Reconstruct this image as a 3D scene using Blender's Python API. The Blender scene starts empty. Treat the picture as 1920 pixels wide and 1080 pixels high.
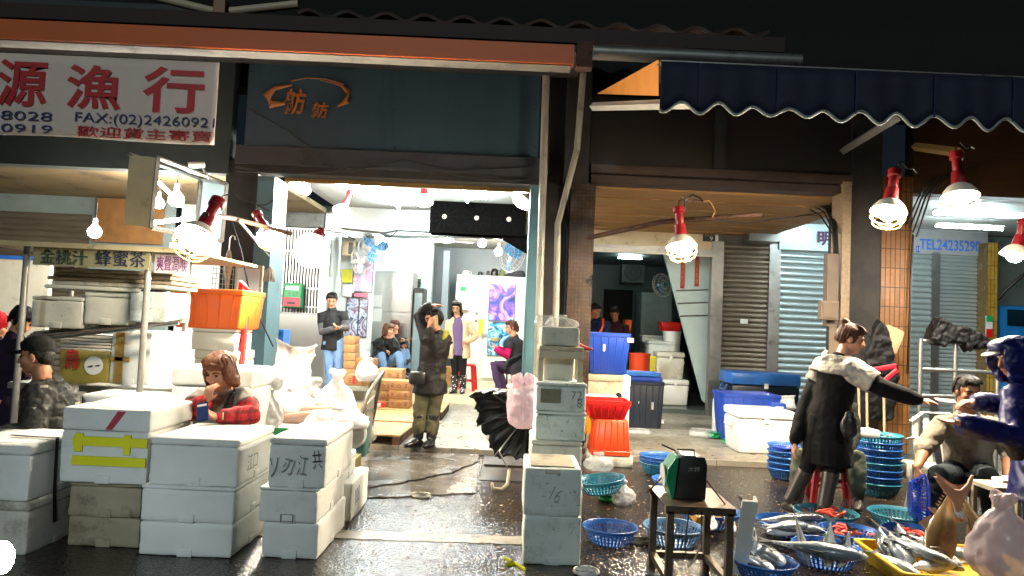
import bpy, bmesh, math, random
import numpy as np
from mathutils import Vector, Matrix, Euler
R = math.radians
S = bpy.context.scene
COL = S.collection
random.seed(7)
# ---------------------------------------------------------------- camera
F = 1350.0                      # focal length in pixels of a 1920 wide frame
cam_d = bpy.data.cameras.new('camera'); cam_d.sensor_width = 36; cam_d.lens = 36*F/1920
cam_d.clip_start = .05; cam_d.clip_end = 500
cam = bpy.data.objects.new('camera', cam_d); COL.objects.link(cam); S.camera = cam
CR = Matrix.Rotation(R(90+2.95), 3, 'X') @ Matrix.Rotation(R(2.6), 3, 'Z')
CAM = Vector((0, 0, 1.48))
cam.matrix_world = Matrix.Translation(CAM) @ CR.to_4x4()
# ---------------------------------------------------------------- world, light, exposure
w = bpy.data.worlds.new('World'); S.world = w; w.use_nodes = True
nt = w.node_tree; sky = nt.nodes.new('ShaderNodeTexSky'); sky.sky_type = 'NISHITA'; sky.sun_disc = False
SUN_EL, SUN_AZ = R(27), R(186)
sky.sun_elevation = SUN_EL; sky.sun_rotation = SUN_AZ
bg = nt.nodes['Background']; bg.inputs['Strength'].default_value = .0022
nt.links.new(sky.outputs[0], bg.inputs[0])
sd = bpy.data.lights.new('street_light', 'SUN'); sd.energy = .72; sd.angle = R(4); sd.color = (.80, .97, 1)
so = bpy.data.objects.new('street_light', sd); COL.objects.link(so)
# light from behind the viewer (the opposite row of stalls)
dv = Vector((math.sin(SUN_AZ)*math.cos(SUN_EL), math.cos(SUN_AZ)*math.cos(SUN_EL), math.sin(SUN_EL)))
so.rotation_euler = dv.to_track_quat('Z', 'Y').to_euler(); so.location = (0, -5, 6)
S.view_settings.view_transform = 'Standard'; S.view_settings.look = 'None'
S.view_settings.exposure = .06; S.view_settings.gamma = 1
S.render.engine = 'CYCLES'
cy = S.cycles
cy.use_denoising = True
try: cy.denoiser = 'OPENIMAGEDENOISE'
except Exception: pass
cy.max_bounces = 6; cy.diffuse_bounces = 3; cy.glossy_bounces = 3; cy.transmission_bounces = 4; cy.transparent_max_bounces = 6
cy.sample_clamp_indirect = 4; cy.caustics_reflective = False; cy.caustics_refractive = False
cy.use_light_tree = True

# ---------------------------------------------------------------- pixel -> place
def ray(px, py):
    return CR @ Vector(((px-960)/F, -(py-540)/F, -1))
def W(px, py, Y):
    d = ray(px, py); return CAM + d*(Y/d.y)
def G(px, py, z=0):
    d = ray(px, py); return CAM + d*((z-CAM.z)/d.z)
def V(*a): return Vector(a)
# ---------------------------------------------------------------- materials
MATS = {}
def srgb(h):
    if isinstance(h, str):
        h = h.lstrip('#'); c = [int(h[i:i+2], 16)/255 for i in (0, 2, 4)]
        return tuple(((x+.055)/1.055)**2.4 if x > .04045 else x/12.92 for x in c)
    return tuple(h)
def mat(name, c, c2=None, rough=.5, metal=0, scale=6, mix=.6, bump=0, bscale=30, dirt=None, dscale=3, dthr=.55, dw=.12,
        rvar=0, trans=0, alpha=1, emis=0, ecol=None, spec=.5, coat=0, sub=0, stretch=None, bd=.006, speck=None, sscale=45, sthr=.66):
    if name in MATS: return MATS[name]
    m = bpy.data.materials.new(name); m.use_nodes = True; t = m.node_tree; N = t.nodes; L = t.links
    p = N['Principled BSDF']
    c = srgb(c); c2 = srgb(c2) if c2 is not None else tuple(x*.7 for x in c)
    tc = N.new('ShaderNodeTexCoord'); oi = N.new('ShaderNodeObjectInfo')
    ad = N.new('ShaderNodeVectorMath'); ad.operation = 'ADD'
    ms = N.new('ShaderNodeMath'); ms.operation = 'MULTIPLY'; ms.inputs[1].default_value = 37
    L.new(oi.outputs['Random'], ms.inputs[0]); L.new(tc.outputs['Object'], ad.inputs[0]); L.new(ms.outputs[0], ad.inputs[1])
    vec = ad.outputs[0]
    if stretch:
        mp = N.new('ShaderNodeMapping'); mp.inputs['Scale'].default_value = stretch; L.new(vec, mp.inputs[0]); vec = mp.outputs[0]
    def noise(s, det=4, ro=.6):
        n = N.new('ShaderNodeTexNoise'); n.inputs['Scale'].default_value = s; n.inputs['Detail'].default_value = det
        n.inputs['Roughness'].default_value = ro; L.new(vec, n.inputs['Vector']); return n.outputs[0]
    def ramp(f, lo, hi):
        r = N.new('ShaderNodeMapRange'); r.inputs[1].default_value = lo; r.inputs[2].default_value = hi; L.new(f, r.inputs[0]); return r.outputs[0]
    def mixc(f, a, b):
        x = N.new('ShaderNodeMix'); x.data_type = 'RGBA'
        L.new(f, x.inputs[0])
        for i, v in ((6, a), (7, b)):
            if hasattr(v, 'is_output'): L.new(v, x.inputs[i])
            else: x.inputs[i].default_value = (*v, 1)
        return x.outputs[2]
    col = mixc(ramp(noise(scale), .5-.25/max(mix, .01)*.6, .5+.25/max(mix, .01)*.6), c, c2)
    if dirt is not None:
        col = mixc(ramp(noise(dscale, 8, .7), dthr, dthr+dw), col, srgb(dirt))
    if speck is not None: col = mixc(ramp(noise(sscale, 10, .75), sthr, sthr+.05), col, srgb(speck))
    L.new(col, p.inputs['Base Color'])
    p.inputs['Metallic'].default_value = metal; p.inputs['Roughness'].default_value = rough
    p.inputs['Specular IOR Level'].default_value = spec
    if rvar:
        mr = N.new('ShaderNodeMapRange'); mr.inputs[1].default_value = .3; mr.inputs[2].default_value = .7
        mr.inputs[3].default_value = max(.02, rough-rvar); mr.inputs[4].default_value = min(1, rough+rvar)
        L.new(noise(scale*1.7), mr.inputs[0]); L.new(mr.outputs[0], p.inputs['Roughness'])
    if coat: p.inputs['Coat Weight'].default_value = coat; p.inputs['Coat Roughness'].default_value = .1
    if trans: p.inputs['Transmission Weight'].default_value = trans
    if alpha < 1: p.inputs['Alpha'].default_value = alpha
    if sub: p.inputs['Subsurface Weight'].default_value = sub; p.inputs['Subsurface Radius'].default_value = (.01, .006, .004)
    if emis:
        p.inputs['Emission Color'].default_value = (*srgb(ecol or c), 1); p.inputs['Emission Strength'].default_value = emis
    if bump:
        b = N.new('ShaderNodeBump'); b.inputs['Strength'].default_value = bump; b.inputs['Distance'].default_value = bd
        L.new(noise(bscale, 5), b.inputs['Height']); L.new(b.outputs[0], p.inputs['Normal'])
    MATS[name] = m
    return m
def node_edit(m):
    """helpers to extend a material: returns tree, principled, object-coordinate socket"""
    t = m.node_tree; p = t.nodes['Principled BSDF']
    tc = next(n for n in t.nodes if n.type == 'TEX_COORD')
    return t, p, tc.outputs['Object']
# ---------------------------------------------------------------- mesh builder
class MB:
    def __init__(s): s.v = []; s.f = []; s.mi = []; s.m = 0
    def add(s, vs, fs, M=None):
        o = len(s.v)
        for v in vs: s.v.append(tuple(M @ Vector(v)) if M is not None else tuple(v))
        for f in fs: s.f.append([i+o for i in f]); s.mi.append(s.m)
        return s
    def box(s, x0, x1, y0, y1, z0, z1, M=None):
        vs = [(x, y, z) for z in (z0, z1) for y in (y0, y1) for x in (x0, x1)]
        return s.add(vs, [(0, 2, 3, 1), (4, 5, 7, 6), (0, 1, 5, 4), (2, 6, 7, 3), (0, 4, 6, 2), (1, 3, 7, 5)], M)
    def rbox(s, x0, x1, y0, y1, z0, z1, r=.01, M=None, tx=1, ty=1):
        """box with rounded vertical and horizontal edges, top scaled by tx, ty"""
        cx, cy_ = (x0+x1)/2, (y0+y1)/2; hx, hy = (x1-x0)/2, (y1-y0)/2
        r = min(r, hx*.9, hy*.9, (z1-z0)*.45)
        rings = []
        for (z, ins) in ((z0, r), (z0+r*.3, r*.3), (z0+r, 0), (z1-r, 0), (z1-r*.3, r*.3), (z1, r)):
            k = (z-z0)/(z1-z0); ax = hx*(1+(tx-1)*k)-ins; ay = hy*(1+(ty-1)*k)-ins; q = max(r-ins, r*.25)
            ring = []
            for (sx, sy, a0) in ((1, 1, 0), (-1, 1, 90), (-1, -1, 180), (1, -1, 270)):
                for a in (0, 45, 90):
                    th = R(a0+a); ring.append((cx+sx*(ax-q)+q*math.cos(th), cy_+sy*(ay-q)+q*math.sin(th), z))
            rings.append(ring)
        return s.rings(rings, M)
    def rings(s, rings, M=None, cap0=True, cap1=True, close=True):
        n = len(rings[0]); vs = [p for r in rings for p in r]; fs = []
        for i in range(len(rings)-1):
            for j in range(n if close else n-1):
                a = i*n+j; b = i*n+(j+1) % n; fs.append((a, b, b+n, a+n))
        if cap0: fs.append(tuple(range(n-1, -1, -1)))
        if cap1: fs.append(tuple((len(rings)-1)*n+j for j in range(n)))
        return s.add(vs, fs, M)
    def lathe(s, prof, n=24, M=None, cap0=False, cap1=False):
        return s.rings([[(r*math.cos(2*math.pi*j/n), r*math.sin(2*math.pi*j/n), z) for j in range(n)] for r, z in prof], M, cap0, cap1)
    def tube(s, pts, rad, n=8, wide=None, caps=True, M=None):
        pts = [Vector(p) for p in pts]; k = len(pts)
        if not isinstance(rad, list): rad = [rad]*k
        rings = []; up = Vector(wide) if wide is not None else None
        T = []
        for i in range(k):
            t = (pts[min(i+1, k-1)]-pts[max(i-1, 0)])
            T.append(t.normalized() if t.length > 1e-9 else Vector((0, 0, 1)))
        side = None
        for i in range(k):
            t = T[i]
            if up is not None: a = up - t*up.dot(t)
            elif side is None:
                q = Vector((0, 0, 1)) if abs(t.z) < .9 else Vector((1, 0, 0)); a = q.cross(t)
            else: a = side - t*side.dot(t)
            if a.length < 1e-6: a = t.orthogonal()
            a.normalize(); b = t.cross(a); side = a
            r = rad[i]; ra, rb = r if isinstance(r, (tuple, list)) else (r, r)
            def ring(c, q): return [tuple(c + a*ra*q*math.cos(2*math.pi*j/n) + b*rb*q*math.sin(2*math.pi*j/n)) for j in range(n)]
            e = min(ra, rb)
            if i == 0 and caps == 'round':
                rings += [ring(pts[0]-t*e*.95, .3), ring(pts[0]-t*e*.7, .7)]
            rings.append(ring(pts[i], 1))
            if i == k-1 and caps in ('round', 'end'):
                rings += [ring(pts[i]+t*e*.7, .7), ring(pts[i]+t*e*.95, .3)]
        return s.rings(rings, M, bool(caps), bool(caps))
    def ell(s, c, r, M=None, n=12, m=8, rot=None):
        rings = []
        for i in range(1, m):
            th = math.pi*i/m
            rings.append([(r[0]*math.sin(th)*math.cos(2*math.pi*j/n), r[1]*math.sin(th)*math.sin(2*math.pi*j/n), -r[2]*math.cos(th)) for j in range(n)])
        MM = Matrix.Translation(c)
        if rot is not None: MM = MM @ rot.to_4x4()
        return s.rings(rings, (M @ MM) if M is not None else MM)
    def prism(s, poly, d0, d1, M=None, axis='y'):
        """polygon of (x,z) extruded along y (axis 'y') or (x,y) along z"""
        n = len(poly)
        P = (lambda a, b, d: (a, d, b)) if axis == 'y' else ((lambda a, b, d: (a, b, d)) if axis == 'z' else (lambda a, b, d: (d, a, b)))
        vs = [P(a, b, d0) for a, b in poly]+[P(a, b, d1) for a, b in poly]
        fs = [tuple(range(n)), tuple(range(2*n-1, n-1, -1))]+[(i, (i+1) % n+0, (i+1) % n+n, i+n) for i in range(n)]
        return s.add(vs, fs, M)
    def grid(s, fn, nu, nv):
        vs = [fn(i/nu, j/nv) for j in range(nv+1) for i in range(nu+1)]
        fs = [(j*(nu+1)+i, j*(nu+1)+i+1, (j+1)*(nu+1)+i+1, (j+1)*(nu+1)+i) for j in range(nv) for i in range(nu)]
        return s.add(vs, fs)
    def mesh(s, name, mats, smooth=None):
        me = bpy.data.meshes.new(name); me.from_pydata(s.v, [], s.f)
        for m in (mats if isinstance(mats, (list, tuple)) else [mats]): me.materials.append(m)
        me.polygons.foreach_set('material_index', s.mi)
        bm = bmesh.new(); bm.from_mesh(me); bmesh.ops.recalc_face_normals(bm, faces=bm.faces); bm.to_mesh(me); bm.free()
        if smooth is not None: shade(me, smooth)
        me.update(); return me
    def build(s, name, mats, parent=None, loc=None, rz=0, smooth=None, bevel=0):
        me = s.mesh(name, mats, None)
        if bevel:
            bm = bmesh.new(); bm.from_mesh(me)
            ed = [e for e in bm.edges if len(e.link_faces) == 2 and e.calc_face_angle(0) > .5]
            bmesh.ops.bevel(bm, geom=ed, offset=bevel, segments=2, affect='EDGES', profile=.6, clamp_overlap=True)
            bm.to_mesh(me); bm.free()
        if smooth is not None: shade(me, smooth)
        return link(name, me, parent, loc, rz)
def shade(me, ang):
    me.polygons.foreach_set('use_smooth', [True]*len(me.polygons))
    try: me.set_sharp_from_angle(angle=R(ang))
    except Exception: pass
def link(name, me, parent=None, loc=None, rz=0):
    o = bpy.data.objects.new(name, me); COL.objects.link(o)
    if parent is not None: o.parent = parent
    if loc is not None: o.location = loc
    if rz: o.rotation_euler.z = rz
    return o
def tag(o, label=None, cat=None, group=None, kind=None):
    if label: o['label'] = label
    if cat: o['category'] = cat
    if group: o['group'] = group
    if kind: o['kind'] = kind
    return o
def thing(name, label, cat, loc=(0, 0, 0), rz=0, group=None):
    o = bpy.data.objects.new(name, None); o.empty_display_size = .1; COL.objects.link(o)
    o.location = loc; o.rotation_euler.z = rz
    return tag(o, label, cat, group)
def kids(o): return [c for c in COL.objects if c.parent is o]
def dup(o, loc=None, rz=None, label=None, group=None, parent=None, rot=None, scale=None):
    c = o.copy(); COL.objects.link(c); c.parent = parent
    for ch in kids(o): dup(ch, parent=c)
    if loc is not None: c.location = loc
    if rz is not None: c.rotation_euler = (0, 0, rz)
    if rot is not None: c.rotation_euler = rot
    if scale is not None: c.scale = (scale,)*3 if not isinstance(scale, tuple) else scale
    if label: c['label'] = label
    if group: c['group'] = group
    return c
def modded(o, mods):
    """apply modifiers given as (type, dict) and bake the result"""
    for t, d in mods:
        m = o.modifiers.new(t, t)
        for k, v in d.items(): setattr(m, k, v)
    bpy.context.view_layer.update()
    me = bpy.data.meshes.new_from_object(o.evaluated_get(bpy.context.evaluated_depsgraph_get()))
    old = o.data; o.modifiers.clear(); o.data = me; me.name = o.name
    return o
TEX = {}
def wr_tex(size):
    if size not in TEX:
        t = bpy.data.textures.new('cloth_folds', 'CLOUDS'); t.noise_scale = size; t.noise_depth = 2; TEX[size] = t
    return TEX[size]
def blob(name, mb, m, parent=None, voxel=.012, smooth=4, wrinkle=0, wsize=.06, loc=None):
    """several overlapping volumes fused into one continuous skin"""
    o = mb.build(name, m, parent, loc)
    mods = [('REMESH', dict(mode='VOXEL', voxel_size=voxel, use_smooth_shade=True)), ('SMOOTH', dict(factor=.5, iterations=smooth))]
    if wrinkle: mods.append(('DISPLACE', dict(texture=wr_tex(wsize), strength=wrinkle, mid_level=.5, texture_coords='LOCAL')))
    modded(o, mods)
    o.data.materials.clear()
    for q in (m if isinstance(m, list) else [m]): o.data.materials.append(q)
    return o
def text(name, body, w, h, m, parent=None, M=None, off=0, depth=.002, label=None, shear=0):
    """lettering fitted into w x h metres, lying in its local x-z plane facing -y; M places it"""
    cu = bpy.data.curves.new(name, 'FONT'); cu.body = body; cu.size = 1; cu.extrude = .02; cu.offset = off; cu.shear = shear
    cu.align_x = 'LEFT'; cu.resolution_u = 3
    o = bpy.data.objects.new(name, cu); COL.objects.link(o); bpy.context.view_layer.update()
    me = bpy.data.meshes.new_from_object(o.evaluated_get(bpy.context.evaluated_depsgraph_get()))
    bpy.data.objects.remove(o); bpy.data.curves.remove(cu)
    n = len(me.vertices); co = np.empty(n*3, 'f'); me.vertices.foreach_get('co', co); co = co.reshape(-1, 3)
    lo, hi = co.min(0), co.max(0); sx = w/max(hi[0]-lo[0], 1e-6); sy = h/max(hi[1]-lo[1], 1e-6)
    out = np.empty_like(co); out[:, 0] = (co[:, 0]-lo[0])*sx; out[:, 2] = (co[:, 1]-lo[1])*sy; out[:, 1] = -(co[:, 2]-lo[2])/.04*depth
    me.vertices.foreach_set('co', out.reshape(-1))
    me.materials.clear(); me.materials.append(m); me.update(); me.name = name
    ob = link(name, me, parent)
    if M is not None: ob.matrix_basis = M
    if label: ob['label'] = label
    return ob
def T(x, y, z, rz=0, rx=0, ry=0): return Matrix.Translation((x, y, z)) @ Euler((rx, ry, rz)).to_matrix().to_4x4()
def pbox(mb, px0, py0, px1, py1, Y, d):
    """axis aligned box whose front at depth Y spans the given picture rectangle"""
    a = W(px0, (py0+py1)/2, Y); b = W(px1, (py0+py1)/2, Y); c = W((px0+px1)/2, py0, Y); e = W((px0+px1)/2, py1, Y)
    return mb.box(a.x, b.x, Y, Y+d, e.z, c.z)
def X(px, Y, py=600): return W(px, py, Y).x
def Z(px, py, Y): return W(px, py, Y).z
SW, FL = .06, .2                # pavement and shop floor levels
YS = 12.7                       # plane of the shop fronts
# ================================================================ materials of the setting
def tilemat(name, c1, c2, mortar, tw, th, plane='xy', rough=.4, msize=.012, bump=.3, offset=0, dirt=None, dthr=.55, dscale=1.5, rvar=.1):
    m = mat(name, c1, c2, rough=rough, rvar=rvar, scale=4); t, p, oc = node_edit(m); N, L = t.nodes, t.links
    sx = N.new('ShaderNodeSeparateXYZ'); cx = N.new('ShaderNodeCombineXYZ'); L.new(oc, sx.inputs[0])
    ax = {'xy': (0, 1), 'xz': (0, 2), 'yz': (1, 2)}[plane]
    L.new(sx.outputs[ax[0]], cx.inputs[0]); L.new(sx.outputs[ax[1]], cx.inputs[1])
    b = N.new('ShaderNodeTexBrick'); b.offset = offset; b.inputs['Scale'].default_value = 1
    b.inputs['Brick Width'].default_value = tw; b.inputs['Row Height'].default_value = th; b.inputs['Mortar Size'].default_value = msize
    b.inputs['Mortar'].default_value = (*srgb(mortar), 1); b.inputs['Color1'].default_value = (*srgb(c1), 1); b.inputs['Color2'].default_value = (*srgb(c2), 1)
    L.new(cx.outputs[0], b.inputs['Vector'])
    n = N.new('ShaderNodeTexNoise'); n.inputs['Scale'].default_value = 25; n.inputs['Detail'].default_value = 6; L.new(oc, n.inputs['Vector'])
    x = N.new('ShaderNodeMix'); x.data_type = 'RGBA'; x.blend_type = 'MULTIPLY'; x.inputs[0].default_value = .5
    L.new(b.outputs[0], x.inputs[6]); L.new(n.outputs[0], x.inputs[7]); out = x.outputs[2]
    if dirt:
        d = N.new('ShaderNodeTexNoise'); d.inputs['Scale'].default_value = dscale; d.inputs['Detail'].default_value = 9; d.inputs['Roughness'].default_value = .7; L.new(oc, d.inputs['Vector'])
        r = N.new('ShaderNodeMapRange'); r.inputs[1].default_value = dthr-.06; r.inputs[2].default_value = dthr+.08; L.new(d.outputs[0], r.inputs[0])
        y = N.new('ShaderNodeMix'); y.data_type = 'RGBA'; L.new(r.outputs[0], y.inputs[0]); L.new(out, y.inputs[6]); y.inputs[7].default_value = (*srgb(dirt), 1); out = y.outputs[2]
    L.new(out, p.inputs['Base Color'])
    bp = N.new('ShaderNodeBump'); bp.inputs['Strength'].default_value = bump; bp.inputs['Distance'].default_value = .004; bp.invert = True
    L.new(b.outputs['Fac'], bp.inputs['Height']); L.new(bp.outputs[0], p.inputs['Normal'])
    return m
def asphalt():
    m = mat('wet_asphalt', (.013, .010, .008), (.032, .023, .016), rough=.3, scale=3, spec=.8); t, p, oc = node_edit(m); N, L = t.nodes, t.links
    def noise(s, d=5, r=.6):
        n = N.new('ShaderNodeTexNoise'); n.inputs['Scale'].default_value = s; n.inputs['Detail'].default_value = d; n.inputs['Roughness'].default_value = r; L.new(oc, n.inputs['Vector']); return n.outputs[0]
    pud = N.new('ShaderNodeMapRange'); pud.inputs[1].default_value = .3; pud.inputs[2].default_value = .75; L.new(noise(1.3), pud.inputs[0])
    ro = N.new('ShaderNodeMapRange'); ro.inputs[3].default_value = .16; ro.inputs[4].default_value = .06; L.new(pud.outputs[0], ro.inputs[0]); L.new(ro.outputs[0], p.inputs['Roughness'])
    st = N.new('ShaderNodeMapRange'); st.inputs[3].default_value = .7; st.inputs[4].default_value = .35; L.new(pud.outputs[0], st.inputs[0])
    v = N.new('ShaderNodeTexVoronoi'); v.inputs['Scale'].default_value = 52; L.new(oc, v.inputs['Vector'])
    ad = N.new('ShaderNodeMath'); ad.operation = 'ADD'; L.new(v.outputs['Distance'], ad.inputs[0]); L.new(noise(28, 8), ad.inputs[1])
    b = N.new('ShaderNodeBump'); b.inputs['Distance'].default_value = .008; L.new(st.outputs[0], b.inputs['Strength']); L.new(ad.outputs[0], b.inputs['Height']); L.new(b.outputs[0], p.inputs['Normal'])
    # fish scales and pale grit trodden into the road
    v2 = N.new('ShaderNodeTexVoronoi'); v2.inputs['Scale'].default_value = 42; L.new(oc, v2.inputs['Vector'])
    lt = N.new('ShaderNodeMath'); lt.operation = 'LESS_THAN'; lt.inputs[1].default_value = .17; L.new(v2.outputs['Distance'], lt.inputs[0])
    gt = N.new('ShaderNodeMath'); gt.operation = 'GREATER_THAN'; gt.inputs[1].default_value = .53; L.new(noise(1.1, 3), gt.inputs[0])
    mu = N.new('ShaderNodeMath'); mu.operation = 'MULTIPLY'; L.new(lt.outputs[0], mu.inputs[0]); L.new(gt.outputs[0], mu.inputs[1])
    src = p.inputs['Base Color'].links[0].from_socket
    x = N.new('ShaderNodeMix'); x.data_type = 'RGBA'; L.new(mu.outputs[0], x.inputs[0]); L.new(src, x.inputs[6]); x.inputs[7].default_value = (.30, .25, .19, 1)
    L.new(x.outputs[2], p.inputs['Base Color'])
    return m
M_road = asphalt()
M_tile = tilemat('pale_granite_tile', '#a39c8c', '#8d8677', '#55504a', .6, .3, 'xy', rough=.38, msize=.006, offset=.5, dirt='#6b6253', dthr=.6, rvar=.15)
M_conc = mat('wet_concrete', '#5d574e', '#46423b', rough=.22, rvar=.16, scale=2.2, bump=.35, bscale=14, dirt='#2c2722', dscale=2.5, dthr=.52)
M_line = mat('worn_road_paint', '#a99f8b', '#857c6b', rough=.4, scale=5, bump=.5, bscale=40, dirt='#3a352e', dscale=9, dthr=.52)
M_teal = mat('teal_paint', '#4a6f78', '#3a5860', rough=.5, scale=2.5, bump=.1, bscale=60, dirt='#2f4348', dscale=4, dthr=.58)
M_navy = mat('blue_fascia_paint', '#2c424f', '#253945', rough=.5, scale=1.2, bump=.08, bscale=20, dirt='#22323c', dscale=2, dthr=.54, dw=.2, stretch=(2.2, 1, .22))
M_grey = mat('grey_render', '#5c5b57', '#494844', rough=.7, scale=3, bump=.2, dirt='#33312d', dscale=3, dthr=.55)
M_dark = mat('dark_concrete', '#241f1b', '#171411', rough=.8, scale=3, bump=.3, dirt='#121010', dscale=3, dthr=.5)  # dark concrete with darker random patches
M_void = mat('unlit_black', '#120f0d', '#0b0a09', rough=.9, scale=2)  # near-black colour standing in for unlit darkness
M_brown = mat('dark_brown_board', '#1c130c', '#130d08', rough=.6, scale=3, stretch=(1, 1, .2))
M_speck = tilemat('brown_mosaic_tile', '#4f3a28', '#3b2a1c', '#1d1510', .045, .045, 'xz', rough=.35, msize=.004, dirt='#1a130e', dthr=.58, dscale=5)
M_specky = tilemat('brown_mosaic_tile_side', '#4f3a28', '#3b2a1c', '#1d1510', .045, .045, 'yz', rough=.35, msize=.004)
M_tan = tilemat('tan_glazed_tile', '#96642c', '#7e5222', '#3d2711', .06, .24, 'xz', rough=.6, msize=.006, dirt='#5d3d1c', dthr=.62)
M_yel = tilemat('yellow_glazed_tile', '#c9a24a', '#b48c38', '#6d5524', .06, .24, 'xz', rough=.25, msize=.006)
M_wceil = mat('white_ceiling_board', '#cfd0cc', '#bdbeb9', rough=.6, scale=2, dirt='#9a9a94', dscale=2, dthr=.6)
M_oceil = mat('varnished_ply', '#a07842', '#8a6535', rough=.6, scale=2, stretch=(.3, 4, 1), dirt='#6f4f2a', dscale=2, dthr=.6)
M_cream = mat('cream_board', '#c8b592', '#b39f7c', rough=.6, scale=3, dirt='#8d7a58', dscale=3, dthr=.58)
M_wwall = mat('white_wall_paint', '#d9dbd8', '#c6c8c4', rough=.6, scale=2, dirt='#a9aaa4', dscale=3, dthr=.62)
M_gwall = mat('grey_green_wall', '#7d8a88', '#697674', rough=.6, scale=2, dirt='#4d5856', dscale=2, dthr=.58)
M_coldw = mat('cold_room_panel', '#dcd9cc', '#cfccbf', rough=.4, scale=1.5, dirt='#a8a08a', dscale=4, dthr=.66)
M_steel = mat('stainless_steel', '#b9bab6', '#b0b1ad', rough=.3, metal=1, scale=2, bump=.03, bscale=3)
M_alu = mat('aluminium', '#a9aaa8', '#8d8e8b', rough=.38, metal=.9, scale=5, dirt='#5c5a55', dscale=5, dthr=.6)
M_galv = mat('galvanised_pipe', '#8a8a86', '#6f6f6b', rough=.45, metal=.7, scale=6, dirt='#4d463c', dscale=4, dthr=.55)
M_shut = mat('brown_shutter_steel', '#857b6c', '#6e6557', rough=.35, metal=.6, scale=4, stretch=(.5, 1, 6), dirt='#3e372e', dscale=5, dthr=.6)
M_shutb = mat('pale_shutter_steel', '#b6c2c4', '#9fadb0', rough=.3, metal=.5, scale=4, stretch=(.5, 1, 6), dirt='#6c7274', dscale=6, dthr=.64)
M_rust = mat('rusty_iron', '#5a3a28', '#3d281c', rough=.75, metal=.3, scale=9, bump=.3, dirt='#241a14', dscale=8, dthr=.5)
M_orange = mat('orange_painted_beam', '#cc5f1c', '#b85316', rough=.55, scale=1.5, stretch=(.4, 1, 1), bump=.1, bscale=25, dirt='#6b3518', dscale=3, dthr=.62)
M_pvc = mat('grey_pvc_pipe', '#9a9384', '#857e70', rough=.45, scale=4, dirt='#5b5446', dscale=4, dthr=.58)
M_black = mat('black_plastic', '#151515', '#0e0e0e', rough=.4)
M_blackm = mat('matt_black', '#0c0b0b', '#070707', rough=.8)
M_cable = mat('black_cable', '#141210', '#0c0b0a', rough=.5)
M_wood = mat('weathered_plank', '#b08b58', '#93703f', rough=.5, scale=3, stretch=(6, .5, 1), bump=.25, bscale=18, dirt='#5f4526', dscale=4, dthr=.6)
M_tube = mat('fluorescent_tube', '#ffffff', rough=.5, emis=330, ecol=(.80, .97, 1))
M_tube2 = mat('fluorescent_tube_far', '#ffffff', rough=.5, emis=160, ecol=(.78, .98, 1))
M_tubes = mat('dim_fluorescent_tube', '#ffffff', rough=.5, emis=80, ecol=(.75, .98, 1))

# ================================================================ ground
def struct(name, mb, m, **k): return tag(mb.build(name, m, **k), kind='structure')
struct('road', MB().box(-45, 45, -30, 40, -.5, 0), M_road)
struct('sidewalk', MB().box(-12, 12, 8.22, 12.75, 0.001, SW), M_tile)
struct('shop_floor', MB().box(X(600, YS), X(1000, YS), 12.75, 17.6, 0.001, FL), mat('cream_shop_floor', '#cdbf9f', '#b9a985', rough=.35, rvar=.12, scale=1.5, dirt='#8d7b58', dscale=3, dthr=.6))
struct('fish_shop_floor', MB().box(X(1095, YS), X(1340, YS)+.8, 12.75, 18.2, 0.001, .14), mat('dark_wet_floor', '#4c5653', '#39423f', rough=.2, rvar=.1, scale=2))
# white line along the road edge: a thin worn sheet
def line_sheet():
    mb = MB(); a = G(-200, 975); b = G(985, 1014); rnd = random.Random(3)
    n = 90; pts = []
    for i in range(n+1):
        p = a.lerp(b, i/n); pts.append((p.x, p.y))
    b2 = G(1330, 1040)
    up = [(x, y+.095+rnd.uniform(-.012, .012)) for x, y in pts]; dn = [(x, y-.095+rnd.uniform(-.012, .012)) for x, y in pts]
    vs = [(x, y, .004) for x, y in up]+[(x, y, .004) for x, y in dn]
    mb.add(vs, [(i, i+1, n+2+i, n+1+i) for i in range(n)])
    return mb
struct('road_line', line_sheet(), M_line)
# broken concrete apron in front of the pavement
def apron():
    rnd = random.Random(5); mb = MB()
    def jag(pts, k=7, amp=.02):
        o = []
        for (a, b) in zip(pts[:-1], pts[1:]):
            for i in range(k):
                t = i/k; o.append((a[0]+(b[0]-a[0])*t+rnd.uniform(-amp, amp), a[1]+(b[1]-a[1])*t+rnd.uniform(-amp, amp)))
        return o+[pts[-1]]
    g = lambda x, y: tuple(G(x, y)[:2])
    crack = jag([g(640, 922), g(700, 916), g(780, 903), g(850, 888), g(896, 868)])
    mb.prism(crack+[g(900, 846), (g(900, 846)[0], 8.215), (g(640, 850)[0], 8.215)], .001, .02, axis='z')
    low = jag([g(640, 936), g(745, 934), g(892, 926)], 9, .015)
    crack2 = [(x+.012, y-.035) for x, y in crack]
    mb.prism(low+list(reversed(crack2)), .001, .012, axis='z')
    return mb
struct('concrete_apron', apron(), M_conc)
struct('drain_pit', MB().box(G(899, 900).x, G(985, 900).x, 6.9, 8.2, .001, .006).box(G(905, 890).x, G(980, 890).x, 7.55, 7.62, .006, .03), mat('wet_drain_iron', '#2b2119', '#1b1510', rough=.5, scale=5))

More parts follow.
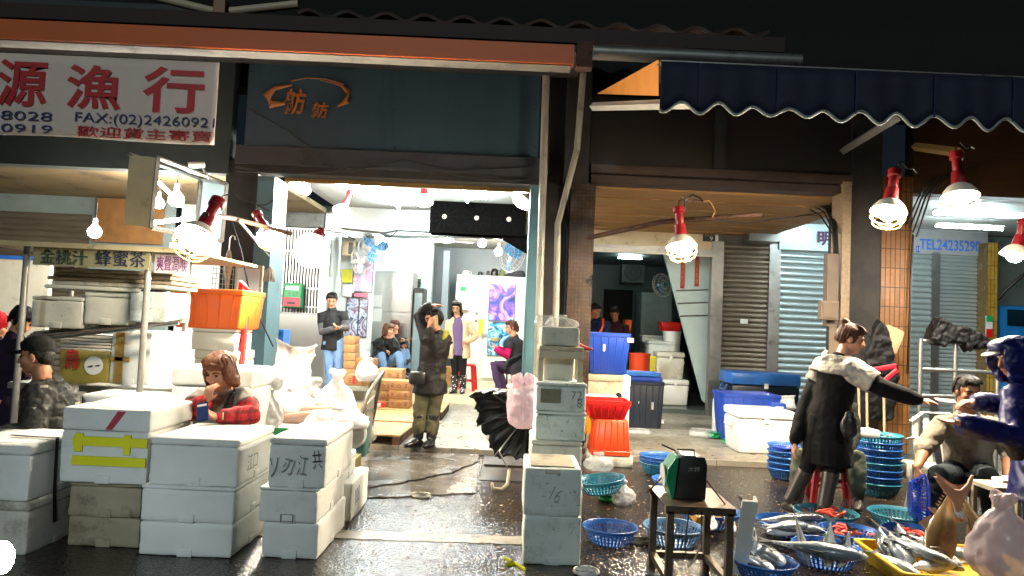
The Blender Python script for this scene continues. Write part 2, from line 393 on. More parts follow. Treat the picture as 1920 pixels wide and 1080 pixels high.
def flakes():
    rnd = random.Random(12); mb = MB()
    for k in range(900):
        px = rnd.uniform(1095, 1720) if k < 760 else rnd.uniform(650, 1000); py = rnd.uniform(872, 1078) if k < 760 else rnd.uniform(930, 1075); p = G(px, py, .0045)
        if p.y > 8.15: continue
        r = rnd.uniform(.003, .011)*(1.8 if rnd.random() < .07 else 1); a0 = rnd.uniform(0, 6); n = rnd.choice((4, 5, 6))
        q = [(p.x+r*rnd.uniform(.5, 1.3)*math.cos(a0+2*math.pi*i/n), p.y+r*rnd.uniform(.5, 1.3)*math.sin(a0+2*math.pi*i/n)) for i in range(n)]; mb.prism(q, .0045, .0045+rnd.uniform(.001, .005), axis='z')
    return mb
tag(flakes().build('debris', mat('fish_scrap', '#b49a78', '#6f5a42', rough=.35, scale=9)), kind='stuff')
# ================================================================ buildings
B = MB()
def part(name, mb, m, parent, **k): return mb.build(name, m, parent, **k)
def corr(x0, x1, y, z0, z1, pitch, depth, m, name, parent):
    """roller shutter: a curtain of curved slats"""
    mb = MB(); n = max(2, int((z1-z0)/pitch)); h = (z1-z0)/n; prof = []
    for i in range(n):
        for q, d in ((0, 0), (.12, -depth*.75), (.35, -depth), (.65, -depth*.8), (.88, -depth*.35), (.97, 0)):
            prof.append((y+d, z0+(i+q)*h))
    prof.append((y, z1))
    vs = []
    for x in (x0, x1): vs += [(x, a, b) for a, b in prof]
    k = len(prof); mb.add(vs, [(i, i+1, k+i+1, k+i) for i in range(k-1)])
    mb.box(x0, x1, y+.004, y+.03, z0, z1)
    return mb.build(name, m, parent, smooth=50)
# ---- upper storey behind everything
ub = thing('upper_storey', 'upper storey wall with night darkness in its colour above the market arcade', 'building', (0, 9, 4.3))
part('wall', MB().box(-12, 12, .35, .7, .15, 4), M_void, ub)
# ---- centre shop with blue fascia
xa, xb = X(436, 8.6), X(1012, 8.6)
cs = thing('fish_shop', 'brightly lit shop under a wide blue fascia with dark fan unit', 'building', (0, 8.6, 0))
cs_loc = Matrix.Translation((0, -8.6, 0))
def cpart(name, mb, m, **k):
    mb.v = [(x, y-8.6, z) for x, y, z in mb.v]; return part(name, mb, m, cs, **k)
mb = MB(); pbox(mb, 462, 124, 1012, 284, 8.62, .18); cpart('fascia_panel', mb, M_navy)
mb = MB()
mb = MB()
for px in (470, 740, 1004):
    for py in (134, 205, 276): c_ = W(px, py, 8.61); mb.ell((c_.x, 8.617, c_.z), (.012, .006, .012), n=8, m=6)
cpart('rivets', mb, M_rust)
mb = MB(); pbox(mb, 440, 284, 1020, 318, 8.56, .3); cpart('lintel', mb, mat('dark_grey_lintel', '#35353a', '#2a2a2e', rough=.7, scale=2, dirt='#1c1c1e', dscale=3, dthr=.56))
mb = MB(); pbox(mb, 440, 318, 1020, 334, 8.6, .25); cpart('beam', mb, M_dark)
zc = 3.44
xl = X(598, 11)-.55
cpart('ceiling', MB().box(X(470, 8.9), X(1012, 8.9), 8.87, 13.0, zc, zc+.08), M_wceil)
mb = MB()
mb.box(X(520, 8.9), X(1000, 8.9), 8.85, 8.9, 3.13, 3.3); cpart('soffit_trim', mb, mat('brass_coloured_trim', '#b08a55', '#96733f', rough=.3, metal=.6))
# pillar left (teal over dark) and right
mb = MB(); pbox(mb, 468, 330, 500, 830, 8.62, .5); cpart('pillar', mb, M_teal)
mb = MB(); pbox(mb, 408, 300, 468, 830, 8.66, .5); cpart('pillar', mb, M_dark)
mb = MB(); pbox(mb, 985, 336, 1012, 830, 8.62, .55); cpart('pillar', mb, M_teal)
# shop front plane at YS
mb = MB(); zb, zt = 3.03, zc
mb.box(X(600, YS), X(1000, YS), YS, YS+.1, zb, zt); cpart('header_panel', mb, M_steel)
mb = MB(); mb.box(X(597, YS), X(612, YS), YS-.06, YS+.1, SW, 3.03); mb.box(X(612, YS), X(985, YS), YS-.05, YS-.002, 2.98, 3.05); cpart('door_frame', mb, M_steel)
# grille to the left of the doorway: steel plate below, slats above
gx0, gx1 = X(500, YS), X(597, YS)
mb = MB(); mb.box(gx0, gx1, YS, YS+.05, SW, 1.5); cpart('steel_panel', mb, M_steel)
mb = MB(); mb.box(gx0, gx1, YS+.06, YS+.1, 1.5, 3.0)
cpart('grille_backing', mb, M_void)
mb = MB(); n = 17
for i in range(n):
    x = gx0+(gx1-gx0)*(i+.5)/n; mb.box(x-.012, x+.012, YS, YS+.03, 1.5, 3.02)
for z in (1.5, 1.62, 1.95, 2.6, 3.0): mb.box(gx0, gx1, YS-.012, YS-.001, z, z+.03)
cpart('grille', mb, M_alu)
mb = MB(); mb.box(gx0, gx1, YS, YS+.05, 3.05, zc); cpart('board', mb, M_grey)
# inner room
ix0, ix1 = X(606, YS), X(995, YS)+.15
mb = MB(); mb.box(ix0-.1, ix0, YS+.1, 17.5, 0, 3.3); cpart('inner_wall', mb, M_wwall)
mb = MB(); mb.box(ix1, ix1+.1, YS+.1, 17.5, 0, 3.3); cpart('inner_wall', mb, M_wwall)
mb = MB(); mb.box(ix0, ix1, 17.5, 17.6, 0, 3.3); cpart('back_wall', mb, mat('slate_grey_panels', '#7f8a92', '#6c777f', rough=.4, scale=1))
mb = MB(); mb.box(ix0, ix1, YS+.1, 17.5, 3.3, 3.38); cpart('inner_ceiling', mb, M_wceil)
# a projecting white duct and grey column in the room
mb = MB(); pbox(mb, 786, 455, 806, 720, 15.6, .3); cpart('column', mb, mat('grey_column', '#9aa6a8', '#8a9698', rough=.4))
mb = MB(); pbox(mb, 700, 446, 790, 520, 15.4, 1.2); cpart('duct', mb, mat('duct_panel', '#c3cbc8', '#b2bab7', rough=.4))
mb = MB(); pbox(mb, 826, 470, 838, 720, 16.2, .3); cpart('column', mb, MATS['slate_grey_panels'])
# wooden pallets inside the door
# ---- left shop
ls = thing('juice_arcade', 'dim arcade bay behind the red lettered banner', 'building', (-6, 8.6, 0))
def lpart(name, mb, m, **k):
    mb.v = [(x+6, y-8.6, z) for x, y, z in mb.v]; return part(name, mb, m, ls, **k)
xL = -10
mb = MB(); mb.box(xL, X(408, 8.6), 8.62, 8.8, 3.15, 5.2); lpart('fascia_panel', mb, mat('dark_green_fascia', '#1f2a28', '#161e1c', rough=.6))
mb = MB(); mb.box(xL, X(440, 8.7), 8.81, 12.6, 3.3, 3.38); lpart('ceiling', mb, mat('darkened_cream_ceiling', '#7d6a48', '#66563a', rough=.7, scale=2, dirt='#443823', dscale=2, dthr=.55))  # cream board colour darkened to dim this ceiling
mb = MB(); mb.box(xL, X(300, 11.8), 12.0, 12.1, 0, 3.3); lpart('back_wall', mb, M_gwall)
lsx = X(250, 11.8)
obj = corr(X(-60, 11.9), X(152, 11.9), 11.95, SW, 3.0, .1, .03, M_shut, 'roller_shutter', None)
obj.parent = ls; obj.location = (6, -8.6, 0)
mb = MB(); mb.box(X(158, 11.8), X(285, 11.8), 11.9, 11.98, 2.55, 3.28); lpart('board', mb, mat('brown_ply', '#8a6238', '#6f4c29', rough=.5))
mb = MB(); mb.box(X(300, 11.8), X(492, 12.3), 12.3, 12.4, 0, 3.3); lpart('back_wall', mb, M_wwall)
mb = MB(); mb.box(X(-60, 10), X(86, 10), 10.0, 10.08, SW, 2.08); lpart('counter_wall', mb, mat('scuffed_white_panel', '#c9c3b2', '#b4ae9c', rough=.5, scale=3, dirt='#6d675a', dscale=6, dthr=.6))
mb = MB(); mb.box(X(-60, 10), X(86, 10), 9.99, 10.09, 2.08, 2.13); lpart('blue_trim', mb, mat('blue_trim_plastic', '#2b64b8', '#2456a0', rough=.4))
# ---- right shop
rs = thing('shuttered_shop', 'shop bay with varnished ceiling beside half closed steel shutters', 'building', (3, 8.6, 0))
def rpart(name, mb, m, **k):
    mb.v = [(x-3, y-8.6, z) for x, y, z in mb.v]; return part(name, mb, m, rs, **k)
mb = MB(); pbox(mb, 1020, 112, 1062, 830, 8.75, .4); rpart('pillar', mb, M_dark)
mb = MB(); pbox(mb, 1062, 345, 1108, 830, 8.62, .6); rpart('pillar', mb, M_speck)
mb = MB(); pbox(mb, 1062, 100, 1108, 345, 8.6, .6); rpart('pillar', mb, M_dark)
mb = MB(); pbox(mb, 1108, 190, 1600, 318, 8.7, .25); rpart('fascia_panel', mb, M_brown)
mb = MB(); pbox(mb, 1108, 318, 1600, 334, 8.64, .3); pbox(mb, 1108, 338, 1600, 352, 8.68, .25); rpart('lintel', mb, mat('rusty_lintel', '#3a271b', '#261a13', rough=.6, scale=5))
mb = MB(); pbox(mb, 1340, 190, 1362, 318, 8.67, .02); rpart('fascia_post', mb, M_dark)
mb = MB(); mb.box(X(1060, 8.8), X(1600, 8.8)+.3, 8.95, 12.9, 3.24, 3.3)
rpart('ceiling', mb, M_oceil)
mb = MB()
for k in range(5): mb.box(X(1060, 8.8), X(1600, 8.8)+.3, 9.5+k*.7, 9.52+k*.7, 3.225, 3.239)
rpart('ceiling_batten', mb, mat('batten_wood', '#9c7340', '#876034', rough=.5))
mb = MB(); mb.box(X(1104, YS), X(1336, YS), YS, YS+.15, 2.98, 3.24); rpart('header_panel', mb, M_cream)
mb = MB(); mb.box(X(1104, YS), X(1336, YS), YS-.08, YS-.003, 2.84, 2.98)
mb.box(X(1104, YS), X(1336, YS), YS-.11, YS-.083, 2.9, 2.94); rpart('shutter_rail', mb, M_alu)
mb = MB(); mb.box(X(1336, YS), X(1700, YS), YS, YS+.15, 3.1, 3.24); rpart('header_panel', mb, M_grey)
obj = corr(X(1350, YS), X(1440, YS), YS, SW, 3.1, .085, .03, M_shut, 'roller_shutter', None); obj.parent = rs; obj.location = (-3, -8.6, 0)
obj = corr(X(1458, YS), X(1580, YS), YS, SW, 3.1, .105, .035, M_shutb, 'roller_shutter', None); obj.parent = rs; obj.location = (-3, -8.6, 0)
for a, b in ((1330, 1352), (1438, 1459), (1580, 1602)):
    mb = MB(); mb.box(X(a, YS), X(b, YS), YS-.06, YS+.1, SW, 3.12); rpart('shutter_post', mb, M_alu)
mb = MB(); pbox(mb, 1462, 420, 1590, 470, YS-.1, .08); rpart('shutter_hood', mb, mat('pale_blue_sheet', '#b9cdd0', '#a8bdc1', rough=.3, metal=.2))
mb = MB(); pbox(mb, 1405, 425, 1462, 452, YS-.45, .4); rpart('motor_box', mb, M_steel)
# stairs underside: a pale raking partition inside the opening
mb = MB()
poly = [(W(1243, 470, 13.2).x, W(1243, 470, 13.2).z), (W(1340, 470, 13.2).x, W(1340, 470, 13.2).z), (W(1334, 765, 13.2).x, W(1334, 765, 13.2).z), (W(1318, 752, 13.2).x, W(1318, 752, 13.2).z)]
mb.prism(poly, 13.2, 13.28); rpart('raking_partition', mb, mat('pale_teal_board', '#b3c4c0', '#9fb1ad', rough=.5, scale=2, dirt='#6d7d79', dscale=4, dthr=.62))
mb = MB()
for (a, b, y) in ((1268, 1328, 545), (1270, 1328, 569), (1272, 1327, 593)):
    p = W(a, y, 13.19); q = W(b, y-2, 13.19); mb.tube([p, q], .014, 6)
rpart('rail', mb, M_galv)
rx0, rx1 = X(1100, YS), X(1345, YS)+.9
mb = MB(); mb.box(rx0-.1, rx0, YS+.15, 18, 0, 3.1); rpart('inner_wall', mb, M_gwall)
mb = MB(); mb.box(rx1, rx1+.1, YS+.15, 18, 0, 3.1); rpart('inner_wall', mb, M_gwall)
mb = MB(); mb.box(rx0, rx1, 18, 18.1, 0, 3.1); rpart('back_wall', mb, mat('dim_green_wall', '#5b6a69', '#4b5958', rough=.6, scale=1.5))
mb = MB(); mb.box(rx0, rx1, YS+.15, 18, 3.1, 3.2); rpart('inner_ceiling', mb, tilemat('ceiling_panels', '#9fb0ad', '#8fa09d', '#5f6c6a', .6, .6, 'xy', rough=.6, msize=.01))
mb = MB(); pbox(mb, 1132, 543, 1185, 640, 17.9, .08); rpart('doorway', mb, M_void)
# right pillars
mb = MB(); pbox(mb, 1576, 340, 1592, 850, 8.62, .3); rpart('pillar', mb, mat('speckled_stone_pillar', '#8d7a62', '#6f5e4a', rough=.4, scale=30, dirt='#2c231b', dscale=22, dthr=.6))
mb = MB(); pbox(mb, 1592, 200, 1650, 850, 8.68, .6); rpart('pillar', mb, M_dark)
mb = MB(); pbox(mb, 1650, 330, 1708, 850, 8.9, .5); rpart('pillar', mb, M_tan)
# ---- far right unit
fs = thing('corner_shop', 'closed steel shutters under a grey board with blue telephone number', 'building', (7, 8.6, 0))
def fpart(name, mb, m, **k):
    mb.v = [(x-7, y-8.6, z) for x, y, z in mb.v]; return part(name, mb, m, fs, **k)
mb = MB(); pbox(mb, 1708, 418, 1852, 478, YS-.05, .1); fpart('header_panel', mb, mat('grey_sign_board', '#9a9c9e', '#8d8f91', rough=.45))
obj = corr(X(1700, YS), X(1744, YS), YS, SW, 3.08, .1, .035, M_shutb, 'roller_shutter', None); obj.parent = fs; obj.location = (-7, -8.6, 0)
obj = corr(X(1757, YS), X(1842, YS), YS, SW, 3.08, .07, .03, M_shutb, 'roller_shutter', None); obj.parent = fs; obj.location = (-7, -8.6, 0)
for a, b in ((1743, 1758), (1840, 1850)):
    mb = MB(); mb.box(X(a, YS), X(b, YS), YS-.06, YS+.1, SW, 3.1); fpart('shutter_post', mb, M_alu)
mb = MB(); pbox(mb, 1850, 455, 1870, 830, 12.4, .4); fpart('pillar', mb, M_yel)
mb = MB(); mb.box(X(1650, 9), 13, 9.5, 13, 3.5, 3.56); fpart('ceiling', mb, M_wceil)
mb = MB(); mb.box(X(1708, 8.9), 13, 8.9, 9.1, 3.35, 4.3); fpart('fascia_panel', mb, mat('brown_fascia', '#4a3219', '#38250f', rough=.6, scale=2, stretch=(1, 1, 8)))
mb = MB(); mb.box(X(1870, YS), 14, 13.4, 13.5, 0, 4); fpart('back_wall', mb, M_gwall)
# ================================================================ canopy roofs
ob = thing('canopy_roof', 'orange painted beam carrying the sheet roof over the stalls', 'canopy', (0, 6.4, 3.85))
def opart(name, mb, m, **k):
    mb.v = [(x, y-6.4, z-3.85) for x, y, z in mb.v]; return part(name, mb, m, ob, **k)
mb = MB(); x1 = X(1077, 6.4, 90); mb.box(-9, x1, 6.4, 6.5, 3.86, 4.04); opart('beam', mb, M_orange)
mb = MB(); mb.box(-9, x1-.02, 6.42, 6.6, 3.85, 3.858); opart('gutter_lip', mb, mat('dull_gutter', '#6a655c', '#55514a', rough=.8, dirt='#38342e', dscale=4, dthr=.55))
mb = MB(); mb.prism([(6.62, 4.06), (8.58, 4.5), (8.58, 4.56), (6.62, 4.12)], -9, X(1062, 8.5), axis='x')
opart('roof_sheet', mb, mat('dark_red_roof', '#231a17', '#191311', rough=.7, scale=3))  # dark reddish brown sheet colour
def wavy(x0, x1, y0, z0, y1, z1, pitch, amp, n):
    mb = MB(); k = int((x1-x0)/pitch*8)
    return mb.grid(lambda u, v: (x0+(x1-x0)*u, y0+(y1-y0)*v, z0+(z1-z0)*v+amp*math.sin(u*(x1-x0)/pitch*2*math.pi)), k, n)
o = wavy(X(560, 6.9, 30), X(1445, 6.9, 30), 6.9, 4.42, 8.9, 5.1, .38, .035, 2)
b = opart('corrugated_sheet', o, mat('corrugated_amber_sheet', '#5b3a22', '#2a2a30', rough=.5, scale=1.5)); modded(b, [('SOLIDIFY', dict(thickness=.03))])
mb = MB(); mb.box(-9, X(1440, 6.95), 6.7, 6.78, 4.18, 4.32); opart('riser_board', mb, mat('dark_red_board', '#30140e', '#22100b', rough=.7))
mb = MB(); mb.box(X(1081, 6.5, 90), X(1110, 6.5, 90), 6.4, 6.52, 3.84, 4.08); opart('post_cap', mb, M_rust)
mb = MB(); a = W(1112, 98, 6.6); b2 = W(1500, 118, 6.6); mb.tube([(a.x, 6.6, a.z), (b2.x, 6.6, a.z-.0)], .07, 14); opart('duct_pipe', mb, M_galv, smooth=60)
# awning
aw = thing('blue_awning', 'navy awning with scalloped white piped valance', 'awning', (X(1237, 5.6, 200), 5.6, 3.2))
def apart(name, mb, m, **k):
    ox = aw.location.x; mb.v = [(x-ox, y-5.6, z-3.2) for x, y, z in mb.v]; return part(name, mb, m, aw, **k)
ax0 = X(1237, 5.6, 200); ax1 = 7.0; M_aw = mat('navy_canvas', '#081630', '#050f24', rough=.75, scale=3, bump=.15, bscale=60)
per = .285
def vz(x):
    return 3.245+(.042+.008*math.sin(x*2.3)+.006*math.sin(x*5.1))*math.cos((x-ax0)/per*2*math.pi+2.6+.25*math.sin(x*3.1))+.012*math.sin(x*1.3)
mb = MB(); n = 240
mb.grid(lambda u, v: (ax0+(ax1-ax0)*u, 5.6+.015*math.sin(u*60)*(1-v)+.004*math.sin(u*170), vz(ax0+(ax1-ax0)*u)*(1-v)+3.62*v), n, 4)
o = apart('valance', mb, M_aw, smooth=60); modded(o, [('SOLIDIFY', dict(thickness=.004))])
for k in range(7): x = ax0+.62*k+.3; mb = MB(); mb.box(x-.006, x+.006, 5.578, 5.59, 3.26, 3.61); apart('seam', mb, mat('seam_thread', '#16264a', '#0e1a36', rough=.8))
mb = MB(); mb.tube([(ax0+(ax1-ax0)*i/n, 5.597+.015*math.sin(i/n*60), vz(ax0+(ax1-ax0)*i/n)) for i in range(n+1)], .0125, 6, wide=(0, 1, 0)); apart('piping', mb, mat('grey_white_piping', '#8b9492', '#737b79', rough=.7), smooth=60)
mb = MB(); mb.grid(lambda u, v: (ax0+(ax1-ax0)*u, 5.6+3.0*v, 3.62+.95*v-.12*math.sin(v*math.pi)), 20, 8); o = apart('canopy', mb, mat('awning_underside', '#2b1d12', '#20150c', rough=.8)); modded(o, [('SOLIDIFY', dict(thickness=.005))])
mb = MB(); mb.box(ax0, ax1, 5.61, 5.66, 3.6, 3.635); apart('front_bar', mb, M_galv)
mb = MB(); p = [W(1236, 112, 5.75), W(1236, 180, 5.75), W(1120, 176, 7.6), W(1150, 160, 7.3)]
vs = [tuple(q) for q in p]; mb.add(vs, [(0, 1, 2, 3)]); o = apart('side_flap', mb, mat('orange_canvas', '#c07a26', '#ad6a1e', rough=.8)); modded(o, [('SOLIDIFY', dict(thickness=.006))])
mb = MB(); a = W(1112, 200, 7.7); b2 = W(1300, 194, 5.75)
mb.tube([a, b2], (.045, .045), 4); mb.tube([a+V(0, 0, .03), b2+V(0, 0, .03)], .015, 6); apart('folding_arm', mb, mat('white_arm_paint', '#c3bdb0', '#b0aa9c', rough=.4))
mb = MB(); a = W(1582, 282, 8.4); b2 = W(1690, 215, 6.4); mb.tube([a, b2], .05, 4); apart('folding_arm', mb, M_galv)
mb = MB(); a = W(1716, 275, 8.6); b2 = W(1800, 286, 7.4); mb.tube([a, b2], .05, 4); apart('folding_arm', mb, mat('cream_arm_paint', '#8a7448', '#77633c', rough=.4))
# ================================================================ lamps
M_red = mat('red_socket_paint', '#8a161e', '#701118', rough=.35, scale=8)
M_shade = mat('white_enamel_shade', '#d8d2c4', '#c5beae', rough=.35, scale=6)
M_cage = mat('brass_wire', '#c7a866', '#ad8d4c', rough=.35, metal=.6)
def bulb_mat(name, e, c): return mat(name, '#ffffff', rough=.4, emis=e, ecol=c)
M_bulb = bulb_mat('hot_lamp_glass', 2900, (1, .84, .62))
M_bulbm = bulb_mat('lamp_glass', 900, (1, .93, .82))
M_bulbs = bulb_mat('soft_lamp_glass', 600, (1, .9, .75))
def work_lamp(px, py, Y, label, tilt=(0, 0), size=1.0, m=None, cage=True, name='work_lamp', red=True, group='red socketed work lamps'):
    """bulb centre at the given pixel and depth; hangs mouth down, tilted"""
    c = W(px, py, Y); s = size
    t = thing(name, label, 'lamp', c, 0, group); t.rotation_euler = (R(tilt[0]), R(tilt[1]), 0)
    if not red:
        mb = MB(); mb.lathe([(.001, .16*s), (.03*s, .16*s), (.034*s, .08*s), (.03*s, .06*s), (.001, .06*s)], 12); mb.build('socket', M_shade, t, smooth=40)
        mb = MB(); mb.lathe([(.001, .07*s), (.035*s, .05*s), (.085*s, -.01*s), (.1*s, -.06*s), (.085*s, -.115*s), (.045*s, -.145*s), (.001, -.15*s)], 12); mb.build('bulb', m, t, smooth=180)
        mb = MB(); mb.tube([(0, 0, .15*s), (.004, 0, .3)], .006, 5); mb.build('cord', M_cable, t); return t
    mb = MB(); mb.lathe([(.03*s, .2*s), (.036*s, .215*s), (.036*s, .3*s), (.05*s, .31*s), (.05*s, .36*s), (.03*s, .37*s), (0.001, .37*s)], 16); mb.lathe([(.055*s, .085*s), (.045*s, .2*s), (.03*s, .2*s)], 16)
    mb.build('socket', M_red if red else M_shade, t, smooth=40)
    mb = MB(); mb.tube([(0, 0, .36*s), (.01, .01, .42*s), (.06, .03, .47*s), (.13, .05, .43*s), (.2, .09, .47*s), (.3, .2, .5*s)], .007, 6); mb.build('cord', M_cable, t, smooth=60)
    mb = MB(); mb.lathe([(.045*s, .1*s), (.085*s, .075*s), (.115*s, .035*s), (.128*s, .0), (.131*s, -.004*s), (.125*s, -.002*s), (.11*s, .03*s), (.08*s, .066*s), (.04*s, .09*s)], 24); mb.build('shade', M_shade, t, smooth=40)
    mb = MB(); mb.lathe([(.001, .06*s), (.035*s, .045*s), (.06*s, .015*s), (.068*s, -.015*s), (.06*s, -.045*s), (.035*s, -.066*s), (.001, -.072*s)], 10); mb.build('bulb', m or M_bulb, t, smooth=180)
    if cage:
        mb = MB()
        for k in range(6):
            a = k*math.pi/3; mb.tube([(r*math.cos(a)*s, r*math.sin(a)*s, z*s) for r, z in ((.127, 0), (.126, -.05), (.105, -.1), (.06, -.132), (.0, -.14))], .0042*s, 5)
        for r, z in ((.126, -.05), (.103, -.102)): mb.tube([(r*math.cos(a)*s, r*math.sin(a)*s, z*s) for a in [2*math.pi*i/18 for i in range(19)]], .0042*s, 5)
        mb.build('wire_guard', M_cage, t, smooth=60)
    return t
work_lamp(368, 448, 5.15, 'glaring work lamp with wide enamel shade beside the pink lettered sign', (-38, 6), 1.15, bulb_mat('stall_lamp_glass', 750, (1, .86, .66)))
work_lamp(505, 443, 7.6, 'tilted shaded work lamp on the bracket by the teal pillar', (-30, -40), 1.1, M_bulbm)
work_lamp(585, 468, 7.0, 'brightest bare work lamp hanging before the barred grille', (-62, -12), 1.3)
work_lamp(563, 350, 9.3, 'work lamp tucked under the shop ceiling above the barred grille', (-30, 15), 1.15, M_bulbm, False)
work_lamp(641, 397, 10.2, 'work lamp in front of the stainless header', (-30, 12), 1.05, M_bulbm, False)
work_lamp(795, 378, 10.2, 'pink necked work lamp beside the dark fan unit', (-25, -6), 1.05, M_bulbm, False)
work_lamp(977, 378, 9.3, 'work lamp against the right teal pillar under the ceiling', (-25, 35), 1.05, M_bulbm, False)
work_lamp(1278, 462, 7.4, 'caged work lamp below a horizontal iron arm', (-14, -3), 1.2)
work_lamp(1666, 397, 6.3, 'caged work lamp tilted in front of the tan tiled pillar', (-12, 14), 1.15)
work_lamp(1800, 368, 6.2, 'caged work lamp hanging upright before the blue number sign', (-12, 2), 1.15)
work_lamp(1903, 478, 7.6, 'work lamp at the far right beside the yellow tiled pillar', (0, 14), 1.1, M_bulbm, False)
work_lamp(178, 428, 8.5, 'small bare bulb under the arcade above the juice sign', (0, 0), .75, M_bulbm, False, 'bare_bulb', False, 'bare bulbs in the left arcade')
work_lamp(298, 376, 9.5, 'left of the two bare bulbs behind the open light box', (0, 0), .7, M_bulbm, False, 'bare_bulb', False, 'bare bulbs in the left arcade')
work_lamp(331, 366, 9.0, 'larger bare bulb hanging right behind the open light box', (0, 0), .95, M_bulbm, False, 'bare_bulb', False, 'bare bulbs in the left arcade')
work_lamp(935, 468, 14.2, 'bare bulb beside the blue wall fan in the inner shop', (0, 0), .8, M_bulbs, False, 'bare_bulb', False, 'bare bulbs in the inner shop')
work_lamp(904, 452, 14.6, 'bare bulb near the inner shop ceiling left of the blue wall fan', (0, 0), .8, M_bulbs, False, 'bare_bulb', False, 'bare bulbs in the inner shop')
def tube_light(p, q, label, m=M_tube, body=True, name='fluorescent_light', r=.016, group='fluorescent lights'):
    p, q = Vector(p), Vector(q); c = (p+q)/2; t = thing(name, label, 'ceiling light', c, 0, group)
    a, b = p-c, q-c
    if body:
        d = (b-a).normalized(); s = Vector((-d.y, d.x, 0))
        mb = MB(); mb.tube([a, b], (.06, .02), 4, wide=s); mb.v = [(x, y, z+.045) for x, y, z in mb.v]; mb.build('fixture', M_shade, t)
    mb = MB(); mb.tube([a, b], r, 8); mb.build('tube', m, t, smooth=60)
    return t
zt = 3.38
for px, y0, y1, lab in ((668, 9.6, 10.8, 'long fluorescent light left on the white shop ceiling'), (706, 9.7, 10.9, 'second fluorescent light from the left on the white shop ceiling'), (738, 10.9, 12.1, 'short looking fluorescent light above the steel header'), (872, 10.0, 11.2, 'fluorescent light above the dark fan unit'), (908, 9.6, 10.8, 'rightmost fluorescent light on the white shop ceiling')):
    x = X(px, (y0+y1)/2, 360); tube_light((x, y0, zt), (x, y1, zt), lab, r=.02)
tube_light(W(770, 452, 14.5), W(850, 452, 14.5), 'fluorescent light just inside the shop doorway', M_tube)
tube_light((X(700, 15), 14.2, 3.2), (X(700, 15), 15.4, 3.2), 'fluorescent light above the steel fridge', M_tube)
tube_light((X(1010, 15)-.7, 13.6, 3.2), (X(1010, 15)-.7, 14.8, 3.2), 'fluorescent light above the white cold room', M_tube)
tube_light((X(1155, 15.5), 15.5, 3.04), (X(1190, 15.5)+.1, 15.5, 3.04), 'dim fluorescent light in the dark fish shop', M_tubes)
tube_light(W(1750, 400, 9.8), W(1925, 408, 9.8), 'upper fluorescent light above the blue number sign', M_tube2)
tube_light(W(1755, 424, 11), W(1880, 430, 11), 'lower fluorescent light above the blue number sign', M_tube2)
tube_light(W(1540, 402, 11.5), W(1620, 404, 11.5), 'fluorescent light hidden behind the speckled pillar lighting the pale shutter', M_tube2)
tube_light(W(320, 462, 11), W(385, 466, 11), 'fluorescent light low behind the juice stall sign', M_tubes)
# ================================================================ builders for goods
M_foam = mat('white_foam', '#e3e5e1', '#d6d8d3', rough=.65, scale=4, bump=.12, bscale=160, dirt='#a8a493', dscale=3.5, dthr=.58, dw=.25, speck='#8d8877', sscale=38, sthr=.68)
M_foamd = mat('grubby_foam', '#cfcdc0', '#bdbaab', rough=.7, scale=4, bump=.25, bscale=120, dirt='#6f6656', dscale=4, dthr=.54, dw=.2, speck='#4d463a', sscale=30, sthr=.62)
M_foamo = mat('filthy_foam', '#a59b83', '#8d826a', rough=.75, scale=4, bump=.35, bscale=90, dirt='#4d4332', dscale=5, dthr=.52, dw=.2)
M_foamb = mat('pale_blue_foam', '#d3dbd6', '#c3cdc8', rough=.65, scale=4, bump=.2, bscale=120, dirt='#8a8d80', dscale=4.5, dthr=.52, dw=.2, speck='#4f4c40', sscale=26, sthr=.6)
M_ink = mat('black_marker', '#22242a', rough=.6)
M_inkg = mat('faded_grey_marker', '#77807f', rough=.7)
M_inkb = mat('blue_marker', '#3f4a86', rough=.6)
M_inkr = mat('red_marker', '#c03a4e', rough=.6)
M_tapey = mat('yellow_tape', '#e8e61e', '#dcda14', rough=.5)
M_tapet = mat('tan_tape', '#b08d4a', '#9d7b3c', rough=.35)
M_carton = mat('brown_carton', '#a87c50', '#966c42', rough=.7, scale=5, stretch=(1, 1, 3))
M_blue = mat('blue_crate_plastic', '#1d3f9a', '#183684', rough=.35, scale=3)
M_navyp = mat('navy_bin_plastic', '#151d2c', '#0f1622', rough=.35, scale=3)
M_redp = mat('red_crate_plastic', '#d8201c', '#c31a17', rough=.32, scale=3)
M_orgp = mat('orange_crate_plastic', '#d9461a', '#c43c14', rough=.35, scale=3)
M_org2 = mat('bright_orange_tub_plastic', '#ee6a1f', '#e05f18', rough=.35, scale=3)
M_bask = mat('blue_basket_plastic', '#2a64ae', '#2258a0', rough=.33, scale=6)
M_baskt = mat('teal_basket_plastic', '#2f7c92', '#276c81', rough=.35, scale=6)
M_baskp = mat('pale_blue_basket_plastic', '#6b9cc6', '#5a8ab4', rough=.35, scale=6)
M_baskn = mat('deep_blue_basket_plastic', '#1c3fb0', '#17369c', rough=.3, scale=6)
M_white = mat('white_plastic', '#dcdcd8', '#cfcfca', rough=.4, scale=4, dirt='#a9a698', dscale=5, dthr=.64)
M_bag = mat('thin_white_bag', '#e6e6e4', rough=.3, alpha=.62, bump=.5, bscale=18)
M_clear = mat('clear_plastic_bag', '#dfe2e0', rough=.22, alpha=.34, bump=.6, bscale=22)
M_pinkb = mat('pink_striped_bag', '#e6b3c4', '#f4e6e9', rough=.3, alpha=.5, scale=5, stretch=(14, 14, .6), bump=.5, bscale=16)
M_greenb = mat('green_plastic', '#1ba25a', rough=.35)
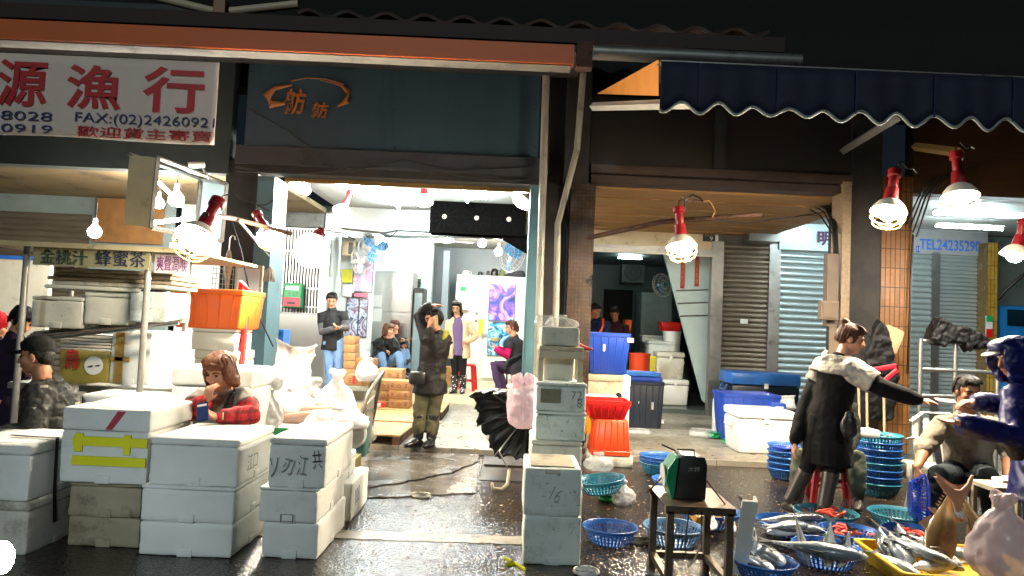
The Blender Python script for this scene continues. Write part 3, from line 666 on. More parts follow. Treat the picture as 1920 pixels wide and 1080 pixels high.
def styro(label, px0, px1, pyt, pyb, Y, d, m=None, z0=None, lid=.18, cat='foam box', name='foam_box', group=None, rz=0, lidm=None, tab=True):
    """foam box whose front face fills the given picture rectangle at depth Y; z0 snaps its base"""
    m = m or M_foam; pm = (pyt+pyb)/2
    x0, x1 = W(px0, pm, Y).x, W(px1, pm, Y).x; zt = Z((px0+px1)/2, pyt, Y); zb = Z((px0+px1)/2, pyb, Y) if z0 is None else z0
    h = zt-zb; w = x1-x0; t = thing(name, label, cat, ((x0+x1)/2, Y+d/2, zb), R(rz), group)
    lh = h*lid; mb = MB()
    mb.rbox(-w/2+.004, w/2-.004, -d/2+.004, d/2-.004, 0, h-lh-.002, .014)
    o = mb.build('body', m, t, smooth=40)
    def worn(o):
        if Y < 6.2: modded(o, [('SUBSURF', dict(subdivision_type='SIMPLE', levels=3, render_levels=3)), ('DISPLACE', dict(texture=wr_tex(.045), strength=.009, mid_level=.5, texture_coords='GLOBAL')), ('DISPLACE', dict(texture=wr_tex(.22), strength=.012, mid_level=.5, texture_coords='GLOBAL'))]); shade(o.data, 50)
    worn(o)
    if lid:
        mb = MB(); mb.rbox(-w/2, w/2, -d/2, d/2, h-lh, h, .016); mb.rbox(-w/2+.05, w/2-.05, -d/2+.05, d/2-.05, h-.004, h+.003, .004)
        worn(mb.build('lid', lidm or m, t, smooth=40))
    if tab:
        MB().rbox(-.045, .045, -d/2-.002, -d/2+.03, .0, .05, .004).build('grip', m, t, smooth=40); MB().rbox(w/2-.03, w/2+.001, -.04, .04, .004, .05, .004).build('grip', m, t, smooth=40)
    t['top'] = zb+h; t['wd'] = w; t['dp'] = d; t['ht'] = h
    return t
def mark(t, body, u, v, w, h, m=None, face='front', name='marking', off=-.012, rot=0, shear=0):
    """handwriting on a box: u,v fractions of the face (from its left/bottom)"""
    W_, D_, H_ = t['wd'], t['dp'], t['ht']
    if face == 'front': M = T(-W_/2+u*W_, -D_/2-.007, v*H_, ry=rot)
    else: M = T(W_/2+.007, -D_/2+u*D_, v*H_, rz=R(90)) @ T(0, 0, 0, ry=rot)
    return text(name, body, w, h, m or M_inkg, t, M, off, .001, shear=shear)
def strip(t, u0, u1, v0, v1, m, face='front', name='tape'):
    W_, D_, H_ = t['wd'], t['dp'], t['ht']; mb = MB()
    if face == 'front': mb.box(-W_/2+u0*W_, -W_/2+u1*W_, -D_/2-.008, -D_/2+.001, v0*H_, v1*H_)
    elif face == 'side': mb.box(W_/2-.001, W_/2+.008, -D_/2+u0*D_, -D_/2+u1*D_, v0*H_, v1*H_)
    else: mb.box(-W_/2+u0*W_, -W_/2+u1*W_, -D_/2+v0*D_, -D_/2+v1*D_, H_+.002, H_+.009)
    return mb.build(name, m, t)
def crate(label, px0, px1, pyt, pyb, Y, d, m, z0=None, taper=.86, name='plastic_crate', cat='crate', group=None, rz=0, flip=False, ribs=5, label_patch=False):
    pm = (pyt+pyb)/2; x0, x1 = W(px0, pm, Y).x, W(px1, pm, Y).x
    zt = Z((px0+px1)/2, pyt, Y); zb = Z((px0+px1)/2, pyb, Y) if z0 is None else z0; h = zt-zb; w = x1-x0
    t = thing(name, label, cat, ((x0+x1)/2, Y+d/2, zb), R(rz), group)
    def ring(k, ins, z):
        a, b = w/2*k-ins, d/2*k-ins; r = .03; o = []
        for sx, sy, a0 in ((1, 1, 0), (-1, 1, 90), (-1, -1, 180), (1, -1, 270)):
            for q in (0, 30, 60, 90): th = R(a0+q); o.append((sx*(a-r)+r*math.cos(th), sy*(b-r)+r*math.sin(th), z))
        return o
    mb = MB(); K = taper
    mb.rings([ring(K, .012, .0), ring(K, 0, .012), ring(.975, 0, h-.045), ring(.975, .006, h-.02), ring(.975, .008, h-.02), ring(K, .012, .015)], cap0=True, cap1=True)
    for i in range(ribs):
        x = (-.5+(i+.5)/ribs)*w*K*.9
        for s in (-1, 1): mb.tube([(x, s*d/2*K, .02), (x/K*.97, s*d/2*.975, h-.05)], .008, 6)
    for s in (-1, 1):
        for y in (-.2, .2): mb.tube([(s*w/2*K, y*d, .02), (s*w/2*.975, y*d, h-.05)], .008, 6)
    mb.build('body', m, t, smooth=40)
    mb = MB(); mb.rings([ring(.98, 0, h-.05), ring(1, 0, h-.045), ring(1, 0, h-.004), ring(1, .004, h), ring(1, .016, h), ring(.98, .016, h-.045)], cap0=False, cap1=False)
    mb.build('rim', m, t, smooth=40)
    if flip:
        t.rotation_euler = (math.pi, 0, R(rz)); t.location.z = zb+h
    t['top'] = zb+h; t['wd'] = w; t['dp'] = d; t['ht'] = h
    return t
BPROTO = {}
def basket_mesh(m, r=.2, h=.11, slots=True):
    key = (m.name, round(r, 3), round(h, 3), slots)
    if key in BPROTO: return BPROTO[key]
    n = 80; prof = [(.0, .004), (r*.55, .004), (r*.66, .006), (r*.70, .014)]
    rows = 3; z0, z1 = .018, h-.026
    for i in range(rows+1): k = i/rows; z = z0+(z1-z0)*k; rr = r*(.715+.2*k**.8); prof += [(rr, z)] if i in (0, rows) else [(rr-.0005, z-.003), (rr+.0005, z+.003)]
    prof += [(r*.935, h-.012), (r*.96, h-.006)]
    mb = MB(); ring = [[(max(q, .001)*math.cos(2*math.pi*j/n), max(q, .001)*math.sin(2*math.pi*j/n), z) for j in range(n)] for q, z in prof]
    mb.rings(ring, cap0=False, cap1=False)
    nf = []
    base = 4
    for fi, f in enumerate(mb.f):
        row, j = divmod(fi, n)
        wall = 4 <= row < 4+rows*2-1 and (row-4) % 2 == 0
        if slots and wall and j % 2 == 0: continue
        if slots and row == 1 and (j//2) % 2 == 0 : continue
        nf.append(f)
    mb.f = nf; mb.mi = [0]*len(nf)
    o = mb.build('tmp', m, None, smooth=60); modded(o, [('SOLIDIFY', dict(thickness=.004, offset=0))])
    body = o.data; bpy.data.objects.remove(o); shade(body, 50)
    mb = MB(); mb.tube([(r*.985*math.cos(2*math.pi*j/48), r*.985*math.sin(2*math.pi*j/48), h-.004) for j in range(49)], (.008, .0065), 8, wide=(0, 0, 1), caps=False)
    mb.tube([(r*.935*math.cos(2*math.pi*j/48), r*.935*math.sin(2*math.pi*j/48), h-.022) for j in range(49)], .005, 6, wide=(0, 0, 1), caps=False)
    rim = mb.mesh('rim', m, 60)
    BPROTO[key] = (body, rim); return BPROTO[key]
def basket(label, px, py, r, m, z=0, h=.11, group='round plastic fish baskets', tilt=(0, 0), slots=True, Y=None, ell_=1.0, floor=True):
    """basket whose base centre stands at the ground point under pixel px,py"""
    p = G(px, py, z) if Y is None else W(px, py, Y)
    t = thing('fish_basket', label, 'basket', p, random.uniform(0, 6), group); body, rim = basket_mesh(m, r, h, slots)
    t.rotation_euler = (R(tilt[0]), R(tilt[1]), 0)
    b = link('bowl', body, t); link('rim', rim, t)
    if ell_ != 1: t.scale = (ell_, 1, 1)
    return t
# ---- fish
def fishmat(name, back, belly, z0=-.0, wd=.35, rough=.22, spots=None, coat=.6):
    m = mat(name, back, rough=rough, coat=coat, spec=.6); t, p, oc = node_edit(m); N, L = t.nodes, t.links
    sx = N.new('ShaderNodeSeparateXYZ'); L.new(oc, sx.inputs[0])
    n = N.new('ShaderNodeTexNoise'); n.inputs['Scale'].default_value = 14; n.inputs['Detail'].default_value = 4; L.new(oc, n.inputs['Vector'])
    a = N.new('ShaderNodeMath'); a.operation = 'MULTIPLY_ADD'; a.inputs[1].default_value = .035; L.new(n.outputs[0], a.inputs[0]); L.new(sx.outputs[2], a.inputs[2])
    r = N.new('ShaderNodeMapRange'); r.inputs[1].default_value = z0; r.inputs[2].default_value = z0+.035; L.new(a.outputs[0], r.inputs[0])
    x = N.new('ShaderNodeMix'); x.data_type = 'RGBA'; L.new(r.outputs[0], x.inputs[0]); x.inputs[6].default_value = (*srgb(belly), 1); x.inputs[7].default_value = (*srgb(back), 1)
    n2 = N.new('ShaderNodeTexNoise'); n2.inputs['Scale'].default_value = 9; n2.inputs['Detail'].default_value = 6; L.new(oc, n2.inputs['Vector'])
    y = N.new('ShaderNodeMix'); y.data_type = 'RGBA'; y.blend_type = 'MULTIPLY'; y.inputs[0].default_value = .55; L.new(x.outputs[2], y.inputs[6]); L.new(n2.outputs[0], y.inputs[7])
    g = N.new('ShaderNodeMix'); g.data_type = 'RGBA'; g.blend_type = 'ADD'; g.inputs[0].default_value = .35; L.new(y.outputs[2], g.inputs[6]); L.new(y.outputs[2], g.inputs[7])
    L.new(g.outputs[2], p.inputs['Base Color']); p.inputs['Metallic'].default_value = .05
    v = N.new('ShaderNodeTexVoronoi'); v.inputs['Scale'].default_value = 150; L.new(oc, v.inputs['Vector'])
    b = N.new('ShaderNodeBump'); b.inputs['Strength'].default_value = .22; b.inputs['Distance'].default_value = .003; L.new(v.outputs['Distance'], b.inputs['Height']); L.new(b.outputs[0], p.inputs['Normal'])
    return m
M_fsil = fishmat('silver_fish_skin', '#6c7882', '#f4f5f3', .045)
M_fdark = fishmat('dark_backed_fish_skin', '#38434c', '#e8ebeb', .04)
M_fgold = fishmat('golden_brown_fish_skin', '#7a6440', '#c9ab7c', .01)
M_fpale = fishmat('pale_fish_skin', '#b6b7b3', '#eceae4', .02)
M_fin = mat('grey_fish_fin', '#4c4a48', '#3a3836', rough=.3)
M_finp = mat('pinkish_fish_fin', '#b98f74', '#9a6f54', rough=.35)
M_eyew = mat('fish_eye', '#0a0a0a', '#0c0c0c', rough=.08)
FPROTO = {}
def fish_proto(kind):
    """fish along +x (head) with its tail at -x, dorsal +z, unit length 1"""
    if kind in FPROTO: return FPROTO[kind]
    ht, th, sk, fin, snout = {'bonito': (.33, .2, M_fsil, M_fin, 1), 'mackerel': (.26, .16, M_fsil, M_fin, 1), 'dark': (.32, .19, M_fdark, M_fin, 1),
        'amber': (.3, .17, M_fgold, M_finp, .8), 'pale': (.3, .15, M_fpale, M_fin, .8), 'long': (.2, .13, M_fsil, M_fin, 1.3), 'longdark': (.22, .13, M_fdark, M_fin, 1.2)}[kind]
    prof = [(-.42, .10, .16), (-.36, .13, .2), (-.26, .3, .35), (-.14, .58, .62), (0, .88, .9), (.12, 1, 1), (.24, .95, .95), (.34, .78, .8), (.42, .5, .56), (.475, .24, .3), (.5, .07, .1)]
    mb = MB(); n = 16; rings = []
    for x, a, b in prof:
        rings.append([(x, th/2*b*math.cos(2*math.pi*j/n), ht/2*a*math.sin(2*math.pi*j/n)*(1 if math.sin(2*math.pi*j/n) > 0 else 1.05)) for j in range(n)])
    mb.rings(rings); body = mb.mesh('fish', sk, 60)
    def fin_mb(poly, d=.006): q = MB(); q.prism(poly, -d, d); return q
    q = fin_mb([(-.40, .018), (-.47, .1), (-.56, .17), (-.535, .08), (-.5, 0), (-.535, -.08), (-.56, -.17), (-.47, -.1), (-.40, -.018)]); tail = q.mesh('tail_fin', fin)
    q = MB(); q.prism([(.1, ht*.47), (.06, ht*.72), (.0, ht*.6), (-.08, ht*.4), (-.02, ht*.4)], -.005, .005); q.prism([(-.1, ht*.33), (-.14, ht*.56), (-.17, ht*.32), (-.14, ht*.26)], -.005, .005)
    for i in range(5): x = -.2-.04*i; z = ht*(.25-.035*i); q.prism([(x, z), (x-.018, z+.028), (x-.022, z-.005)], -.004, .004)
    dors = q.mesh('dorsal_fin', fin)
    q = MB(); q.prism([(-.1, -ht*.36), (-.15, -ht*.6), (-.18, -ht*.3), (-.14, -ht*.25)], -.005, .005)
    for s in (-1, 1): q.prism([(.2, -.01), (.07, -.045), (.08, -.01), (.18, .02)], s*th*.5, s*th*.5+s*.006)
    ven = q.mesh('belly_fin', fin)
    q = MB()
    for s in (-1, 1): q.ell((.40, s*th*.27, ht*.09), (.016, .008, .016), n=10, m=6)
    eye = q.mesh('eye', M_eyew, 60)
    q = MB()
    for s in (-1, 1): q.tube([(.3, s*th*.432, ht*.3), (.272, s*th*.475, ht*.1), (.275, s*th*.475, -ht*.12), (.31, s*th*.41, -ht*.32)], .0045, 5)
    q.tube([(.49, th*.03, -.012), (.44, th*.2, -.03)], .004, 5); q.tube([(.49, -th*.03, -.012), (.44, -th*.2, -.03)], .004, 5)
    gill = q.mesh('gill_cover', fin)
    FPROTO[kind] = (body, [('tail_fin', tail), ('dorsal_fin', dors), ('belly_fin', ven), ('eye', eye), ('gill_cover', gill)]); return FPROTO[kind]
def fish(label, kind, a, b, size=None, roll=90, group='fresh fish laid out for sale'):
    """fish from tail point a to head point b (world); roll turns it about its own length"""
    a, b = Vector(a), Vector(b); L = size or (b-a).length/1.0; body, ps = fish_proto(kind)
    o = link('fish', body); d = (b-a).normalized(); q = d.to_track_quat('X', 'Z')
    o.rotation_mode = 'QUATERNION'; o.rotation_quaternion = q @ Euler((R(roll), 0, 0)).to_quaternion(); o.location = (a+b)/2; o.scale = (L*.95,)*3
    for nme, me in ps: link(nme, me, o)
    return tag(o, label, 'fish', group)
# ---- plastic bags: crumpled, knotted
def vor_tex(size):
    k = ('v', round(size, 3))
    if k not in TEX:
        t = bpy.data.textures.new('plastic_creases', 'VORONOI'); t.noise_scale = size; t.weight_1 = -1; t.weight_2 = 1; t.noise_intensity = 1.2; TEX[k] = t
    return TEX[k]
def bag(label, px, pyb, w, h, m, Y=None, z=0, seed=1, name='plastic_bag', cat='plastic bag', knot=True, group=None, dx=0, sq=.75, tilt=0, handles=False):
    p = G(px, pyb, z) if Y is None else W(px, pyb, Y)
    rnd = random.Random(seed); nu, nv = 28, 16; ph = [rnd.uniform(0, 6.3) for _ in range(8)]
    mb = MB(); rings = []
    for j in range(nv):
        v = j/(nv-1)
        if knot: r = (math.sin(min(v, .72)/.72*math.pi*.5+.25) if v < .5 else 1) ; r = {True: [.55, .8, .93, 1, 1.02, 1, .97, .92, .84, .72, .56, .36, .16, .12, .26, .4][j]}[True]
        else: r = [.6, .82, .94, 1, 1.02, 1.03, 1.02, 1.0, .98, .95, .92, .9, .88, .9, .95, 1.0][j]
        ring = []
        for i in range(nu):
            a = 2*math.pi*i/nu
            k = 1+.07*math.sin(3*a+ph[0]+v*3)+.05*math.sin(5*a+ph[1]-v*4)+.035*math.sin(9*a+ph[2]+v*7)+rnd.uniform(-.025, .025)
            ring.append((w/2*r*k*math.cos(a)+dx*v*w, w/2*sq*r*k*math.sin(a), v*h*(1+.05*math.sin(2*a+ph[3])*v)))
        rings.append(ring)
    mb.rings(rings, cap0=True, cap1=knot)
    if handles:
        for s in (-1, 1):
            mb.tube([(s*w*.12+dx*w, 0, h*.93), (s*w*.3+dx*w, .01, h*1.15), (s*w*.22+dx*w, .0, h*1.3), (s*w*.08+dx*w, 0, h*.98)], (.03, .006), 6, wide=(1, 0, 0))
    o = mb.build(name, m, None, p, rnd.uniform(-.4, .4) if knot else 0, smooth=180)
    sc_ = (w+h)/2
    modded(o, [('SUBSURF', dict(levels=1, render_levels=1)), ('DISPLACE', dict(texture=vor_tex(sc_*.26), strength=-sc_*.13, mid_level=.4, texture_coords='GLOBAL')), ('DISPLACE', dict(texture=vor_tex(sc_*.1), strength=-sc_*.05, mid_level=.4, texture_coords='GLOBAL'))]); shade(o.data, 62)
    o.rotation_euler.y = R(tilt)
    return tag(o, label, cat, group)
def carton(label, px0, px1, pyt, pyb, Y, d, z0=None, printed=True, group='brown cartons stacked in the shop', rz=0):
    pm = (pyt+pyb)/2; x0, x1 = W(px0, pm, Y).x, W(px1, pm, Y).x; zt = Z((px0+px1)/2, pyt, Y); zb = Z((px0+px1)/2, pyb, Y) if z0 is None else z0
    h = zt-zb; w = x1-x0; t = thing('carton', label, 'carton', ((x0+x1)/2, Y+d/2, zb), R(rz), group)
    MB().rbox(-w/2, w/2, -d/2, d/2, 0, h-.003, .004).build('box', M_carton, t, smooth=30)
    mb = MB(); mb.box(-w/2+.002, w/2-.002, -.025, .025, h-.002, h+.0005); mb.box(-.025, .025, -d/2-.0015, -d/2+.001, h*.6, h-.004); mb.build('tape', M_tapet, t)
    if printed:
        mb = MB(); mb.lathe([(.02, 0), (.026, 0), (.026, .002), (.02, .002)], 16, Matrix.Translation((0, -d/2-.0005, h*.45)) @ Matrix.Rotation(R(90), 4, 'X'))
        for s in (-1, 1):
            for k in range(3): mb.box(s*w*.33-.018, s*w*.33+.018, -d/2-.002, -d/2, h*(.3+.16*k), h*(.38+.16*k))
        mb.build('print', mat('dark_red_print', '#7a3a24', rough=.7), t)
    t['top'] = zb+h; t['wd'] = w; t['dp'] = d; t['ht'] = h
    return t
# ================================================================ foreground foam boxes
g_f = 'white foam boxes stacked at the front left'
# far left strapped stack
Y1 = 4.3
b = styro('upper foam box of the black strapped stack at the far left', -110, 56, 832, 938, Y1, .62, M_foam, group=g_f); z = b.location.z
b2 = styro('lower foam box of the black strapped stack at the far left', -112, 52, 938, 1040, Y1+.01, .6, M_foamd, group=g_f); 
z1 = b2['top']
mb = MB(); xr = W(56, 885, Y1).x+.012; zt = Z(30, 832, Y1)+.006; ym = Y1+.22
mb.tube([(xr-.30, ym+.02, zt+.0), (xr-.12, ym, zt), (xr, ym, zt), (xr+.006, ym-.01, zt-.02), (xr+.006, ym, zt-.3), (xr+.01, ym+.02, zt-.52)], (.018, .003), 6, wide=(0, 1, 0))
o = mb.build('strap', M_cable, None); tag(o, 'black strap hanging down the side of the far left foam boxes', 'strap')
mb = MB(); mb.tube([(-3.35, 4.4, .0), (-3.35, 4.4, b2.location.z)], .2, 4)
# taped stack
Y2 = 4.52
o3 = styro('lowest grubby foam box under the yellow taped box', 125, 262, 970, 1037, Y2, .5, M_foamo, 0.0, lid=0, group=g_f)
o2 = styro('middle grubby foam box under the yellow taped box', 127, 265, 905, 970, Y2, .5, M_foamo, o3['top'], lid=.12, group=g_f)
o1 = styro('foam box bound with two bright yellow tapes', 112, 279, 766, 905, Y2-.04, .6, M_foam, o2['top']+.002, lid=.30, group=g_f)
strip(o1, .15, .985, .50, .62, M_tapey); strip(o1, .15, .98, .24, .36, M_tapey)
strip(o1, .17, .26, .42, .66, M_tapey).location.y = -.002; strip(o1, .72, .80, .40, .66, M_tapey).location.y = -.002
mb = MB(); w_, d_, h_ = o1['wd'], o1['dp'], o1['ht']; mb.prism([(-.0, h_*.72), (.04, h_*.72), (.12, h_*.97), (.07, h_*.97)], -d_/2-.004, -d_/2-.0005); mb.build('marking', M_inkr, o1)
# stack with the woman
Y3 = 4.41
o3 = styro('lowest foam box in front of the woman in red plaid', 258, 436, 980, 1045, Y3, .66, M_foam, 0.0, lid=0, group=g_f)
o2 = styro('middle foam box in front of the woman in red plaid', 262, 440, 912, 980, Y3, .66, M_foam, o3['top'], lid=.1, group=g_f)
o1 = styro('top foam box the woman in red plaid leans on', 279, 448, 822, 912, Y3+.015, .66, M_foam, o2['top'], lid=.16, group=g_f)
mark(o1, '江口', .2, .25, .18, .1, M_inkg, 'side')
TOP3 = o1['top']
# stack with scribbles
Y4 = 4.46
o3 = styro('lowest foam box of the scribbled stack by the wet road', 489, 597, 980, 1046, Y4, .74, M_foam, 0.0, lid=0, group=g_f)
o2 = styro('middle foam box of the scribbled stack by the wet road', 485, 596, 915, 980, Y4-.01, .74, M_foam, o3['top'], lid=.08, group=g_f)
o1 = styro('top foam box with grey handwriting across its front', 502, 612, 822, 915, Y4, .76, M_foam, o2['top'], lid=.14, group=g_f)
mark(o1, 'ソ', .04, .2, .05, .12); mark(o1, '刃', .24, .3, .065, .09, rot=R(12)); mark(o1, '江', .5, .27, .06, .12, rot=R(6)); mark(o1, '共', .78, .4, .06, .11, M_ink, rot=R(-8))
mark(o2, '口', .38, .02, .08, .05)
Y5 = 5.3
o2 = styro('foam box marked 108 behind the scribbled stack', 612, 660, 905, 975, Y5, .62, M_foam, 0.0, lid=.0, group=g_f, tab=False)
mark(o2, '108', .14, .35, .14, .12, M_inkb, 'side', rot=R(-6))
o1 = styro('small lidded foam box on top of the box marked 108', 612, 646, 858, 905, Y5, .4, M_foam, o2['top'], lid=.3, group=g_f)
p = G(690, 900); mb = MB()
for k in range(5): mb.box(-.05+.024*k, -.028+.024*k, -.2, .2, 0, .34)
mb.box(-.055, .07, -.21, -.2, .04, .1); mb.box(-.055, .07, -.21, -.2, .24, .3)
o = mb.build('wooden_crate', mat('olive_slats', '#6e6428', '#574e1e', rough=.6, scale=4), None, (p.x-.03, 5.95, 0), bevel=.003); tag(o, 'small olive slatted crate behind the box marked 108', 'crate')
# low foam boxes behind the woman and in front of the juice stall
g2 = 'foam boxes piled at the juice stall'
styro('long low foam box along the front of the juice stall', 150, 330, 742, 800, 5.35, .5, M_foam, 0.0, group=g2)
styro('low foam box behind the cap wearing man beside the taped one', 160, 335, 724, 745, 5.75, .4, M_foam, None, group=g2, lid=.3)
styro('large white foam chest behind the woman in red plaid', 318, 470, 690, 800, 5.6, .5, M_foam, 0.0, group=g2, lid=.14)
o = styro('big foam box sealed with tan tape under the stall shelf', 205, 282, 622, 722, 5.85, .75, M_foam, None, group=g2, lid=0)
strip(o, .14, .34, 0.02, .98, M_tapet); strip(o, .02, .5, .44, .52, M_tapet)
zs = o.location.z
mb = MB(); x0, x1 = X(40, 5.8), X(470, 5.8); mb.box(x0, x1, 5.7, 6.75, zs-.05, zs-.004)
st = thing('juice_stall', 'steel framed juice stall under two lettered sign boards', 'market stall', (X(200, 5.8), 6, 0))
def spart(name, mb, m, **k):
    L0 = st.location; mb.v = [(x-L0.x, y-L0.y, z-L0.z) for x, y, z in mb.v]; return mb.build(name, m, st, **k)
spart('counter', mb, M_alu)
for px, pt, Yp in ((52, 460, 5.6), (281, 465, 5.6), (356, 478, 6.7), (140, 460, 6.7)):
    a = W(px, pt, Yp); mb = MB(); mb.tube([(a.x, Yp, 0), (a.x, Yp, a.z)], .024, 12); spart('post', mb, mat('dull_grey_tube', '#a5a39b', '#8b8982', rough=.4, metal=.35), smooth=60)
mb = MB(); a = W(-40, 452, 5.55); b_ = W(300, 462, 5.55); mb.box(a.x, b_.x+.28, 5.5, 6.9, a.z-.02, a.z); mb.box(a.x, b_.x+.3, 5.47, 5.5, a.z-.028, a.z+.01); spart('roof_tray', mb, mat('cream_tin', '#b9ab86', '#9d906d', rough=.5, dirt='#63583d', dscale=4, dthr=.58))
def sign_board(px0, px1, pyt, pyb, Y, m, name):
    mb = MB(); pbox(mb, px0, pyt, px1, pyb, Y, .02); return spart(name, mb, m)
s1 = sign_board(62, 280, 464, 501, 5.54, mat('olive_grey_board', '#8f8a6a', '#7d7859', rough=.5), 'sign_board')
s2 = sign_board(290, 354, 474, 513, 5.62, mat('pale_pink_board', '#c9bfc4', '#bab0b5', rough=.5), 'sign_board')
def lettering(parent, body, px0, px1, pyt, pyb, Y, m, off=.0, name='lettering', depth=.003, label=None, shear=0):
    pm = (pyt+pyb)/2; a = W(px0, pm, Y); b = W(px1, pm, Y); zt = Z((px0+px1)/2, pyt, Y); zb = Z((px0+px1)/2, pyb, Y)
    L0 = parent.matrix_world.translation if parent.parent is None else parent.parent.location+parent.location
    L0 = parent.location if parent.parent is None else parent.parent.location+parent.location
    return text(name, body, b.x-a.x, zt-zb, m, parent, T(a.x-L0.x, Y-.004-L0.y, zb-L0.z), off, depth, label, shear)
lettering(s1, '金桃汁', 76, 165, 468, 496, 5.54, mat('green_letter', '#1f3d2a'), .004)
lettering(s1, '蜂蜜茶', 180, 274, 470, 500, 5.54, mat('navy_letter', '#1f2840'), .004)
lettering(s2, '爽聲潤喉', 294, 351, 480, 509, 5.62, mat('plum_letter', '#7d3a78'), .0)
# goods on the stall
for k in range(5):
    yb = 545-k*8.2; px0 = (78, 92, 84, 95, 100)[k]; px1 = (255, 312, 318, 322, 320)[k]
    pm = yb; a = W(px0, pm, 5.75); b_ = W(px1, pm, 5.75); zb = Z(200, yb, 5.75); t = thing('foam_slab', ('lowest', 'second lowest', 'middle', 'second highest', 'topmost')[k]+' grubby foam lid in the pile under the juice sign', 'foam lid', ((a.x+b_.x)/2, 6.05, zb), R((2, -1, 1, -2, 1)[k]), 'foam lids piled under the juice sign')
    w_ = b_.x-a.x; MB().rbox(-w_/2, w_/2, -.28, .28, 0, .032, .01).build('slab', M_foamo if k > 1 else M_foamd, t, smooth=40); MB().rbox(-w_/2+.04, w_/2-.04, -.24, .24, -.006, .004, .004).build('rim', M_foamd, t, smooth=40)
styro('left grubby foam box on the stall below the lid pile', 57, 155, 556, 615, 5.8, .45, M_foamd, None, group=g2, lid=.12)
styro('middle grubby foam box on the stall below the lid pile', 156, 240, 550, 609, 5.8, .45, M_foamd, None, group=g2, lid=.12)
styro('right pale foam box on the stall next to the orange tub', 241, 312, 546, 604, 5.8, .45, M_foamb, None, group=g2, lid=0)
rnd = random.Random(2)
for k in range(5):
    a = W(40+k*6, 640-k*4, 5.66+.1*k); b_ = W(335+k*4, 606-k*3+k, 5.66+.1*k); mb = MB(); mb.tube([(0, 0, 0), tuple(b_-a)], .014, 8)
    o = mb.build('metal_pole', (M_steel, M_rust, M_galv, M_steel, M_galv)[k], None, a, smooth=60); tag(o, ('nearest', 'second', 'middle', 'fourth', 'farthest')[k]+' of the sloping metal poles lying across the juice stall', 'pole', 'metal poles on the juice stall')
for k in range(5):
    pt = 627+k*6; a = W(108, pt, 5.82); b_ = W(204, pt-5, 5.82); mb = MB(); w_ = b_.x-a.x; mb.rbox(-w_/2, w_/2, -.25, .25, 0, .02, .006)
    o = mb.build('foam_slab', M_foamd, None, ((a.x+b_.x)/2, 6.1, a.z-.02), smooth=40); tag(o, ('topmost', 'second', 'middle', 'fourth', 'bottom')[k]+' thin foam lid above the olive carton behind the cap', 'foam lid', 'thin foam lids above the olive carton')
o = styro('olive green carton with red print and a white round sticker', 108, 204, 656, 722, 5.84, .5, mat('olive_carton', '#8d8038', '#7a6e2e', rough=.5, scale=3), None, lid=0, cat='carton', name='carton', tab=False)
mark(o, '鳥', .12, .45, .13, .16, mat('red_print', '#b02a22'), off=.01, name='print')
mb = MB(); mb.lathe([(.001, 0), (.075, 0), (.075, .003), (.001, .003)], 24, Matrix.Translation((.085, -o['dp']/2-.001, .16)) @ Matrix.Rotation(R(90), 4, 'X')); s_ = mb.build('sticker', M_white, o)
mb = MB(); mb.prism([(.03, .15), (.08, .165), (.075, .145), (.04, .142)], -o['dp']/2-.006, -o['dp']/2-.0045); mb.prism([(.095, .162), (.14, .17), (.13, .155), (.1, .152)], -o['dp']/2-.006, -o['dp']/2-.0045); mb.build('emblem', M_ink, o)
c = crate('big bright orange tub on top of foam boxes by the red hand truck', 316, 457, 541, 616, 6.9, .62, M_org2, None, .88, 'plastic_tub', 'tub')
z = c.location.z
o = styro('upper foam box under the orange tub', 358, 442, 614, 657, 6.95, .45, M_foam, None, group=g2, lid=.2); 
styro('lower foam box under the orange tub', 358, 442, 657, 830, 6.96, .45, M_foamd, None, group=g2, lid=.1)
t = thing('hand_truck', 'red painted hand truck upright beside the orange tub', 'hand truck', W(452, 700, 7.2))
def tubes(t, name, paths, r, m, n=8):
    L0 = t.location; mb = MB()
    for p in paths: mb.tube([Vector(q)-L0 for q in p], r, n)
    return mb.build(name, m, t, smooth=60)
a, b_ = W(466, 545, 7.2), W(452, 690, 7.0); a2, b2 = W(448, 560, 7.35), W(440, 690, 7.2)
tubes(t, 'frame', [(a, b_), (a2, b2)]+[(a.lerp(b_, k), a2.lerp(b2, k)) for k in (.05, .35, .65, .95)], .032, M_redp)
tubes(t, 'handle', [(a, a+V(-.08, 0, .08), a2)], .022, M_redp)
# ================================================================ banner
bn = thing('banner', 'white banner with big red and small blue Chinese lettering', 'banner', W(200, 190, 6.52))
L0 = bn.location; a = W(-200, 185, 6.52); b_ = W(407, 190, 6.52); zt = Z(200, 108, 6.52); zb = Z(200, 262, 6.52)
mb = MB(); mb.grid(lambda u, v: (a.x+(b_.x-a.x)*u-L0.x, .003*math.sin(u*21)*math.sin(v*3.1), zb+(zt-zb)*v-L0.z-.01*(1-v)*math.sin(u*9)), 60, 10)
o = mb.build('cloth', mat('banner_vinyl', '#d8c7be', '#cdbbb2', rough=.5, scale=2), bn, smooth=60); modded(o, [('SOLIDIFY', dict(thickness=.003))])
M_bred = mat('banner_red', '#b3141f', '#9f101a'); M_bblue = mat('banner_blue', '#1f2d63', '#1b2654')
YB = 6.512
for ch, x0, x1, y0, y1 in (('源', -5, 90, 112, 200), ('漁', 125, 228, 122, 205), ('行', 268, 384, 126, 212)): lettering(bn, ch, x0, x1, y0, y1, YB, M_bred, .018)
lettering(bn, '8028', 2, 99, 209, 226, YB, M_bblue, .0); lettering(bn, '10919', -14, 99, 233, 249, YB, M_bblue, .0)
lettering(bn, 'FAX:(02)24260921', 141, 403, 216, 240, YB, M_bblue, .0)
lettering(bn, '歡迎貨主寄賣', 144, 399, 241, 262, YB, M_bred, .004)
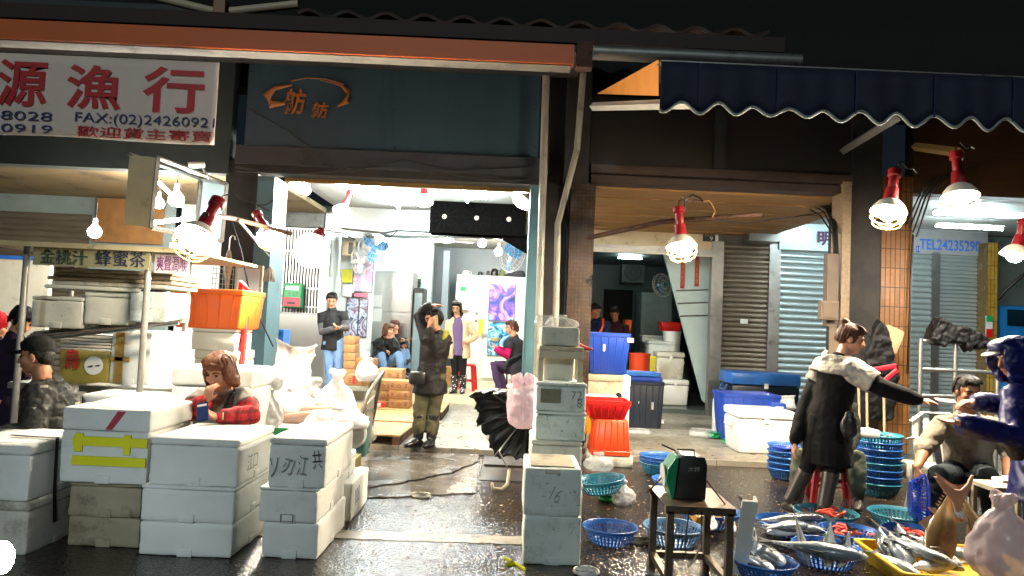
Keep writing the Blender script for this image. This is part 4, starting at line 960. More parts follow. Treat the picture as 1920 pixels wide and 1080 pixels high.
# ================================================================ hanging open light box
lb = thing('light_box', 'open sided hanging light box frame with a beige end panel', 'light box', W(330, 370, 6.3))
def lbp(name, mb, m, **k):
    L0 = lb.location; mb.v = [(x-L0.x, y-L0.y, z-L0.z) for x, y, z in mb.v]; return mb.build(name, m, lb, **k)
Pq = {k: W(*v) for k, v in dict(a=(243, 290, 6.2), b=(296, 296, 6.2), c=(283, 427, 6.2), d=(232, 420, 6.2), e=(425, 345, 7.4), f=(416, 452, 7.4), g=(376, 335, 7.4), h=(366, 445, 7.4)).items()}
mb = MB(); n_ = V(.0, .03, 0); q = [Pq[k] for k in 'abcd']; mb.add([tuple(x) for x in q]+[tuple(x+n_) for x in q], [(0, 1, 2, 3), (7, 6, 5, 4), (0, 1, 5, 4), (1, 2, 6, 5), (2, 3, 7, 6), (3, 0, 4, 7)]); lbp('end_panel', mb, M_cream)
mb = MB()
for u, v in (('b', 'e'), ('e', 'f'), ('f', 'c'), ('b', 'c'), ('a', 'g'), ('g', 'e'), ('g', 'h'), ('h', 'f')): mb.tube([Pq[u], Pq[v]], .022, 4)
lbp('frame', mb, M_alu)
mb = MB(); mb.add([tuple(Pq[k]+V(0, .02, 0)) for k in 'gefh'], [(0, 1, 2, 3)]); o = lbp('back_panel', mb, mat('white_sheet', '#c6cfcd')); modded(o, [('SOLIDIFY', dict(thickness=.01))])
mb = MB(); mb.tube([W(298, 342, 6.6), W(363, 406, 7.2)], .016, 8); lbp('tube', mb, M_tubes, smooth=60)
mb = MB(); mb.tube([W(286, 418, 6.6), W(363, 408, 7.2)], .018, 8); lbp('tube', mb, M_tube2, smooth=60)
# unlit tube fixtures at the very top, camera, bracket
t = thing('batten_fixture', 'unlit white tube fittings with a brown junction box under the roof edge', 'light fitting', W(415, 16, 7.2))
tubes(t, 'tube', [(W(280, -8, 7.2), W(402, 22, 7.2)), ], .045, mat('cream_tube', '#c9b79a', '#b5a386', rough=.4)); tubes(t, 'tube', [(W(432, 22, 7.2), W(560, 8, 7.2))], .045, MATS['cream_tube'])
mb = MB(); mb.box(-.06, .06, -.06, .06, -.07, .07); mb.build('junction_box', mat('brown_box', '#a0714a'), t, bevel=.006)
t = thing('security_camera', 'small white security camera under the banner', 'camera', W(365, 312, 6.9)); mb = MB(); mb.tube([(-.05, -.04, 0), (.07, .05, .03)], (.034, .03), 10); mb.build('housing', M_white, t, smooth=50); mb = MB(); mb.tube([(.06, .04, 0), (.1, .06, -.07), (.1, .1, -.1)], .012, 6); mb.build('bracket', M_galv, t, smooth=50)
mb = MB(); mb.tube([(-.075, -.06, -.007), (-.05, -.04, 0)], .026, 10); mb.build('lens', M_black, t, smooth=50)
def rod(name, label, cat, pts, r, m, **k):
    p0 = Vector(pts[0]); mb = MB(); mb.tube([Vector(p)-p0 for p in pts], r, k.get('n', 8)); o = mb.build(name, m, None, p0, smooth=60); return tag(o, label, cat, k.get('group'))
rod('lamp_bracket', 'iron bracket arm carrying lamps out from the teal pillar', 'bracket', [W(385, 402, 5.2), W(440, 410, 6.6), W(545, 438, 7.3)], .022, M_rust)
rod('bracket_strut', 'thin steel strut propping the lamp bracket on the teal pillar', 'strut', [W(447, 412, 6.6), W(503, 480, 8.55)], .014, M_galv)
rod('lamp_pole', 'horizontal iron pole holding the lamp over the right bay', 'pole', [W(1102, 446, 8.5), W(1240, 416, 7.55), W(1428, 402, 7.55)], .028, M_rust)
rod('drain_pipe', 'straight grey drain pipe in front of the dark pillar', 'pipe', [W(1025, 112, 8.45), (W(1022, 400, 8.45).x, 8.45, .06)], .045, M_pvc, n=14)
rod('drain_pipe', 'leaning grey drain pipe right of the straight one', 'pipe', [W(1095, 120, 8.35), W(1082, 280, 8.4), W(1046, 420, 8.5), W(1042, 600, 8.5), (W(1042, 600, 8.5).x, 8.5, .06)], .038, M_pvc, n=14)
# fascia emblem: a horned crest around two characters
em = thing('shop_emblem', 'orange horned emblem around two characters on the blue fascia', 'sign', W(576, 190, 8.6)); M_em = mat('orange_emblem', '#b06a35', '#9a5a2b', rough=.5); L0 = em.location
def hornpts(pp): return [W(x, y, 8.58)-L0 for x, y in pp]
mb = MB(); mb.tube(hornpts([(548, 160), (515, 165), (500, 180), (508, 196), (535, 194)]), [(.006, .01), (.03, .01), (.06, .012), (.05, .012), (.016, .01)], 8, wide=(0, 0, 1)); mb.build('horn', M_em, em, smooth=50)
mb = MB(); mb.tube(hornpts([(600, 150), (640, 160), (653, 172), (650, 190), (632, 200)]), [(.004, .01), (.012, .01), (.04, .012), (.045, .012), (.006, .01)], 8, wide=(0, 0, 1)); mb.build('horn', M_em, em, smooth=50)
mb = MB(); mb.tube(hornpts([(545, 152), (575, 146), (610, 148), (645, 158)]), .008, 6); mb.build('arc', M_em, em, smooth=50)
lettering(em, '舫', 532, 574, 167, 215, 8.585, M_em, .015, depth=.012, shear=.1); lettering(em, '舫', 584, 616, 192, 222, 8.585, M_em, .015, depth=.012, shear=.1)
# things on and around the teal pillar
t = thing('notice_cabinet', 'weathered cream notice cabinet on the teal pillar', 'cabinet', W(466, 545, 8.5)); mb = MB(); mb.box(-.16, .16, -.03, .03, -.32, .3); mb.build('case', mat('weathered_cream', '#b7ad92', '#9f957a', rough=.6, dirt='#6a604a', dscale=8, dthr=.55), t, bevel=.006); mb = MB(); mb.box(-.13, .13, -.035, -.031, -.05, .26); mb.build('paper', M_wwall, t)
t = thing('hanging_umbrella', 'folded umbrella hanging by its hook left of the teal pillar', 'umbrella', W(433, 470, 8.4)); mb = MB(); mb.tube([(0.04, 0, .13), (.035, 0, .165), (0, 0, .18), (-.02, 0, .14), (-.02, 0, -.0)], .008, 6); mb.build('handle', M_white, t, smooth=60); mb = MB(); mb.tube([(-.02, 0, 0), (-.02, 0, -.15), (-.02, 0, -.5)], [.02, .055, .012], 8); mb.build('canopy', mat('checked_cloth', '#a8957c', '#5f5140', rough=.8, scale=20), t, smooth=50)
t = thing('hanging_basket', 'wire hanging rack of old tools left of the notice cabinet', 'rack', W(418, 520, 8.5)); mb = MB()
for k in range(7): mb.tube([(-.12+.04*k, 0, -.2), (-.12+.04*k, 0, .12)], .005, 5)
for k in range(6): mb.tube([(-.13, 0, -.2+.06*k), (.13, 0, -.2+.06*k)], .005, 5)
mb.build('wires', M_galv, t)
t = thing('cloth_bundle', 'bundle of pale rags tied on the teal pillar', 'rags', W(507, 510, 8.5)); mb = MB()
for k in range(9): a_ = k*.7; mb.tube([(0, 0, .06), (.04*math.cos(a_), .03*math.sin(a_)-.03, 0), (.07*math.cos(a_), .04*math.sin(a_)-.03, -.12)], [.008, .02, .006], 6)
mb.build('rags', mat('pale_rag', '#9c948a', '#7d756b', rough=.9), t, smooth=60)
rnd = random.Random(9)
def cable(label, pts, r=.008, m=None): return rod('cable', label, 'cable', pts, r, m or M_cable, n=5)
cable('long sagging black cable under the blue fascia', [W(440+k*57, 322+10*math.sin(k*.9)+ (k-5)*1.8, 8.5) for k in range(11)])
cable('black cable swooping across the grey lintel', [W(560, 300, 8.5), W(660, 322, 8.5), W(760, 298, 8.5), W(850, 320, 8.5), W(1000, 312, 8.5)])
cable('thin cable running diagonally down the blue fascia', [W(470, 205, 8.55), W(540, 245, 8.55), W(600, 290, 8.5)])
cable('cable hanging down beside the notice cabinet', [W(430, 400, 8.3), W(452, 470, 8.3), W(470, 560, 8.4), W(512, 650, 8.55)], .01)
cable('looped lamp cable over the right bay', [W(1283, 395, 7.5), W(1284, 375, 7.5), W(1298, 365, 7.5), W(1312, 371, 7.5), W(1318, 378, 7.5)], .012)
cable('yellowish lamp flex dangling over the iron pole', [W(1318, 378, 7.5), W(1330, 376, 7.5), W(1341, 395, 7.5), W(1336, 408, 7.5)], .006, mat('amber_flex', '#a5742c'))
cable('cable hung along the back of the right bay', [W(1336, 412, 7.6), W(1400, 418, 8.2), W(1500, 405, 9), W(1565, 395, 9)], .008)
for k, (dx, dy) in enumerate(((0, 0), (-6, 5), (5, -4), (-12, 12), (10, 3))):
    cable(('thickest', 'second', 'third', 'lowest', 'rightmost')[k]+' cable of the bundle by the speckled pillar', [W(1525+dx, 378+dy, 10), W(1550+dx, 392+dy, 9.2), W(1563+dx*.5, 420+dy, 8.8), W(1566+dx*.4, 440, 8.6), W(1572+dx*.3, 560, 8.58), W(1570, 600+k*4, 8.58)], (.022, .012, .012, .01, .008)[k])
for k in range(4): cable(('leftmost', 'second', 'third', 'rightmost')[k]+' cable curling above the blue number sign', [W(1700+k*6, 420+k*8, 8.8), W(1718+k*9, 380-k*6, 8.6), W(1735+k*16, 345-k*7, 8.6), W(1760+k*24, 330-k*6, 8.6)], .011)
cable('long cable hanging beside the blue number sign', [W(1712, 440, 8.85), W(1708, 520, 8.85), W(1702, 700, 8.85)], .014)
cable('black cable knotted under the steel header', [W(640, 428, 12.5), W(720, 437, 12.4), W(745, 432, 12.4), W(830, 437, 12.4), W(980, 440, 12.4)], .02)
cable('cable looping down in front of the steel header', [W(745, 434, 12.3), W(730, 445, 12.3), W(722, 465, 12.3), W(722, 480, 12.3)], .01)

# headlight of a scooter at the left edge
sct = thing('scooter', 'scooter front with its headlight switched on at the lower left corner', 'scooter', (W(-75, 1040, 3.4).x, 3.4, 0)); zh = Z(4, 1045, 3.3); hx_ = W(4, 1045, 3.3).x-sct.location.x
mb = MB(); mb.ell((hx_, -.1, zh), (.055, .03, .075)); mb.build('headlight', mat('headlight_glass', '#ffffff', emis=60, ecol=(.85, .95, 1)), sct, smooth=180)
mb = MB(); mb.tube([(0, .15, .1), (-.02, .05, zh-.12), (0, -.02, zh), (-.05, .06, zh+.1)], [(.06, .04), (.1, .06), (.12, .06), (.06, .05)], 16, wide=(1, 0, 0)); mb.build('fairing', M_navyp, sct, smooth=60)
# ================================================================ centre shop contents
def upright(name, label, cat, px0, px1, pyt, pyb, Y, d, m, pn='cabinet_body', z0=None, bevel=.008, group=None):
    pm = (pyt+pyb)/2; x0, x1 = W(px0, pm, Y).x, W(px1, pm, Y).x; zt = Z((px0+px1)/2, pyt, Y); zb = Z((px0+px1)/2, pyb, Y) if z0 is None else z0
    t = thing(name, label, cat, ((x0+x1)/2, Y, zb), 0, group); w, h = x1-x0, zt-zb; t['wd'] = w; t['ht'] = h; t['dp'] = d; t['top'] = zt
    MB().box(-w/2, w/2, 0, d, 0, h).build(pn, m, t, bevel=bevel); return t
def face_box(t, name, u0, u1, v0, v1, m, d=.012, bevel=.003):
    w, h = t['wd'], t['ht']; return MB().box(-w/2+u0*w, -w/2+u1*w, -d, -.001, v0*h, v1*h).build(name, m, t, bevel=bevel)
fan = upright('fan_unit', 'long dark housing with three fans under the white ceiling', 'fan unit', 806, 987, 378, 440, 11.6, .35, mat('dark_metal_housing', '#0a0908', '#070606', rough=.9, spec=.0))
for k in range(3):
    u = .15+.335*k; mb = MB(); c = Matrix.Translation((-fan['wd']/2+u*fan['wd'], -.012, fan['ht']*.5)) @ Matrix.Rotation(R(90), 4, 'X')
    for r in (.08, .12, .16, .2, .24): mb.tube([(r*math.cos(a*R(15)), r*math.sin(a*R(15)), 0) for a in range(25)], .0025, 4, M=c, caps=False)
    for a in range(12): mb.tube([(.04*math.cos(a*R(30)), .04*math.sin(a*R(30)), 0), (.24*math.cos(a*R(30)), .24*math.sin(a*R(30)), 0)], .004, 4, M=c)
    f_ = mb.build('fan_guard', mat('dull_black_wire', '#050505', rough=.8, spec=.1), fan); mb = MB(); mb.lathe([(.001, .012), (.035, .01), (.04, 0)], 16, c); mb.build('hub', mat('pale_hub_sticker', '#b9a08e', rough=.5), f_)
mb = MB(); mb.prism([(W(930, 440, 11.7).x, W(930, 440, 11.7).z), (W(988, 440, 11.7).x, W(988, 440, 11.7).z), (W(988, 474, 11.7).x, W(988, 474, 11.7).z)], 11.65, 11.9)
o = mb.build('duct_shroud', MATS['dark_metal_housing']); tag(o, 'dark triangular sheet hanging below the right end of the fan housing', 'shroud')
sg = thing('steel_sign', 'blue lettering on the stainless header beside the fan housing', 'sign', W(790, 427, YS-.01))
lettering(sg, '忠三', 778, 806, 421, 433, YS-.012, mat('blue_sign_letter', '#2f3f8c'), .01)
mb = MB(); pbox(mb, 774, 418, 806, 436, YS-.012, .008); mb.v = [(x-sg.location.x, y-sg.location.y, z-sg.location.z) for x, y, z in mb.v]; mb.build('plate', M_steel, sg)
rf = upright('fridge', 'tall stainless steel fridge behind the crouching pair', 'fridge', 697, 770, 508, 720, 14.2, .7, mat('brushed_fridge_steel', '#b9bab9', '#a8a9a8', rough=.32, metal=.85, scale=2, ), z0=FL)
face_box(rf, 'door', .02, .98, .06, .62, M_steel, .03); face_box(rf, 'door', .02, .98, .64, .98, M_steel, .03)
face_box(rf, 'paper', .02, .24, .55, .66, M_white, .034); face_box(rf, 'paper', .0, .22, .68, .78, M_white, .034)
face_box(rf, 'handle', .9, .94, .3, .5, M_alu, .07)
gc = upright('glass_cabinet', 'glass fronted drinks cabinet right of the steel fridge', 'cabinet', 772, 790, 540, 720, 14.25, .6, M_black, z0=FL)
face_box(gc, 'glass_door', .1, .9, .05, .95, mat('pale_glass', '#8fa3a8', rough=.1), .02)  # opaque pale colour over the whole door
cr = upright('cold_room', 'white cold room with two bluish posters on its door', 'cold room', 852, 986, 517, 716, 16.4, 1.0, M_coldw, 'room_body', z0=FL, bevel=.01)
face_box(cr, 'door', .42, .86, .03, .93, mat('cold_room_door', '#e6e3d8', '#dbd7ca', rough=.4), .05)
face_box(cr, 'handle', .38, .46, .42, .45, M_alu, .09)
b = face_box(cr, 'control_box', .0, .2, .66, .92, M_white, .12); face_box(cr, 'label_plate', .06, .14, .84, .88, M_greenb, .126)
face_box(cr, 'yellow_notice', .33, .41, .42, .58, mat('yellow_paper', '#d8cf3c'), .006)
mb = MB()
for i, (x, y) in enumerate(((.30, .62), (.30, .55))): mb.box(-cr['wd']/2+x*cr['wd']-.03, -cr['wd']/2+x*cr['wd']+.03, -.03, -.001, y*cr['ht'], y*cr['ht']+.06)
mb.build('switch_box', mat('grey_switch', '#6c706f'), cr)
# abstract stand-ins for the printed posters
def poster_mat(name, cols, sc=3.0):
    m = mat(name, cols[0], rough=.35); t, p, oc = node_edit(m); N, L = t.nodes, t.links
    n = N.new('ShaderNodeTexNoise'); n.inputs['Scale'].default_value = sc; n.inputs['Detail'].default_value = 9; n.inputs['Distortion'].default_value = 1.6; L.new(oc, n.inputs['Vector'])
    r = N.new('ShaderNodeValToRGB'); e = r.color_ramp.elements
    for i, c in enumerate(cols):
        pos = .3+.4*i/(len(cols)-1)
        if i < 2: e[i].position = pos; e[i].color = (*srgb(c), 1)
        else: q = e.new(pos); q.color = (*srgb(c), 1)
    L.new(n.outputs[0], r.inputs[0]); L.new(r.outputs[0], p.inputs['Base Color']); return m
M_p1 = poster_mat('violet_poster_print', ['#0d1238', '#2a3f9a', '#6d4fc0', '#d98fd6', '#5fb4e6', '#1b2466'], 2.6)
M_p2 = poster_mat('cyan_poster_print', ['#071428', '#123c66', '#2f8fb8', '#bfeaf0', '#16506e', '#081830'], 3.2)
M_p3 = poster_mat('dark_poster_print', ['#0f1220', '#3a4a6a', '#b9c3d6', '#7a5a6a', '#20304a', '#0c0f18'], 4)
M_p4 = poster_mat('rosy_poster_print', ['#d9dfe8', '#8f9fd0', '#c98fa6', '#efe7e9', '#5f7fb8', '#e9eef2'], 3)
def poster(label, px0, px1, pyt, pyb, Y, m):
    pm = (pyt+pyb)/2; a, b_ = W(px0, pm, Y), W(px1, pm, Y); zt, zb = Z((px0+px1)/2, pyt, Y), Z((px0+px1)/2, pyb, Y)
    t = thing('poster', label, 'poster', ((a.x+b_.x)/2, Y, zb), 0, 'posters in the centre shop'); w, h = b_.x-a.x, zt-zb
    MB().box(-w/2, w/2, -.004, 0, 0, h).build('print', m, t); q = MB()
    for x0, x1, z0, z1 in ((-w/2, w/2, h-.012, h), (-w/2, w/2, 0, .012), (-w/2, -w/2+.012, .012, h-.012), (w/2-.012, w/2, .012, h-.012)): q.box(x0, x1, -.007, -.0045, z0, z1)
    q.build('border', M_black, t); return t
poster('upper violet and blue poster on the cold room door', 916, 966, 533, 602, 16.33, M_p1)
poster('lower cyan poster on the cold room door', 914, 966, 604, 668, 16.33, M_p2)
# left inner wall: papers, posters and boxes near the doorway
pw = upright('wall_partition', 'white papered partition left of the steel fridge', 'partition', 632, 697, 445, 730, 13.5, .1, M_wwall, 'panel', z0=FL)
poster('dark tall poster left on the papered partition', 648, 672, 558, 634, 13.46, M_p3)
poster('blue grey tall poster right on the papered partition', 672, 689, 560, 632, 13.46, M_p3)
poster('pale rosy poster high on the papered partition', 662, 700, 478, 548, 13.46, M_p4)
for i, (a, b_, c, d) in enumerate(((616, 640, 520, 548), (640, 660, 505, 530), (642, 664, 534, 556), (660, 690, 550, 557))):
    face = upright('paper_notice', ('lowest left', 'small upper', 'middle', 'narrow')[i]+' paper notice taped beside the standing man', 'notice', a, b_, c, d, 13.44, .006, (M_white, mat('yellow_paper', '#d8cf3c'), M_white, mat('pink_paper', '#d9738a'))[i], 'sheet', bevel=0)
sp = upright('speaker_box', 'small cream box with dark grille high on the papered partition', 'speaker', 642, 663, 452, 479, 13.2, .2, M_cream)
face_box(sp, 'grille', .55, .95, .1, .9, M_black)
upright('meter_box', 'little white meter box on the door frame left of the standing man', 'meter', 604, 618, 520, 552, 12.55, .1, M_white); 
def wall_fan(label, px, py, Y, r, rx=90, rz=0, m=None, name='wall_fan'):
    t = thing(name, label, 'fan', W(px, py, Y), 0, 'blue bladed fans'); t.rotation_euler = (R(rx), 0, R(rz)); mb = MB()
    for q, z in ((r, 0), (r*.97, .05), (r*.7, .075), (r*.4, .085), (r*.7, -.05), (r*.97, -.02)): mb.tube([(q*math.cos(a*R(12)), q*math.sin(a*R(12)), z) for a in range(31)], .004, 4, caps=False)
    for a in range(24): c, s_ = math.cos(a*R(15)), math.sin(a*R(15)); mb.tube([(.03*c, .03*s_, .088), (r*.7*c, r*.7*s_, .075), (r*.97*c, r*.97*s_, .05), (r*c, r*s_, 0)], .0025, 4)
    mb.build('guard', M_white, t)
    Mb = m or mat('blue_fan_blade', '#3f9fe0', '#338fd0', rough=.35)
    for k in range(3):
        mb = MB(); mb.ell((r*.5, 0, .03), (r*.4, r*.3, .008), Matrix.Rotation(R(120*k+20), 4, 'Z') @ Matrix.Rotation(R(18), 4, 'X')); mb.build('blade', Mb, t, smooth=60)
    mb = MB(); mb.lathe([(.001, .1), (.04, .095), (.05, .06), (.05, -.1), (.03, -.16), (.001, -.16)], 16); mb.build('motor', Mb, t, smooth=50); return t
wall_fan('blue bladed wall fan at the upper left of the inner shop', 702, 466, 13.2, .30, 80, 20)
wall_fan('blue bladed wall fan side on at the upper right of the inner shop', 962, 478, 13.4, .34, 80, -50)
wall_fan('pale wall fan edge on below the cream speaker', 674, 490, 13.35, .26, 85, 70, M_white)
t = thing('ceiling_fan', 'white ceiling fan in the inner shop', 'fan', W(838, 452, 15)); mb = MB()
for k in range(3): mb.box(.1, .55, -.05, .05, -.01, .0, Matrix.Rotation(R(120*k+10), 4, 'Z'))
mb.build('blades', M_white, t); mb = MB(); mb.lathe([(.001, .25), (.02, .25), (.02, .06), (.1, .04), (.1, -.04), (.001, -.06)], 16); mb.build('motor', M_white, t, smooth=50)
for i, (a, b_, c, d, m, lab, nm) in enumerate(((866, 880, 506, 516, M_white, 'small white pot on top of the cold room', 'pot'), (896, 905, 507, 516, M_black, 'small black mug on top of the cold room', 'mug'), (912, 918, 505, 516, M_black, 'little dark bottle on top of the cold room', 'bottle'), (920, 934, 500, 516, M_black, 'dark kettle on top of the cold room', 'kettle'), (936, 946, 501, 516, mat('olive_jar', '#5e6a3a'), 'olive jar on top of the cold room', 'jar'))):
    p = W((a+b_)/2, d, 16.7); r = (W(b_, d, 16.7).x-W(a, d, 16.7).x)/2; h = Z(a, c, 16.7)-Z(a, d, 16.7); p.z = cr['top']
    t = thing(nm, lab, nm, p); mb = MB(); mb.lathe([(.001, 0), (r, 0), (r*1.05, h*.4), (r*.9, h*.75), (r*.6, h*.95), (.001, h)], 14); mb.build('body', m, t, smooth=50); mb = MB(); mb.tube([(r*.9, 0, h*.25), (r*1.6, 0, h*.4), (r*1.5, 0, h*.7), (r*.8, 0, h*.8)], .008, 5); mb.build('handle', m, t, smooth=50)
t = thing('dark_bundle', 'dark folded cloth heap at the right end of the cold room top', 'cloth', (W(968, 516, 16.7).x, 16.7, cr['top'])); mb = MB(); mb.ell((0, 0, .06), (.22, .15, .1)); mb.ell((-.15, 0, .03), (.15, .1, .06)); mb.ell((.1, -.05, .1), (.12, .1, .07)); blob('cloth', mb, mat('dark_grey_cloth', '#2c2f36', rough=.9), t, voxel=.02, wrinkle=.03)
# green letter box on the grille
lt = upright('letter_box', 'green letter box with a red lower half on the barred grille', 'letter box', 530, 565, 531, 577, YS-.2, .16, mat('green_letter_box', '#1c7a45', '#166a3a', rough=.35), bevel=.03)
face_box(lt, 'red_panel', .06, .94, .06, .42, mat('pinkish_red_panel', '#c93348', rough=.4)); face_box(lt, 'slot', .26, .7, .14, .24, M_black, .016); p = face_box(lt, 'white_panel', .15, .85, .72, .88, M_white)
mark(lt, '信箱', .3, .735, .1, .055, M_ink, off=.0, name='lettering').location.y = -.016; lt_d = lt['dp']
mark(lt, '3 57', .3, .5, .16, .06, M_ink, name='lettering').location.y = -.004
mb = MB(); mb.tube([(-.06, .05, lt['ht']), (-.06, .05, lt['ht']+.05), (.06, .05, lt['ht']+.05), (.06, .05, lt['ht'])], .01, 6); mb.build('handle', M_alu, lt)
t = upright('blue_tub', 'blue plastic tub edge beside the barred grille', 'tub', 512, 531, 618, 648, 9.6, .3, M_bask, 'tub_body'); face_box(t, 'rim', -.05, 1.05, .85, 1.0, M_bask, .02)
# pallets forming a plank ramp
def plank_deck(label, c, w, l, h, n, rz):
    t = thing('wooden_pallet', label, 'pallet', c, R(rz), 'wooden pallets by the cartons'); mb = MB()
    for i in range(n): y0 = -l/2+i*l/n; mb.rbox(-w/2, w/2, y0+.004, y0+l/n-.004, h-.022, h, .004)
    mb.build('deck', M_wood, t)
    for x in (-w/2+.05, 0, w/2-.05): MB().box(x-.04, x+.04, -l/2+.01, l/2-.01, 0, h-.024).build('bearer', M_rust, t)
    return t
p = G(722, 808, .12); plank_deck('near weathered wooden pallet beside the hand truck', (p.x-.2, 8.75, SW), 1.0, 1.0, .12, 7, -2)
plank_deck('middle wooden pallet in front of the cartons', (p.x-.12, 9.85, SW), 1.1, 1.1, .13, 8, -1)
plank_deck('far wooden pallet the cartons stand on', (p.x-.1, 11.1, SW), 1.3, 1.3, .13, 9, 0)
# cartons
zp = SW+.13
for k in range(6):
    carton(('bottom', 'second', 'third', 'fourth', 'fifth', 'top')[k]+' carton of the tall narrow column beside the standing man', 644, 665, 707-15.4*k, 722-15.4*k, 12.0, .4, printed=False)
cz = carton('wide carton behind the tied white bag on the pallet', 650, 686, 703, 724, 11.2, .35); strip(cz, .3, .45, .2, .9, mat('red_label', '#c0272d', rough=.5), name='red_label')
carton('upper of the wide cartons below the fridge', 662, 701, 672, 688, 12.1, .4, printed=False); carton('lower of the wide cartons below the fridge', 662, 700, 688, 704, 12.1, .4, printed=False)
a = carton('bottom carton of the left stack at the head of the plank ramp', 704, 733, 750, 768, 10.7, .4, zp); b_ = carton('middle carton of the left stack at the head of the plank ramp', 704, 733, 733, 750, 10.7, .4, a['top']); c = carton('top carton of the left stack at the head of the plank ramp', 703, 734, 713, 733, 10.7, .4, b_['top'])
a = carton('bottom carton of the right stack at the head of the plank ramp', 729, 767, 749, 766, 10.6, .38, zp); b_ = carton('middle carton of the right stack at the head of the plank ramp', 729, 767, 732, 749, 10.6, .38, a['top']); c = carton('top carton of the right stack at the head of the plank ramp', 729, 768, 714, 732, 10.6, .38, b_['top'])
carton('carton lying behind the two stacks at the ramp', 707, 754, 692, 714, 11.3, .4)
p = W(711, 763, 10.4); t = thing('red_box', 'small red packet at the foot of the carton stack', 'packet', p); MB().rbox(-.08, .08, -.05, .05, 0, .07, .006).build('box', M_redp, t); MB().box(-.03, .03, -.052, -.051, .01, .06).build('label', M_wwall, t)
carton('carton beside the black and white boots', 828, 850, 688, 722, 14.3, .4)
# red stools
def stool(label, px, pyb, Y, h=.44, m=M_redp, z=None, group='red plastic stools'):
    p = W(px, pyb, Y); z = p.z if z is None else z; t = thing('plastic_stool', label, 'stool', (p.x, Y, z), random.uniform(-.3, .3), group)
    MB().rbox(-.15, .15, -.15, .15, h-.04, h, .02).build('seat', m, t, smooth=40)
    for sx in (-1, 1):
        for sy in (-1, 1): mb = MB(); mb.tube([(sx*.17, sy*.17, 0), (sx*.125, sy*.125, h-.035)], [(.03, .018), (.034, .02)], 6, wide=(1, 0, 0)); mb.build('leg', m, t)
    mb = MB(); q = [(.155, .155, h*.35), (-.155, .155, h*.35), (-.155, -.155, h*.35), (.155, -.155, h*.35), (.155, .155, h*.35)]; mb.tube(q, (.006, .02), 4); mb.build('stretcher', m, t); return t
stool('red plastic stool behind the woman in the cream coat', 874, 722, 13.9, .5, z=FL)
HST = stool('red plastic stool under the woman with magenta sleeves', 950, 722, 12.98, .45, z=FL)
# folding chair, trolley, bags around it
t = thing('folding_chair', 'black folding chair frame leaning by the teal pillar', 'chair', (W(975, 700, 9.4).x, 9.4, SW)); mb = MB()
pts = lambda L: [W(x, y, Yq)-t.location for x, y, Yq in L]
mb.tube(pts([(946, 692, 9.3), (952, 676, 9.3), (998, 650, 9.7), (996, 660, 9.7), (946, 692, 9.3)]), .012, 6); mb.build('frame', M_black, t, smooth=50)
mb = MB(); q = pts([(950, 688, 9.32), (955, 677, 9.32), (994, 655, 9.68), (992, 664, 9.68)]); mb.add(q, [(0, 1, 2, 3)]); o = mb.build('seat', M_blackm, t); modded(o, [('SOLIDIFY', dict(thickness=.02))])
mb = MB(); mb.tube([q[0], (q[0].x+.05, q[0].y, 0.0)], .012, 6); mb.tube([q[2], (q[2].x, q[2].y, 0)], .012, 6); mb.tube([q[3], (q[1].x, q[1].y+.3, 0)], .012, 6); mb.build('legs', M_black, t)
t = thing('hand_truck', 'grey hand truck loaded with white bags left of the plank ramp', 'hand truck', (W(700, 830, 7.6).x, 7.6, SW*0))
a0, a1 = W(676, 830, 7.35), W(690, 838, 8.0); h0, h1 = W(692, 735, 7.4), W(712, 712, 8.0)
tubes(t, 'frame', [(a0, W(680, 770, 7.35), h0, W(718, 698, 7.7), h1, W(702, 770, 8.0), a1), (W(682, 770, 7.35), W(700, 770, 8)), (W(679, 800, 7.35), W(697, 800, 8))], .022, mat('worn_grey_tube', '#6e6a63', '#4d4943', rough=.4, metal=.5))
mb = MB(); q = [W(686, 758, 7.42)-t.location, W(700, 742, 7.98)-t.location, W(694, 832, 7.98)-t.location, W(680, 828, 7.42)-t.location]; mb.add(q, [(0, 1, 2, 3)]); o = mb.build('plywood_panel', mat('grey_ply', '#8b8272', '#736a5c', rough=.7, dirt='#4a4338', dthr=.56), t); modded(o, [('SOLIDIFY', dict(thickness=.015))])
bag('limp plastic bag hanging from the hand truck', 694, 826, .12, .22, M_clear, Y=7.9, seed=31)
tb = thing('bag_table', 'low trestle carrying the white bags behind the scribbled stack', 'table', (W(610, 800, 6.6).x, 6.6, 0))
zt = Z(600, 800, 6.3); mb = MB(); mb.box(-.75, .18, -.45, .6, zt-.03, zt); mb.build('tabletop', mat('white_tabletop', '#cfd0cc'), tb); 
for x in (-.7, .1):
    for y in (-.4, .55): MB().box(x-.02, x+.02, y-.02, y+.02, 0, zt-.032).build('leg', M_galv, tb)
mb = MB(); mb.box(-.75, .18, -.47, -.452, zt-.06, zt-.001); mb.build('edge', M_greenb, tb)
bag('tall full white rice sack against the teal pillar', 538, 772, .5, .74, mat('white_sack', '#dfe0dc', '#d0d1cc', rough=.4, bump=.5, bscale=12), Y=8.0, seed=4, name='rice_sack', cat='sack', knot=False, tilt=6)
bag('clear bag with blue print beside the woman in red plaid', 505, 806, .26, .36, M_bag, Y=6.1, seed=5, handles=True)
bag('big clear bag of salmon coloured packets', 575, 803, .58, .42, M_clear, Y=6.4, seed=6, knot=True)
t = thing('packets', 'salmon coloured packets inside the big clear bag', 'packets', W(575, 800, 6.45)); mb = MB(); mb.tube([(-.18, 0, .05), (.12, 0, .1)], .06, 12, caps='round'); mb.tube([(-.05, .1, .12), (.2, .08, .14)], .05, 12, caps='round'); mb.build('packet', mat('salmon_wrap', '#c98a6a', '#b87655', rough=.4), t, smooth=60)
